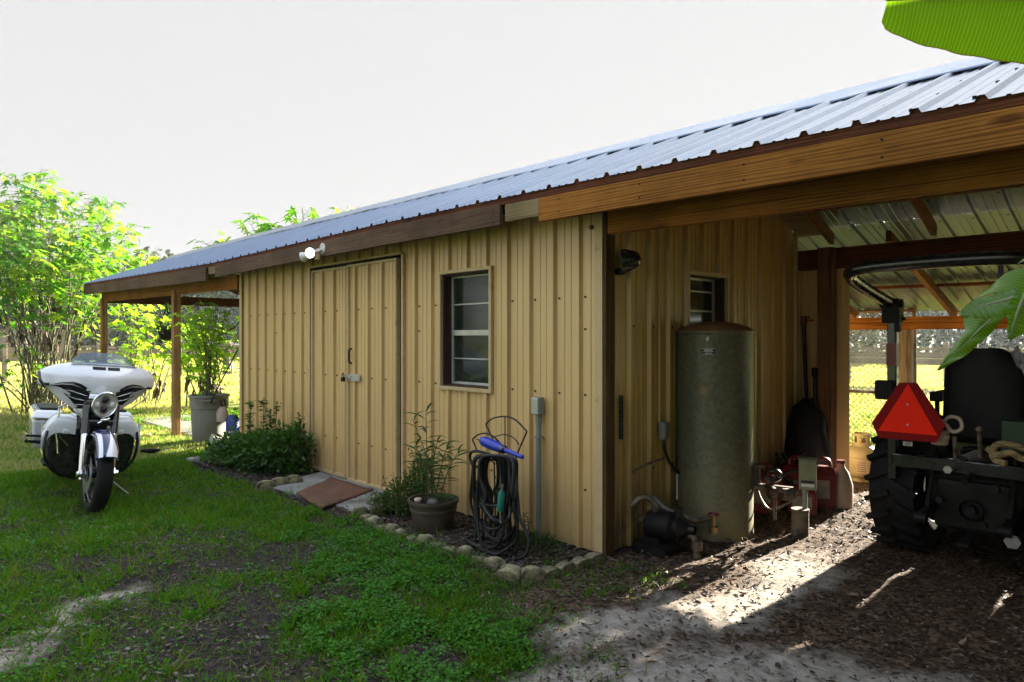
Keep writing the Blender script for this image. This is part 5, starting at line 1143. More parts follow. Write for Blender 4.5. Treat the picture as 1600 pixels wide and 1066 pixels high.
mb = MB(); mb.box((1.48,1.25,.42),(1.96,2.35,.60)); mb.box((1.52,1.22,.26),(1.92,1.6,.56)); mb.build('transmission', M['darkmetal'], TR, bevel=.03)
mb = MB(); mb.cyl((1.35,1.64,.43),(2.1,1.64,.43),.07,16); mb.cyl((1.72,1.16,.40),(1.72,1.25,.40),.028,12); mb.lathe([(.06,0),(.055,.04)],(1.72,1.18,.40),(0,1,0)); mb.build('rear_axle', M['darkmetal'], TR)
mb = MB(); mb.box((1.50,1.95,.50),(1.94,2.5,.56)); mb.build('floor_platform', M['blackmat'], TR, bevel=.01)
mb = MB(); mb.add([(1.47,2.45,.50),(1.97,2.45,.50),(1.94,3.35,.48),(1.50,3.35,.48),(1.48,2.45,1.02),(1.96,2.45,1.02),(1.92,3.40,.86),(1.52,3.40,.86)],[(0,3,2,1),(4,5,6,7),(0,1,5,4),(1,2,6,5),(2,3,7,6),(3,0,4,7)]); mb.build('hood', M['greenp'], TR, bevel=.05, seg=4)
mb = MB(); mb.tube([(1.72,2.45,.98),(1.72,2.28,1.06)],.02,10); c_ = Vector((1.72,2.22,1.10)); mb.tube([c_+Vector((.18*math.cos(t*math.pi/12), .10*math.sin(t*math.pi/12), .15*math.sin(t*math.pi/12))) for t in range(24)],.013,8,closed=True); mb.tube([c_+Vector((-.18,0,0)), c_+Vector((.18,0,0))],.01,6); mb.build('steering_wheel', M['blackmat'], TR, smooth=True)
# seat
mb = MB(); rows = []
for i in range(9):
    t = i/8; z = .80+.53*t; hw = .215*(1-.0*t)*(1 if t < .75 else math.sqrt(max(.05, 1-((t-.75)/.27)**2)))
    rows.append([(1.72+hw*math.sin(a), 1.46+.09*t-.055*math.cos(a), z) for a in [2*math.pi*k/20 for k in range(21)]])
mb.grid(rows); mb.add(rows[-1][:-1], [tuple(range(20))]); stt = mb.build('seat', M['seat'], TR, smooth=True)
mb = MB(); mb.obox((1.72,1.70,.80),(.44,.42,.12)); mb.build('seat_cushion', M['seat'], stt, bevel=.04, seg=4)
for s_ in (-1, 1): mb = MB(); mb.obox((1.72+s_*.255,1.62,1.02),(.07,.28,.06)); mb.cyl((1.72+s_*.255,1.52,.82),(1.72+s_*.255,1.52,1.02),.015,8); mb.build('armrest', M['blackmat'], stt, bevel=.015)
# roll bar
mb = MB()
for x in (1.30, 2.14): mb.beam((x,1.22,.52),(x,1.22,1.54),.055,.055,up=(0,1,0))
mb.box((1.30,1.19,.60),(2.14,1.25,.68)); rb = mb.build('roll_bar', M['black'], TR, bevel=.008)
for x in (1.30, 2.14):
    mb = MB(); mb.box((x-.0285,1.1885,1.22),(x+.0285,1.2515,1.36)); mb.build('red_reflector', M['redcan'], rb)
    mb = MB(); mb.obox((x,1.215,1.56),(.09,.12,.15)); mb.cyl((x-.065,1.20,1.60),(x+.065,1.20,1.60),.022,12); mb.obox((x+.04,1.18,1.50),(.03,.05,.14)); mb.cyl((x-.05,1.23,1.51),(x+.07,1.23,1.51),.012,8); mb.build('hinge', M['blackmat'], rb, bevel=.01)
hz = 1.605
hoop = smoothpath([(1.30,1.20,hz),(1.275,.95,1.66),(1.265,.66,1.725),(1.30,.53,1.755),(1.42,.475,1.77),(1.72,.46,1.775),(2.02,.475,1.77),(2.14,.53,1.755),(2.175,.66,1.725),(2.165,.95,1.66),(2.14,1.20,hz)],6)
mb = MB(); mb.tube(hoop, .034, 14); mb.build('folded_hoop', M['black'], TR, smooth=True)
mb = MB(); mb.obox((1.27,1.17,1.07),(.11,.05,.12)); mb.build('tail_light', M['blackmat'], TR, bevel=.012); mb = MB(); mb.obox((2.17,1.17,1.07),(.11,.05,.12)); mb.build('tail_light', M['blackmat'], TR, bevel=.012)
sy = 1.0; o3 = [on_y(a, b, sy) for a, b in ((1405,598),(1433,598),(1477,664),(1463,692),(1373,684),(1362,661))]
def paintmat(name, col, rough=.6): return simple(name, col, rough, var=.06, nsc=20, spec=.12)
mb = MB(); mb.prism(o3, (0,.004,0)); sg = mb.build('warning_triangle', paintmat('deep_red_border', (.22,.004,.004)), TR)
M['orange'] = paintmat('fluorescent_red', (1.0,.022,.004), .6)
mb = MB(); mb.prism([on_y(a, b, sy-.003) for a, b in ((1419,600),(1465,681),(1372,673))], (0,.0025,0)); mb.build('triangle_face', M['orange'], sg)
mb = MB()
for a_, b_ in ((1418,632),(1418,664)): mb.cyl(on_y(a_, b_, sy-.004), on_y(a_, b_, sy-.010), .006, 8)
mb.build('rivets', M['steel'], sg)
mb = MB(); mb.beam((1.33,1.2,.98),(1.45,1.01,.98),.03,.02); mb.build('bracket', M['blackmat'], TR)
pc_ = on_y(1418.5,693.5,1.06); mb = MB(); mb.obox(pc_,(.05,.004,.026)); pl_ = mb.build('number_plate', M['label_white'], TR)
fc = bpy.data.curves.new('plate_text', 'FONT'); fc.body = '50'; fc.size = .026; fc.align_x = 'CENTER'; fc.align_y = 'CENTER'; fc.extrude = .0006
fo = bpy.data.objects.new('plate_text', fc); scene.collection.objects.link(fo); fo.parent = pl_; fo.location = Vector((pc_.x, pc_.y-.004, pc_.z))-ORI[TR.name]; fo.rotation_euler = (R(90),0,0); fc.materials.append(M['label_black'])
bpy.context.view_layer.update(); me_ = bpy.data.meshes.new_from_object(fo.evaluated_get(bpy.context.evaluated_depsgraph_get())); me_.name = 'plate_text'
f2_ = bpy.data.objects.new('plate_text', me_); scene.collection.objects.link(f2_); f2_.parent = pl_; f2_.location = fo.location; f2_.rotation_euler = fo.rotation_euler; bpy.data.objects.remove(fo); f2_.name = 'plate_text'
mb = MB(); mb.box((1.20,2.15,.12),(2.24,2.75,.30)); mb.build('sun_block_deck', M['greenp'], TR, bevel=.03)  # deck added under the tractor to block sun on the ground
mb = MB(); rows = [[(x, 3.62+.30*math.cos(R(a)), .36+.32*math.sin(R(a))) for x in (1.14,1.4,1.72,2.1,2.32)] for a in range(90,271,20)]; mb.grid(rows); mb.prism([(1.14,3.62+.3*math.cos(R(a)),.36+.32*math.sin(R(a))) for a in range(90,271,20)],(.008,0,0)); mb.prism([(2.312,3.62+.3*math.cos(R(a)),.36+.32*math.sin(R(a))) for a in range(90,271,20)],(.008,0,0)); mb.build('sun_block_bucket', M['greenp'], TR, solid=.01)  # bucket added to keep low sun off the ground behind the tractor
mb = MB(); [mb.tube([(x,2.2,.95),(x,2.9,.85),(x,3.3,.45)],[.04,.04,.035],8) for x in (1.42,2.02)]; mb.build('loader_arms', M['greenp'], TR)  # arms carrying the added bucket
# hitch, links, bits
mb = MB()
for x in (1.52, 1.92): mb.beam((x,1.45,.42),(x,.98,.36),.03,.06); mb.tube([(x,1.30,.72),(x,1.10,.40)],.014,8); mb.cyl((x-.03,.98,.36),(x+.03,.98,.36),.03,12)
mb.tube([(1.72,1.30,.62),(1.72,1.05,.58)],.018,10); mb.beam((1.72,1.4,.26),(1.72,1.0,.24),.06,.02); mb.build('hitch_links', M['darkmetal'], TR)
for q, (x, y, z, r) in enumerate(((1.62,1.18,.62,.018),(1.85,1.15,.55,.02),(1.58,1.17,.44,.016),(1.95,1.05,.30,.03),(1.80,1.13,.34,.015),(1.70,1.14,.70,.013))):
    mb = MB(); mb.cyl((x,y,z),(x,y-.05,z+.01),r,12); mb.cyl((x,y-.05,z+.01),(x,y-.065,z+.01),r*1.3,6); mb.build('coupler', M['darkmetal'] if q % 3 else M['steel'], TR)
mb = MB(); mb.cyl((1.78,1.12,.72),(1.78,1.10,.86),.012,8); mb.cyl((1.66,1.12,.70),(1.66,1.10,.83),.012,8); mb.ball((1.78,1.10,.88),.02); mb.build('levers', M['galvpipe'], TR)
mb = MB(); mb.lathe([(.042,0),(.05,.08),(.053,.085),(.046,.085),(.04,.01),(0,.01)],(1.585,1.10,.775),n=20); mb.build('cup_holder', M['milky'], TR)
mb = MB(); mb.obox((2.02,1.10,.86),(.26,.12,.17)); mb.build('tool_box', M['greenp'], TR, bevel=.01)
g = thing('rope_bundle', (1.63,1.10,.88), 'pale rope and cloth strip bundled on the tractor beside the warning triangle', 'rope'); mb = MB()
mb.tube(smoothpath([(1.58,1.08,.93),(1.62,1.07,.90),(1.66,1.06,.86),(1.70,1.07,.88),(1.69,1.08,.93),(1.64,1.08,.94),(1.60,1.09,.89),(1.59,1.08,.84),(1.64,1.07,.82)],5),.011,8); mb.build('rope', M['milky'], g, smooth=True)
g = thing('yellow_strap', (1.93,1.04,.76), 'crumpled yellowish lifting strap hung on the tractor hitch, right of the triangle', 'strap'); mb = MB(); mb.tube(smoothpath([(1.83,1.03,.79),(1.88,1.02,.76),(1.94,1.01,.78),(1.99,1.03,.75),(2.02,1.03,.79),(1.95,1.02,.82),(1.87,1.03,.81),(1.86,1.02,.74),(1.92,1.0,.72)],5),[.018]*41,8); mb.build('strap_web', M['raw'], g, smooth=True)
M['silver'] = simple('silver_plastic_sheet', (.45,.47,.50), .25, .6, var=.15, bump=.6, bsc=18)
g = thing('silver_cover', (1.99,1.45,1.1), 'crinkled silver plastic cover draped over the right side of the tractor seat', 'cover'); mb = MB(); rows = []
for i in range(14):
    t = i/13; c_ = Vector((1.885+.16*t**.8, 1.42-.03*t, 1.33-.36*t)); rows.append([c_+Vector((.035*s_, -.03*abs(s_)+.014*math.sin(i*1.9+s_*3), .02*math.sin(i*1.3+s_*5))) for s_ in np.linspace(-1,1,8)])
mb.grid(rows); mb.build('sheet', M['silver'], g, smooth=True)
# blue strap hanging from the carport beam
g = thing('blue_strap', (1.61,2.0,2.0), 'dark blue strap hanging straight down from the carport beam behind the roll bar', 'strap'); mb = MB(); a_, b_ = on_y(1564,368,2.79), on_y(1564,468,2.79); mb.beam(a_, b_, .035, .008, up=(0,1,0)); mb.tube([b_, b_+Vector((0,0,-.05)), b_+Vector((.03,0,-.06))],.007,6); mb.build('webbing', M['navy'], g)
# ------------------------------------------------------------------ foliage materials
M['grass'] = leafmat('grass_blades', [(.036,.135,.004),(.062,.20,.006),(.098,.25,.010),(.052,.165,.006),(.12,.23,.014),(.22,.19,.06)], .42, .6, spec=.12)
M['fieldgrass'] = leafmat('field_grass', [(.19,.22,.07),(.25,.27,.10),(.31,.31,.16),(.38,.35,.24)], .5, .6, 1.35)
M['clover'] = leafmat('clover', [(.035,.13,.012),(.055,.19,.016),(.075,.23,.018)], .32, .5, spec=.15)
M['deadleaf'] = leafmat('dead_leaf', [(.028,.016,.010),(.060,.034,.019),(.09,.05,.028),(.20,.13,.085),(.05,.028,.017),(.03,.02,.013)], .08, .6, 1.0)
M['chips'] = leafmat('wood_chips', [(.020,.015,.012),(.045,.032,.025),(.09,.07,.055),(.17,.15,.13),(.03,.022,.018)], .0, .8, 1.0)
M['papaya'] = leafmat('lobed_leaves', [(.04,.15,.016),(.07,.21,.020),(.11,.27,.025),(.26,.36,.04),(.05,.17,.02)], .56, .45, 1.6)
M['lit_leaves'] = leafmat('leaves_painted_lit', [(.13,.30,.02),(.22,.42,.03),(.34,.48,.05),(.18,.36,.03)], .62, .45, 1.8)  # leaf colour brightened to stand in for backlight under the porch
M['papstem'] = simple('green_brown_stems', (.10,.095,.040), .6, var=.5, nsc=3)
M['shrub'] = leafmat('shrub_leaves', [(.018,.058,.010),(.034,.092,.014),(.055,.125,.020)], .3, .38)
M['shrubby'] = leafmat('shrub_leaves_bright', [(.022,.075,.010),(.042,.12,.014),(.075,.17,.020)], .34, .36)
M['fern'] = leafmat('fern_leaves', [(.035,.075,.012),(.06,.11,.016),(.09,.14,.02)], .35, .45)
M['narrow'] = leafmat('narrow_leaves', [(.030,.085,.018),(.055,.13,.024)], .3, .35)
M['oak'] = leafmat('oak_leaves', [(.020,.040,.012),(.035,.062,.018),(.05,.08,.022)], .3, .5)
M['farwood'] = leafmat('far_tree_leaves', [(.035,.055,.025),(.055,.08,.035),(.075,.105,.05)], .25, 1.0, 1.1, spec=.05)
M['bark'] = simple('bark', (.10,.085,.065), .9, var=.35, nsc=9, bump=.8, scale=(1,1,.3))
hanger(-9.4,.25,1.50,1.0,'dark hanging basket under the porch roof between the two wooden posts'); hanger(-6.4,1.3,1.62,.9,'dark hanging basket under the porch close to the shed wall')
mb = MB(); mb.tube([(-5.75,.15,1.90),(-6.9,.4,1.55),(-8.0,.1,1.15)],.008,6); o = mb.build('guy_line', M['hose']); props(o, 'thin dark line sloping from the shed wall down to the porch post', 'cord')
mb = MB(); mb.tube([(-5.78,-.02,1.25),(-6.35,-.05,.75),(-6.62,-.05,.52)],.009,6); o = mb.build('leaning_pole', M['hose']); props(o, 'thin dark pole slanting from the shed corner down into the grey dustbin', 'pole')
# ------------------------------------------------------------------ polar sampling in view
def polar(n, r0, r1, p=1.0, a0=-39, a1=39):
    u = rng.random(n); r = (r0**(2-p)+u*(r1**(2-p)-r0**(2-p)))**(1/(2-p)); a = R(YAW)+np.radians(rng.uniform(a0, a1, n))
    return CAM[0]-np.sin(a)*r, CAM[1]+np.cos(a)*r, r
def upright(n, tilt=.5):
    A = np.stack([rng.normal(0, tilt, n), rng.normal(0, tilt, n), np.ones(n)], 1); return A
def gnd(x, y):
    z = gz(x, y); nm = 1-sstep(3, 14, np.hypot(x-.5, y+1.2)); s_ = sandmask(x, y)
    return z+nm*((fbm(x, y, 9, 4, 31)-.5)*.035*(1-s_*.55)+(fbm(x, y, 2.3, 3, 32)-.5)*.05)
# lawn
x, y, r = polar(640000, 2.2, 15, 1.35, -52, 42); g_ = grassmask(x, y); k = rng.random(len(x)) < g_*.95; x, y, r = x[k], y[k], r[k]; n = len(x)
L = (.016+.026*rng.random(n))*(1+.045*r)*(1+1.2*sstep(.62, .8, fbm(x, y, 2.6, 3, 44)))*(.75+.7*fbm(x, y, 1.7, 2, 41)); W = (.0022+.0016*rng.random(n))*(1+.32*r)
o = leaves('lawn_grass', np.stack([x, y, gnd(x, y)-.004], 1), upright(n, .95), rng.normal(0, 1, (n, 3)), L, W, 'tri', M['grass']); o['kind'] = 'stuff'
# taller grass tufts scattered about
def tufts(C, per, h, w_, name, m='grass', tilt=.55, kind='stuff', tpl='blade', spread=.02):
    C = np.array(C); P = np.repeat(C, per, 0); nn = len(P); P = P+np.concatenate([rng.normal(0, spread, (nn, 2)), np.zeros((nn, 1))], 1)
    o_ = leaves(name, P, upright(nn, tilt), rng.normal(0, 1, (nn, 3)), h*rng.uniform(.5, 1.1, nn), w_*rng.uniform(.7, 1.2, nn), tpl, M[m]); o_['kind'] = kind; return o_
x, y, r = polar(5200, 2.4, 9, 1.2); g_ = np.maximum(grassmask(x, y)*.8, .08*((x < .55))); ok_ = (rng.random(len(x)) < g_) & ~((y > -.02) & (y < 5)) & (sandmask(x, y) < .25); x, y = x[ok_], y[ok_]
tufts(np.stack([x, y, gnd(x, y)-.004], 1), 9, .095, .0048, 'grass_tufts', tilt=.75)
x, y, r = polar(9000, 2.3, 8, 1.1); k = (grassmask(x, y) > .05) & ~((y > -.03) & (x > -6)); x, y = x[k], y[k]; n = len(x)
M['straw'] = leafmat('dry_straw', [(.12,.09,.04),(.24,.19,.09),(.34,.28,.15)], .1, .8, 1.0)
A = np.stack([rng.normal(0,1,n), rng.normal(0,1,n), rng.uniform(-.05,.35,n)], 1); o = leaves('dry_grass', np.stack([x, y, gnd(x, y)+rng.uniform(.002,.02,n)], 1), A, rng.normal(0,1,(n,3)), rng.uniform(.02,.09,n), rng.uniform(.0015,.003,n), 'tri', M['straw']); o['kind'] = 'stuff'
x, y, r = polar(420, 2.4, 6.5, 1.0); k = (grassmask(x, y) > .25) & ~((y > -.03) & (x > -6)); x, y = x[k], y[k]
tufts(np.stack([x, y, gnd(x, y)-.004], 1), 7, .15, .009, 'coarse_weeds', m='grass', tilt=.6, spread=.006)
# broad-leaved ground cover in clumps
x, y, r = polar(900000, 2.2, 6.5, 1.1); c_ = fbm(x, y, 4.5, 3, 51)*.6+fbm(x, y, 12, 2, 52)*.4
rich = seg_d(x, y, [(.42,-1.55),(.05,-1.75),(-.3,-1.55),(-.6,-1.15),(-1.5,-1.1)], .50); gm_ = grassmask(x, y)
k = (rng.random(len(x)) < np.clip(sstep(.47, .64, c_+.07*rich)*(.30+.70*rich), 0, 1)*np.clip(gm_+.3*rich, 0, 1)*.34); x, y = x[k], y[k]; n = len(x)
A = np.stack([rng.normal(0,1,n), rng.normal(0,1,n), rng.uniform(-.1,.7,n)], 1); N = np.stack([rng.normal(0,.35,n), rng.normal(0,.35,n), np.ones(n)], 1)
o = leaves('ground_cover', np.stack([x, y, gnd(x, y)+rng.uniform(.004,.045,n)], 1), A, N, rng.uniform(.012,.026,n), rng.uniform(.009,.018,n), 'oval', M['clover']); o['kind'] = 'stuff'
# field beyond
x, y, r = polar(420000, 11, 75, 1.45, -54, 45); k = ~((y > -.3) & (y < 5.2) & (x > -12.6) & (x < 7)); x, y, r = x[k], y[k], r[k]; n = len(x)
o = leaves('field_grass', np.stack([x, y, gz(x, y)-.01], 1), upright(n, .55), rng.normal(0, 1, (n, 3)), (.05+.04*rng.random(n))*(1+.02*r), (.006+.0016*r)*rng.uniform(.6,1.3,n), 'tri', M['fieldgrass']); o['kind'] = 'stuff'
x, y, r = polar(190000, 4.5, 17, 1.0, -56, -30); x2, y2, r2 = polar(60000, 7.5, 22, 1.0, -34, -14); x3, y3, r3 = polar(60000, 7.8, 22, 1.0, 24, 39)
x = np.concatenate([x, x2, x3]); y = np.concatenate([y, y2, y3]); k = ((x < -5.8) & (y > -9)) | (y > 5.0); k &= ~((x > -10.6) & (x < -7) & (y > .1) & (y < 1.1)); x, y = x[k], y[k]; n = len(x)
o = leaves('meadow_grass', np.stack([x, y, gz(x, y)-.005], 1), upright(n, .6), rng.normal(0, 1, (n, 3)), .05+.04*rng.random(n), .007, 'tri', M['fieldgrass']); o['kind'] = 'stuff'
# ------------------------------------------------------------------ litter and mulch
n = 12500; x = rng.uniform(-.1, 3.2, n); y = -1.6+6.3*rng.random(n)**1.15; k = ~((np.hypot(x-.2, y-.99) < .27)) & (x > .03+0*y) & (rng.random(n) < np.clip(1-.88*sandmask(x, y), .06, 1)*np.clip(sstep(-.25, .35, x-.55*np.clip(-y, 0, 2)), .02, 1)); x, y = x[k], y[k]; n = len(x)
A = np.stack([rng.normal(0,1,n), rng.normal(0,1,n), rng.uniform(-.25,.3,n)], 1); N = np.stack([rng.normal(0,.4,n), rng.normal(0,.4,n), np.ones(n)], 1)
o = leaves('leaf_litter', np.stack([x, y, gnd(x, y)+rng.uniform(.002,.014,n)], 1), A, N, (.008+.055*rng.random(n)**2.2), (.004+.022*rng.random(n)**2), 'litter', M['deadleaf']); o['kind'] = 'stuff'
n = 9000; x = rng.uniform(-5.2, .02, n); y = rng.uniform(-.78, -.03, n); k = ~((x > -3.5) & (x < -1.95) & (y > -.74)); x, y = x[k], y[k]; n = len(x)
A = np.stack([rng.normal(0,1,n), rng.normal(0,1,n), rng.uniform(-.2,.2,n)], 1); N = np.stack([rng.normal(0,.4,n), rng.normal(0,.4,n), np.ones(n)], 1)
o = leaves('mulch', np.stack([x, y, gnd(x, y)+rng.uniform(.002,.016,n)], 1), A, N, rng.uniform(.018,.05,n), rng.uniform(.006,.016,n), 'litter', M['chips']); o['kind'] = 'stuff'
x, y, r = polar(6500, 2.3, 8, 1.0); k = ~((y > -.05) & (x < .05)); x, y = x[k], y[k]; n = len(x)
A = np.stack([rng.normal(0,1,n), rng.normal(0,1,n), rng.uniform(-.1,.2,n)], 1); N = np.stack([rng.normal(0,.4,n), rng.normal(0,.4,n), np.ones(n)], 1)
o = leaves('fallen_leaves', np.stack([x, y, gnd(x, y)+rng.uniform(.006,.02,n)], 1), A, N, rng.uniform(.015,.045,n), rng.uniform(.008,.02,n), 'litter', M['chips']); o['kind'] = 'stuff'
# small clods and stones
n = 5000; x, y, r = polar(n, 2.3, 7, 1.1); k = (grassmask(x, y) < .6) & ~((y > -.02) & (x < .03)); x, y = x[k], y[k]; n = len(x)
o = leaves('soil_crumbs', np.stack([x, y, gnd(x, y)+.003], 1), rng.normal(0,1,(n,3)), rng.normal(0,1,(n,3)), rng.uniform(.004,.014,n), rng.uniform(.004,.012,n), 'litter', M['chips']); o['kind'] = 'stuff'
# twigs
mb = MB(); rg = random.Random(3)
for i in range(46):
    px_, py_ = rg.uniform(-1.5, 2.2), rg.uniform(-1.9, 1.2)
    if px_ < .1 and py_ > -.7: continue
    a = rg.uniform(0, 6.28); l = rg.uniform(.05,.16); z = float(gnd(np.array([px_]), np.array([py_]))[0])+.008; mb.tube([(px_,py_,z),(px_+l*.5*math.cos(a),py_+l*.5*math.sin(a),z+rg.uniform(0,.015)),(px_+l*math.cos(a+.3),py_+l*math.sin(a+.3),z)],.0018,5)
o = mb.build('fallen_twigs', M['greywood']); o['kind'] = 'stuff'
# ------------------------------------------------------------------ lobed-leaf thickets
def thicket(name, bx, by, z0, nst, rad, H, lab, lsz=.26, lpf=30, lo=.45, rb=.35, seed=1, drop=1.5, group=None, dead=True, offs=(0,0), thick=.016, petr=.22, lm='papaya'):
    T_ = thing(name, (bx, by, z0), lab, 'tall plant', group); rg = np.random.default_rng(seed); mb = MB(); P = []; A = []; N = []; DP = []; DA = []
    for s_ in range(nst):
        a = rg.uniform(0, 6.283); q = math.sqrt(rg.random()); rt = rad*q; h = (H-drop*q**1.6)*(1-.20*rg.random()**1.5)
        b0 = Vector((bx+rb*rg.normal()*.6, by+rb*rg.normal()*.6, z0-.05)); tip = Vector((bx+offs[0]+rt*math.cos(a), by+offs[1]+rt*math.sin(a), z0+h))
        md_ = b0.lerp(tip, .5)+Vector((-(tip.x-b0.x)*.12, -(tip.y-b0.y)*.12, h*.05)); pts_ = smoothpath([b0, md_, tip], 5)
        mb.tube(pts_, [thick*(1-.75*i/(len(pts_)-1)) for i in range(len(pts_))], 6)
        for k in range(int(lpf)):
            t = lo+(1-lo)*rg.random()**.75; u = t*(len(pts_)-1); i = min(int(u), len(pts_)-2); c = pts_[i].lerp(pts_[i+1], u-i); b = rg.uniform(0, 6.283); d = Vector((math.cos(b), math.sin(b), rg.uniform(-.15,.45)))
            pl = petr*rg.uniform(.5,1.3); e = c+d*pl; mb.tube([c, e], [.004,.0025], 3, caps=False); P.append(e); A.append((d.x, d.y, rg.uniform(-.75,.05))); N.append((rg.normal()*.55, rg.normal()*.55+.35, 1))
        if dead and rg.random() < .7:
            for k in range(4):
                t = lo*rg.uniform(.75,1.15); u = t*(len(pts_)-1); i = min(int(u), len(pts_)-2); DP.append(pts_[i].lerp(pts_[i+1], u-i)); DA.append((rg.normal()*.15, rg.normal()*.15, -1))
    mb.build('stems', M['papstem'], T_)
    n = len(P); sz = lsz*rg.uniform(.6,1.2,n); leaves('foliage', P, A, N, sz, sz*.85, 'palm', M[lm], T_)
    if DP: leaves('dead_leaves', DP, DA, rg.normal(0,1,(len(DP),3)), .26*rg.uniform(.5,1.2,len(DP)), .075, 'lance', M['deadleaf'], T_)
    return T_
c_ = at(78, 640, 13.4); tc_ = at(66, 640, 14.6)
thicket('tree_marigold', c_.x, c_.y, -.07, 50, 2.3, 5.3, 'huge fan of tall stems with bright backlit lobed leaves standing left of the porch', .22, 46, .47, .34, 5, drop=1.9, offs=(tc_.x-c_.x, tc_.y-c_.y))
thicket('tree_marigold', c_.x+.1, c_.y-.3, -.07, 9, 1.5, 1.9, 'low leafy stems round the foot of the big fan-shaped plant', .17, 9, .35, .2, 12, drop=1.0, dead=False)
c2 = at(505, 528, 15.5); thicket('tree_marigold', c2.x, c2.y, -.05, 28, 2.5, 4.75, 'tall backlit plant behind the shed whose leafy top shows above the roof line', .30, 26, .5, .5, 3, drop=1.3)
c3 = at(330, 528, 14.5); thicket('tree_marigold', c3.x, c3.y, -.07, 20, 1.5, 2.5, 'leafy backlit plant seen under the porch behind the grey dustbin', .20, 17, .3, .3, 4, drop=.8, lm='lit_leaves')
c4 = at(215, 528, 15.0); thicket('tree_marigold', c4.x, c4.y, -.07, 16, 1.2, 2.6, 'leafy plant seen behind the two porch posts, left of the dustbin', .20, 15, .3, .3, 6, drop=.8, lm='lit_leaves')
thicket('bin_plant', -6.86, .02, .55, 11, .52, 1.45, 'leafy green plant growing out of the grey dustbin under the porch', .115, 22, .12, .10, 5, drop=.25, dead=False, thick=.009, petr=.10, lm='lit_leaves')
# ------------------------------------------------------------------ shrubs by the wall
def shrub(name, lab, blobs, n, m, L_, W_, tpl='lance', sprigs=(), up=.5, cat='shrub', seed=1):
    rg = np.random.default_rng(seed); cx, cy = blobs[0][0], blobs[0][1]; T_ = thing(name, (cx, cy, 0), lab, cat); P = []; A = []; N = []
    tot = sum(b[3]*b[4]*b[5] for b in blobs); mb = MB()
    for bx, by, bz, rx, ry, rz in blobs:
        k = int(n*rx*ry*rz/tot); v = rg.normal(0,1,(k,3)); v /= np.linalg.norm(v,axis=1,keepdims=True); q = rg.random(k)**.4; lump = .75+.45*np.sin(v[:,0]*7+bx*9)*np.sin(v[:,1]*6+2)*np.sin(v[:,2]*5+1)
        p = np.array([bx,by,bz])+v*np.array([rx,ry,rz])*(q*lump+.15)[:,None]; ok2 = p[:,2] > .01; p = p[ok2]; v = v[ok2]
        P.append(p); A.append(v+np.array([0,0,up])+rg.normal(0,.5,p.shape)); N.append(rg.normal(0,.5,p.shape)+np.array([0,0,1]))
        for j in range(16): d = Vector(rg.normal(0,1,3)); d.z = abs(d.z)+.4; d.normalize(); mb.tube([(bx,by,0),(bx+d.x*rx*.5,by+d.y*ry*.5,bz*.6),(bx+d.x*rx*.9,by+d.y*ry*.9,bz+d.z*rz*.85)],[.006,.004,.002],5)
    for sx, sy, h, r_ in sprigs:
        b = Vector((sx, sy, .05)); tip = Vector((sx+rg.normal()*.03, sy+rg.normal()*.03, h)); mb.tube([b, b.lerp(tip,.5), tip],[.005,.004,.002],5); k = int(h*75)
        t = rg.random(k)**.6; t = .25+.75*t; c = np.array(b)[None,:]*(1-t[:,None])+np.array(tip)[None,:]*t[:,None]; a = rg.uniform(0,6.283,k); P.append(c); A.append(np.stack([np.cos(a),np.sin(a),rg.uniform(.0,.7,k)],1)); N.append(rg.normal(0,.3,(k,3))+np.array([0,0,1]))
    P = np.concatenate(P); k = len(P); leaves('foliage', P, np.concatenate(A), np.concatenate(N), L_*rg.uniform(.6,1.25,k), W_*rg.uniform(.7,1.2,k), tpl, M[m], T_); mb.build('stems', M['papstem'], T_); return T_
shrub('leafy_shrub', 'dense dark green leafy shrub with upright sprigs against the shed wall left of the doors', [(-4.55,-.38,.16,.62,.34,.20),(-4.05,-.34,.20,.42,.30,.24),(-3.78,-.25,.24,.18,.20,.30),(-5.0,-.40,.10,.35,.28,.14)], 5200, 'shrubby', .066, .032,
      sprigs=[(-4.42,-.30,.76,.1),(-4.36,-.22,.70,.1),(-4.30,-.28,.62,.1),(-4.98,-.20,.66,.1),(-4.9,-.25,.54,.1),(-5.05,-.28,.58,.1),(-3.80,-.12,.62,.1),(-3.88,-.2,.52,.1),(-3.70,-.2,.40,.1),(-4.15,-.25,.45,.1),(-4.6,-.45,.36,.1),(-4.2,-.5,.33,.1),(-3.95,-.30,.42,.1)], seed=4)
shrub('ferny_shrub', 'small feathery bright green shrub between the doors and the barrel pot', [(-1.72,-.34,.14,.18,.20,.16),(-1.70,-.20,.28,.10,.12,.22),(-1.84,-.46,.08,.14,.12,.09)], 3600, 'fern', .030, .012, sprigs=[(-1.70,-.16,.50,.1),(-1.66,-.20,.42,.1),(-1.75,-.3,.36,.1)], seed=5)
shrub('weed_patch', 'low weeds growing at the foot of the grey conduit riser', [(-.40,-.22,.03,.26,.16,.06),(-.55,-.25,.04,.10,.10,.07)], 650, 'shrub', .045, .008, sprigs=[(-.56,-.16,.20,.1),(-.54,-.14,.17,.1),(-.40,-.2,.12,.1),(-.30,-.15,.12,.1)], cat='weeds', seed=6)
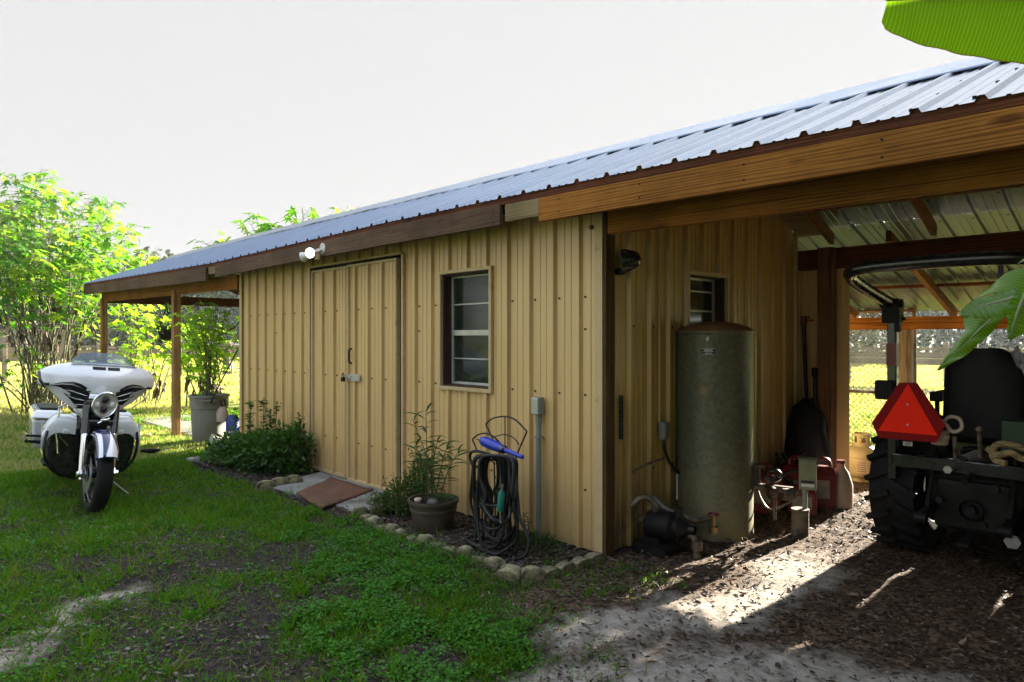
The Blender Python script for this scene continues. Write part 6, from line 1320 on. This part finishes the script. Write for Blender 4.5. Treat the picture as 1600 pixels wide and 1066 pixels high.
# narrow leaved plant in the pot
def potplant():
    rg = np.random.default_rng(8); mb = MB(); P = []; A = []; N = []; b0 = Vector((-1.24,-.42,.20))
    ends = [((-1.50,-.42,.78),.01),((-1.36,-.40,.86),.02),((-1.28,-.35,.64),0),((-1.16,-.36,.60),0),((-1.05,-.34,.58),0),((-1.20,-.48,.50),0),((-1.40,-.47,.60),0)]
    for (e, _) in ends:
        e = Vector(e); b = b0+Vector((rg.uniform(-.06,.06), rg.uniform(-.06,.06), 0)); pts_ = smoothpath([b, b.lerp(e,.5)+Vector((0,0,.05)), e],6); mb.tube(pts_,[.005-.003*i/(len(pts_)-1) for i in range(len(pts_))],6)
        k = 15
        for j in range(k):
            t = .15+.85*(j/k); u = t*(len(pts_)-1); i = min(int(u), len(pts_)-2); P.append(pts_[i].lerp(pts_[i+1],u-i)); a = j*2.4; A.append((math.cos(a), math.sin(a), .55-.5*(1-t))); N.append((rg.normal()*.2, rg.normal()*.2, 1))
    mb.build('stems', M['papstem'], PL); k = len(P); leaves('foliage', P, A, N, .175*rg.uniform(.6,1.2,k), .021, 'lance', M['narrow'], PL)
potplant()
def weed(x, y, h, lab, m='fern', n=14, L_=.03, W_=.013, grp=None):
    rg = np.random.default_rng(int((x*97+y*31)*10) % 9999); P = []; A = []; z = float(gnd(np.array([x]), np.array([y]))[0]); T_ = thing('seedling', (x, y, z), lab, 'seedling', grp); mb = MB()
    for s_ in range(4):
        e = Vector((x+rg.normal()*.03, y+rg.normal()*.03, z+h*rg.uniform(.5,1))); mb.tube([(x,y,z-.01), e],[.002,.001],4)
        for j in range(n//2): t = rg.uniform(.3,1); c = Vector((x,y,z)).lerp(e,t); P.append(c); a = rg.uniform(0,6.28); A.append((math.cos(a),math.sin(a),.4))
    mb.build('stems', M['papstem'], T_); k = len(P); leaves('foliage', P, A, np.tile([0,0,1.],(k,1))+rg.normal(0,.3,(k,3)), L_*rg.uniform(.6,1.2,k), W_, 'oval', M[m], T_)
w0 = onz = at(1012,930,3.7); weed(.50,-.12,.11,'bright yellow-green seedling standing highest on the dark soil before the gable wall'); weed(.58,-.20,.07,'low yellow-green seedling just right of the tallest one on the soil','fern'); weed(.66,-.17,.07,'small seedling farthest right on the pale sand before the tank','fern'); weed(.42,-.42,.08,'seedling on the sand left of the tyre prints','fern'); weed(.30,-.10,.10,'dark seedling close to the shed corner','shrub')
# ------------------------------------------------------------------ banana plant (stands right of the frame, leaves reach in)
def bananamat():
    m, n, out = new_mat('banana_leaf'); v = coords(n, (1,1,1), 'UV'); sp = nd(n, 'ShaderNodeSeparateXYZ'); n.links.new(v, sp.inputs[0])
    wv = nd(n, 'ShaderNodeTexWave'); wv.bands_direction = 'X'; wv.inputs['Scale'].default_value = 7.5; wv.inputs['Distortion'].default_value = 1.0; wv.inputs['Detail Scale'].default_value = 3; wv.inputs['Detail'].default_value = 2; n.links.new(v, wv.inputs['Vector'])
    c = ramp(n, [(.0, (.092,.21,.010)), (.25, (.120,.25,.013)), (.85, (.128,.262,.015)), (1, (.18,.32,.035))], wv.outputs['Fac'])
    mr = nd(n, 'ShaderNodeMath'); mr.operation = 'ABSOLUTE'; n.links.new(sp.outputs[1], mr.inputs[0]); rib = nd(n, 'ShaderNodeMapRange'); rib.inputs[1].default_value = .09; rib.inputs[2].default_value = .03; n.links.new(mr.outputs[0], rib.inputs[0])
    mx = nd(n, 'ShaderNodeMixRGB'); n.links.new(rib.outputs[0], mx.inputs[0]); n.links.new(c, mx.inputs[1]); mx.inputs[2].default_value = (.20,.27,.06,1)
    ed = nd(n, 'ShaderNodeMapRange'); ed.inputs[1].default_value = .965; ed.inputs[2].default_value = .995; n.links.new(mr.outputs[0], ed.inputs[0])
    bn_ = noise(n, coords(n), 22, 5, .7); sp_ = nd(n, 'ShaderNodeMapRange'); sp_.inputs[1].default_value = .66; sp_.inputs[2].default_value = .74; sp_.inputs[4].default_value = .7; n.links.new(bn_, sp_.inputs[0]); mxx = nd(n, 'ShaderNodeMath'); mxx.operation = 'MAXIMUM'; n.links.new(ed.outputs[0], mxx.inputs[0]); n.links.new(sp_.outputs[0], mxx.inputs[1])
    me2 = nd(n, 'ShaderNodeMixRGB'); n.links.new(mxx.outputs[0], me2.inputs[0]); n.links.new(mx.outputs[0], me2.inputs[1]); me2.inputs[2].default_value = (.12,.085,.02,1); mx = me2
    b = nd(n, 'ShaderNodeBsdfPrincipled'); n.links.new(mx.outputs[0], b.inputs['Base Color']); b.inputs['Roughness'].default_value = .22
    bp = nd(n, 'ShaderNodeBump'); bp.inputs['Strength'].default_value = .10; bp.inputs['Distance'].default_value = .003; n.links.new(wv.outputs['Fac'], bp.inputs['Height']); n.links.new(bp.outputs[0], b.inputs['Normal'])
    t = nd(n, 'ShaderNodeBsdfTranslucent'); s_ = nd(n, 'ShaderNodeVectorMath'); s_.operation = 'MULTIPLY'; s_.inputs[1].default_value = (1.55,1.6,.4); n.links.new(mx.outputs[0], s_.inputs[0]); n.links.new(s_.outputs[0], t.inputs[0])
    q = nd(n, 'ShaderNodeMixShader'); q.inputs[0].default_value = .55; n.links.new(b.outputs[0], q.inputs[1]); n.links.new(t.outputs[0], q.inputs[2]); n.links.new(q.outputs[0], out.inputs[0]); return m
M['banana'] = bananamat(); M['bstem'] = simple('banana_stem', (.17,.20,.07), .5, var=.3, nsc=4, scale=(1,1,.2), dirt=(.12,.08,.04))
BN = thing('banana_plant', (2.62,-.95,0), 'banana plant at the right edge whose broad green leaves hang into view over the carport', 'banana plant')
mb = MB(); mb.tube([(2.62,-.95,-.05),(2.62,-.95,.6),(2.64,-.95,1.3),(2.66,-.96,1.75)],[.085,.075,.06,.04],16); mb.build('pseudostem', M['bstem'], BN, smooth=True)
def bleaf(mid, wL, wR, nl, tears=(), name='leaf', droopL=0, droopR=0, cut0=0.0):
    """mid: midrib points; side(v) directions computed from nl (leaf normal)"""
    pts_ = smoothpath(mid, 8); N_ = len(pts_); me = bpy.data.meshes.new(name); vs_ = []; fs = []; uv = []
    nl = Vector(nl).normalized(); cols = 9; L_ = sum((pts_[i+1]-pts_[i]).length for i in range(N_-1)); acc = 0
    for side, wf, dr in ((1, wL, droopL), (-1, wR, droopR)):
        base = len(vs_); acc = 0
        for i, p in enumerate(pts_):
            if i: acc += (pts_[i]-pts_[i-1]).length
            t = acc/L_; tg = (pts_[min(i+1,N_-1)]-pts_[max(i-1,0)]).normalized(); b = (nl.cross(tg)).normalized()*side; w_ = interp(t, wf)
            for j in range(cols):
                u = j/(cols-1); off = b*(w_*u)+nl*(.035*math.sin(u*3)*w_*3*.3-.05*u*u*w_)+Vector((0,0,-dr*u*u*w_))+tg*(.12*u*w_)
                off += nl*.006*math.sin(t*60+u*2)*u; vs_.append(p+off); uv.append((t*L_*4, side*u))
        for i in range(N_-1):
            t = (i+.5)/(N_-1)
            for j in range(cols-1):
                if j > 0 and any(a < t < b_ and s2 == side for a, b_, s2 in tears): continue
                fs.append((base+i*cols+j, base+i*cols+j+1, base+(i+1)*cols+j+1, base+(i+1)*cols+j))
    me.from_pydata([v-ORI[BN.name] for v in vs_], [], fs); ul = me.uv_layers.new(name='UVMap')
    for lp in me.loops: ul.data[lp.index].uv = uv[lp.vertex_index]
    me.update(); o_ = link_mesh(name, me, M['banana'], BN, smooth=True); mb = MB(); mb.tube([Vector(p)-nl*.004 for p in pts_], [.009-.006*i/(N_-1) for i in range(N_)], 8); mb.build('midrib', M['bstem'], o_, smooth=True); return o_
# big leaf over the top right corner: midrib runs just above the frame, its lower half shows
td = 1.75
WT = [(0,.02),(.10,.085),(.19,.12),(.29,.147),(.39,.160),(.48,.163),(.58,.160),(.68,.152),(.78,.137),(.875,.115),(.93,.098),(.965,.082),(.985,.07),(1,.05)]
bleaf([at(1900,100,1.9), at(1800,20,td), at(1640,-2,td), at(1500,-5,td), at(1386,0,td)], WT, WT, (_d[0]*-.9, _d[1]*-.9, -.25))
# torn leaf hanging lower right
ld = 2.05
bleaf([at(1760,330,2.2), at(1680,380,ld), at(1604,452,ld), at(1545,502,ld), at(1500,545,ld-.02), at(1466,577,ld-.04)],
      [(0,.02),(.3,.09),(.45,.10),(.60,.055),(.70,.02),(.8,.03),(.92,.022),(1,.003)], [(0,.02),(.3,.08),(.5,.11),(.60,.125),(.72,.10),(.80,.035),(.92,.02),(1,.003)], (_d[0]*-.85-.25, _d[1]*-.85, .50), tears=((.44,.50,-1),(.27,.33,-1),(.30,.34,1)), droopR=.5)
lob = at(1590,478,2.0)
bleaf([at(1612,455,2.0), at(1575,468,2.0), at(1535,478,1.99), at(1503,492,1.98)], [(0,.03),(.3,.055),(.7,.05),(1,.01)], [(0,.02),(.3,.03),(.7,.03),(1,.01)], (_d[0]*-.8, _d[1]*-.8, .6))
bleaf([at(1606,452,1.96), at(1590,490,1.95), at(1578,530,1.94)], [(0,.02),(.4,.035),(.8,.03),(1,.005)], [(0,.02),(.4,.03),(1,.004)], (_d[0]*-.4+.3, _d[1]*-.4-.2, .85))
for a_, e_ in (((3.3,-1.5,2.6),(3.9,-1.9,2.0)), ((2.9,-.2,2.7),(3.1,.4,2.3)) ):
    a_ = Vector(a_); e_ = Vector(e_); b = Vector((2.66,-.96,1.75)); bleaf([b, b.lerp(a_,.6)+Vector((0,0,.15)), a_, a_.lerp(e_,.6), e_], [(0,.01),(.2,.12),(.6,.20),(.9,.12),(1,.02)], [(0,.01),(.2,.12),(.6,.20),(.9,.12),(1,.02)], (0,0,1))
mb = MB(); mb.tube(smoothpath([(2.66,-.96,1.7), at(1850,160,2.0), at(1900,130,1.9)],5),.014,8); mb.tube(smoothpath([(2.66,-.96,1.7), at(1790,320,2.25), at(1760,330,2.2)],5),.013,8); mb.build('petioles', M['bstem'], BN, smooth=True)
# ------------------------------------------------------------------ chain-link panel, fences, far things
CL = thing('chainlink_panel', (-.1,5.05,0), 'grey chain-link fence panel closing the back of the carport beside the wooden post', 'chain-link fence')
x0, x1, z0, z1, yc = -1.2, .33, .02, 1.70, 5.08; mb = MB(); s_ = .065; rw = .0034
k = x0-(z1-z0)
while k < x1:
    for sg_ in (1, -1):
        a = (k, z0) if sg_ > 0 else (k, z1); t0 = max(0, x0-k); t1 = min(z1-z0, x1-k)
        if t1 > t0: p = (k+t0, yc+.001*sg_, (z0+t0) if sg_ > 0 else (z1-t0)); q = (k+t1, yc+.001*sg_, (z0+t1) if sg_ > 0 else (z1-t1)); mb.cyl(p, q, rw, 4)
    k += s_
mb.build('mesh', M['pvc'], CL)
mb = MB(); [mb.cyl((x0,yc,z),(x1,yc,z),.019,10) for z in (.03,.76,1.70)]; [mb.cyl((x,yc,0),(x,yc,1.73),.022,10) for x in (x0, x1)]; mb.build('frame', M['galvpipe'], CL)
def fence(name, a, b, lab, grp=None):
    a = Vector(a); b = Vector(b); T_ = thing(name, (a+b)/2, lab, 'fence', grp); n_ = int((b-a).length/2.6); rg = random.Random(len(lab)); t = (b-a).normalized()
    for i in range(n_+1):
        p = a+t*(b-a).length*i/n_; mb = MB(); mb.beam(p+Vector((0,0,-.2)), p+Vector((rg.uniform(-.04,.04),0,1.25+rg.uniform(-.06,.06))), .13, .13, up=(0,1,0)); mb.build('post', M['greywood_z'], T_, bevel=.01)
    for z, h in ((1.06,.09),(.90,.17),(.71,.17)):
        mb = MB(); 
        for i in range(n_):
            p = a+t*(b-a).length*i/n_; q = a+t*(b-a).length*(i+1)/n_; nn = Vector((-t.y,t.x,0))*.09; mb.beam(p+nn+Vector((0,0,z+rg.uniform(-.03,.03))), q+nn+Vector((0,0,z+rg.uniform(-.03,.03))), .03, h)
        mb.build('rail', M['greywood'], T_)
fence('board_fence', (-24,19,0), (24,18,0), 'weathered board fence across the field seen through the carport')
fence('board_fence', (-25,-24,0), (-24.3,18.6,0), 'weathered board fence across the field on the left seen behind the motorcycle and porch')
p_ = at(355,560,27); mb = MB(); mb.tube([(p_.x,p_.y,-.1),(p_.x,p_.y,.6),(p_.x+.02,p_.y,1.24)],[.17,.16,.15],12); o = mb.build('gate_post', M['greywood_z'], auto=40); props(o, 'thick grey round gate post in the field seen under the porch', 'post')
g0, g1 = at(362,560,27.5), at(400,560,27); T_ = thing('farm_gate', (g0+g1)/2, 'white tubular metal farm gate next to the thick gate post', 'gate'); mb = MB()
g0.z = g1.z = 0; up = lambda z: Vector((0,0,z)); mb.tube(smoothpath([g0+up(.25),g0+up(1.0),g0.lerp(g1,.1)+up(1.12),g0.lerp(g1,.9)+up(1.12),g1+up(1.0),g1+up(.25)],4,closed=True),.03,8,closed=True); [mb.cyl(g0+up(z), g1+up(z), .02, 8) for z in (.45,.65,.85)]; mb.build('bars', M['lampwhite'], T_, smooth=True)
p_ = at(5,528,48); T_ = thing('distant_shed', (p_.x,p_.y,0), 'low grey-brown farm shed with pale roof behind the leaves at the far left', 'shed'); mb = MB(); mb.box((p_.x-3,p_.y-2.5,0),(p_.x+3,p_.y+3.5,2.0)); mb.build('walls', M['greywood'], T_); mb = MB(); mb.prism([(p_.x-3.3,p_.y-2.8,2.0),(p_.x+3.3,p_.y-2.8,2.35),(p_.x+3.3,p_.y-2.8,2.42),(p_.x-3.3,p_.y-2.8,2.07)],(0,6.6,0)); mb.build('roof', M['roof'], T_)
# far wood: trunks + leaf mass
def farwood():
    P = []; L_ = []; mb = MB(); rg = np.random.default_rng(17)
    for a0, a1, nn in ((-78,-14,96),(15,60,60)):
        for i in range(nn):
            a = R(YAW)+R(-(a0+(a1-a0)*(i+rg.random())/nn)); r = rg.uniform(62,95); H_ = rg.uniform(7.5,10.8); cx, cy = CAM[0]-math.sin(a)*r, CAM[1]+math.cos(a)*r
            mb.tube([(cx,cy,-.2),(cx,cy,H_*.5)],[.22,.12],6)
            for b in range(6):
                c = np.array([cx+rg.normal()*1.8, cy+rg.normal()*1.8, H_*rg.uniform(.25,.9)]); k = 85; v = rg.normal(0,1,(k,3)); v /= np.linalg.norm(v,axis=1,keepdims=True); P.append(c+v*np.array([2.2,2.2,1.6])*(rg.random((k,1))**.35))
            c = np.array([cx,cy,1.2]); k = 90; v = rg.normal(0,1,(k,3)); P.append(c+v*np.array([2.2,2.2,.8]))
    P = np.concatenate(P); k = len(P); o_ = leaves('far_wood', P, rg.normal(0,1,(k,3)), rg.normal(0,.6,(k,3))+np.array([0,0,1]), rg.uniform(.35,.8,k), rg.uniform(.3,.6,k), 'oval', M['farwood']); o_['kind'] = 'stuff'
    o2 = mb.build('far_trunks', M['bark']); o2['kind'] = 'stuff'
farwood()
# ------------------------------------------------------------------ unseen oaks on the camera's side, added to darken the carport and wall
def oak(x, y, H_, rad, lab, seed, n=9000, lowc=.5):
    rg = np.random.default_rng(seed); T_ = thing('shade_oak', (x, y, 0), lab, 'tree'); mb = MB(); mb.tube([(x,y,-.2),(x+.1,y,H_*.3),(x,y+.1,H_*.6)],[.32,.24,.14],12); P = []
    for i in range(16):
        a = rg.uniform(0,6.28); q = rg.random()**.5; e = Vector((x+rad*q*.8*math.cos(a), y+rad*q*.8*math.sin(a), H_*rg.uniform(lowc,.92))); mb.tube([(x,y,H_*rg.uniform(.12,.5)), Vector((x,y,H_*.45)).lerp(e,.5), e],[.09,.06,.02],7)
        k = n//16; v = rg.normal(0,1,(k,3)); v /= np.linalg.norm(v,axis=1,keepdims=True); P.append(np.array(e)+v*np.array([rad*.42,rad*.42,H_*.15])*(rg.random((k,1))**.4))
    mb.build('trunk', M['bark'], T_); P = np.concatenate(P); k = len(P); leaves('crown', P, rg.normal(0,1,(k,3)), rg.normal(0,.5,(k,3))+np.array([0,0,1]), rg.uniform(.18,.34,k), rg.uniform(.12,.22,k), 'oval', M['oak'], T_)
oak(5.6,-5.9,7.0,2.7,'unseen low dense oak behind the viewer to the right, added to darken the carport',36,13000,.12); oak(7.0,-7.0,8.0,4.0,'unseen spreading oak right behind the viewer, added as shade nearest the carport',31,16000,.16); oak(11.5,-3.0,8.5,4.2,'unseen oak added as shade beyond the right end of the carport',34,9000,.15); oak(9.0,-11.5,9.5,4.2,'unseen tall oak added as shade farthest behind the carport oaks',32,13000,.14)
M['bananal'] = leafmat('banana_clump_leaves', [(.04,.11,.010),(.07,.17,.014),(.11,.22,.02)], .45, .35, 1.5)
# unseen banana clump added to block light into the carport front
CLU = thing('shade_clump', (4.4,-1.1,0), 'unseen dense clump of banana leaves added to darken the right end of the carport', 'banana plant'); rg = np.random.default_rng(4); P = []; A = []
for k in range(260):
    p = np.array([rg.uniform(3.35,5.9), rg.uniform(-1.9,-.5), rg.uniform(.3,2.6)]); P.append(p); a = rg.uniform(0,6.28); A.append((math.cos(a), math.sin(a), rg.uniform(-.8,.3)))
leaves('foliage', P, A, rg.normal(0,.6,(260,3))+np.array([0,0,1]), rg.uniform(.5,.9,260), rg.uniform(.16,.26,260), 'lance', M['shrub'], CLU)
mb = MB(); [mb.tube([(x,y,-.05),(x+.05,y,1.2),(x+.1,y,2.2)],[.09,.07,.04],10) for x, y in ((3.8,-1.2),(4.5,-.9),(5.2,-1.3))]; mb.build('stems', M['bstem'], CLU)
# ------------------------------------------------------------------ hazy air
def haze():
    mb = MB(); mb.box((-460,-310,-1.2),(460,460,13.5)); me_ = bpy.data.meshes.new('haze'); me_.from_pydata([tuple(v) for v in mb.v], [], mb.f); m = bpy.data.materials.new('haze_air'); m.use_nodes = True; n = m.node_tree; n.nodes.clear()
    o_ = n.nodes.new('ShaderNodeOutputMaterial'); v = n.nodes.new('ShaderNodeVolumePrincipled'); v.inputs['Color'].default_value = (.84,.92,1,1); v.inputs['Density'].default_value = .0006; v.inputs['Anisotropy'].default_value = .3; n.links.new(v.outputs[0], o_.inputs['Volume'])
    o = link_mesh('haze', me_, m); o['kind'] = 'stuff'
haze()
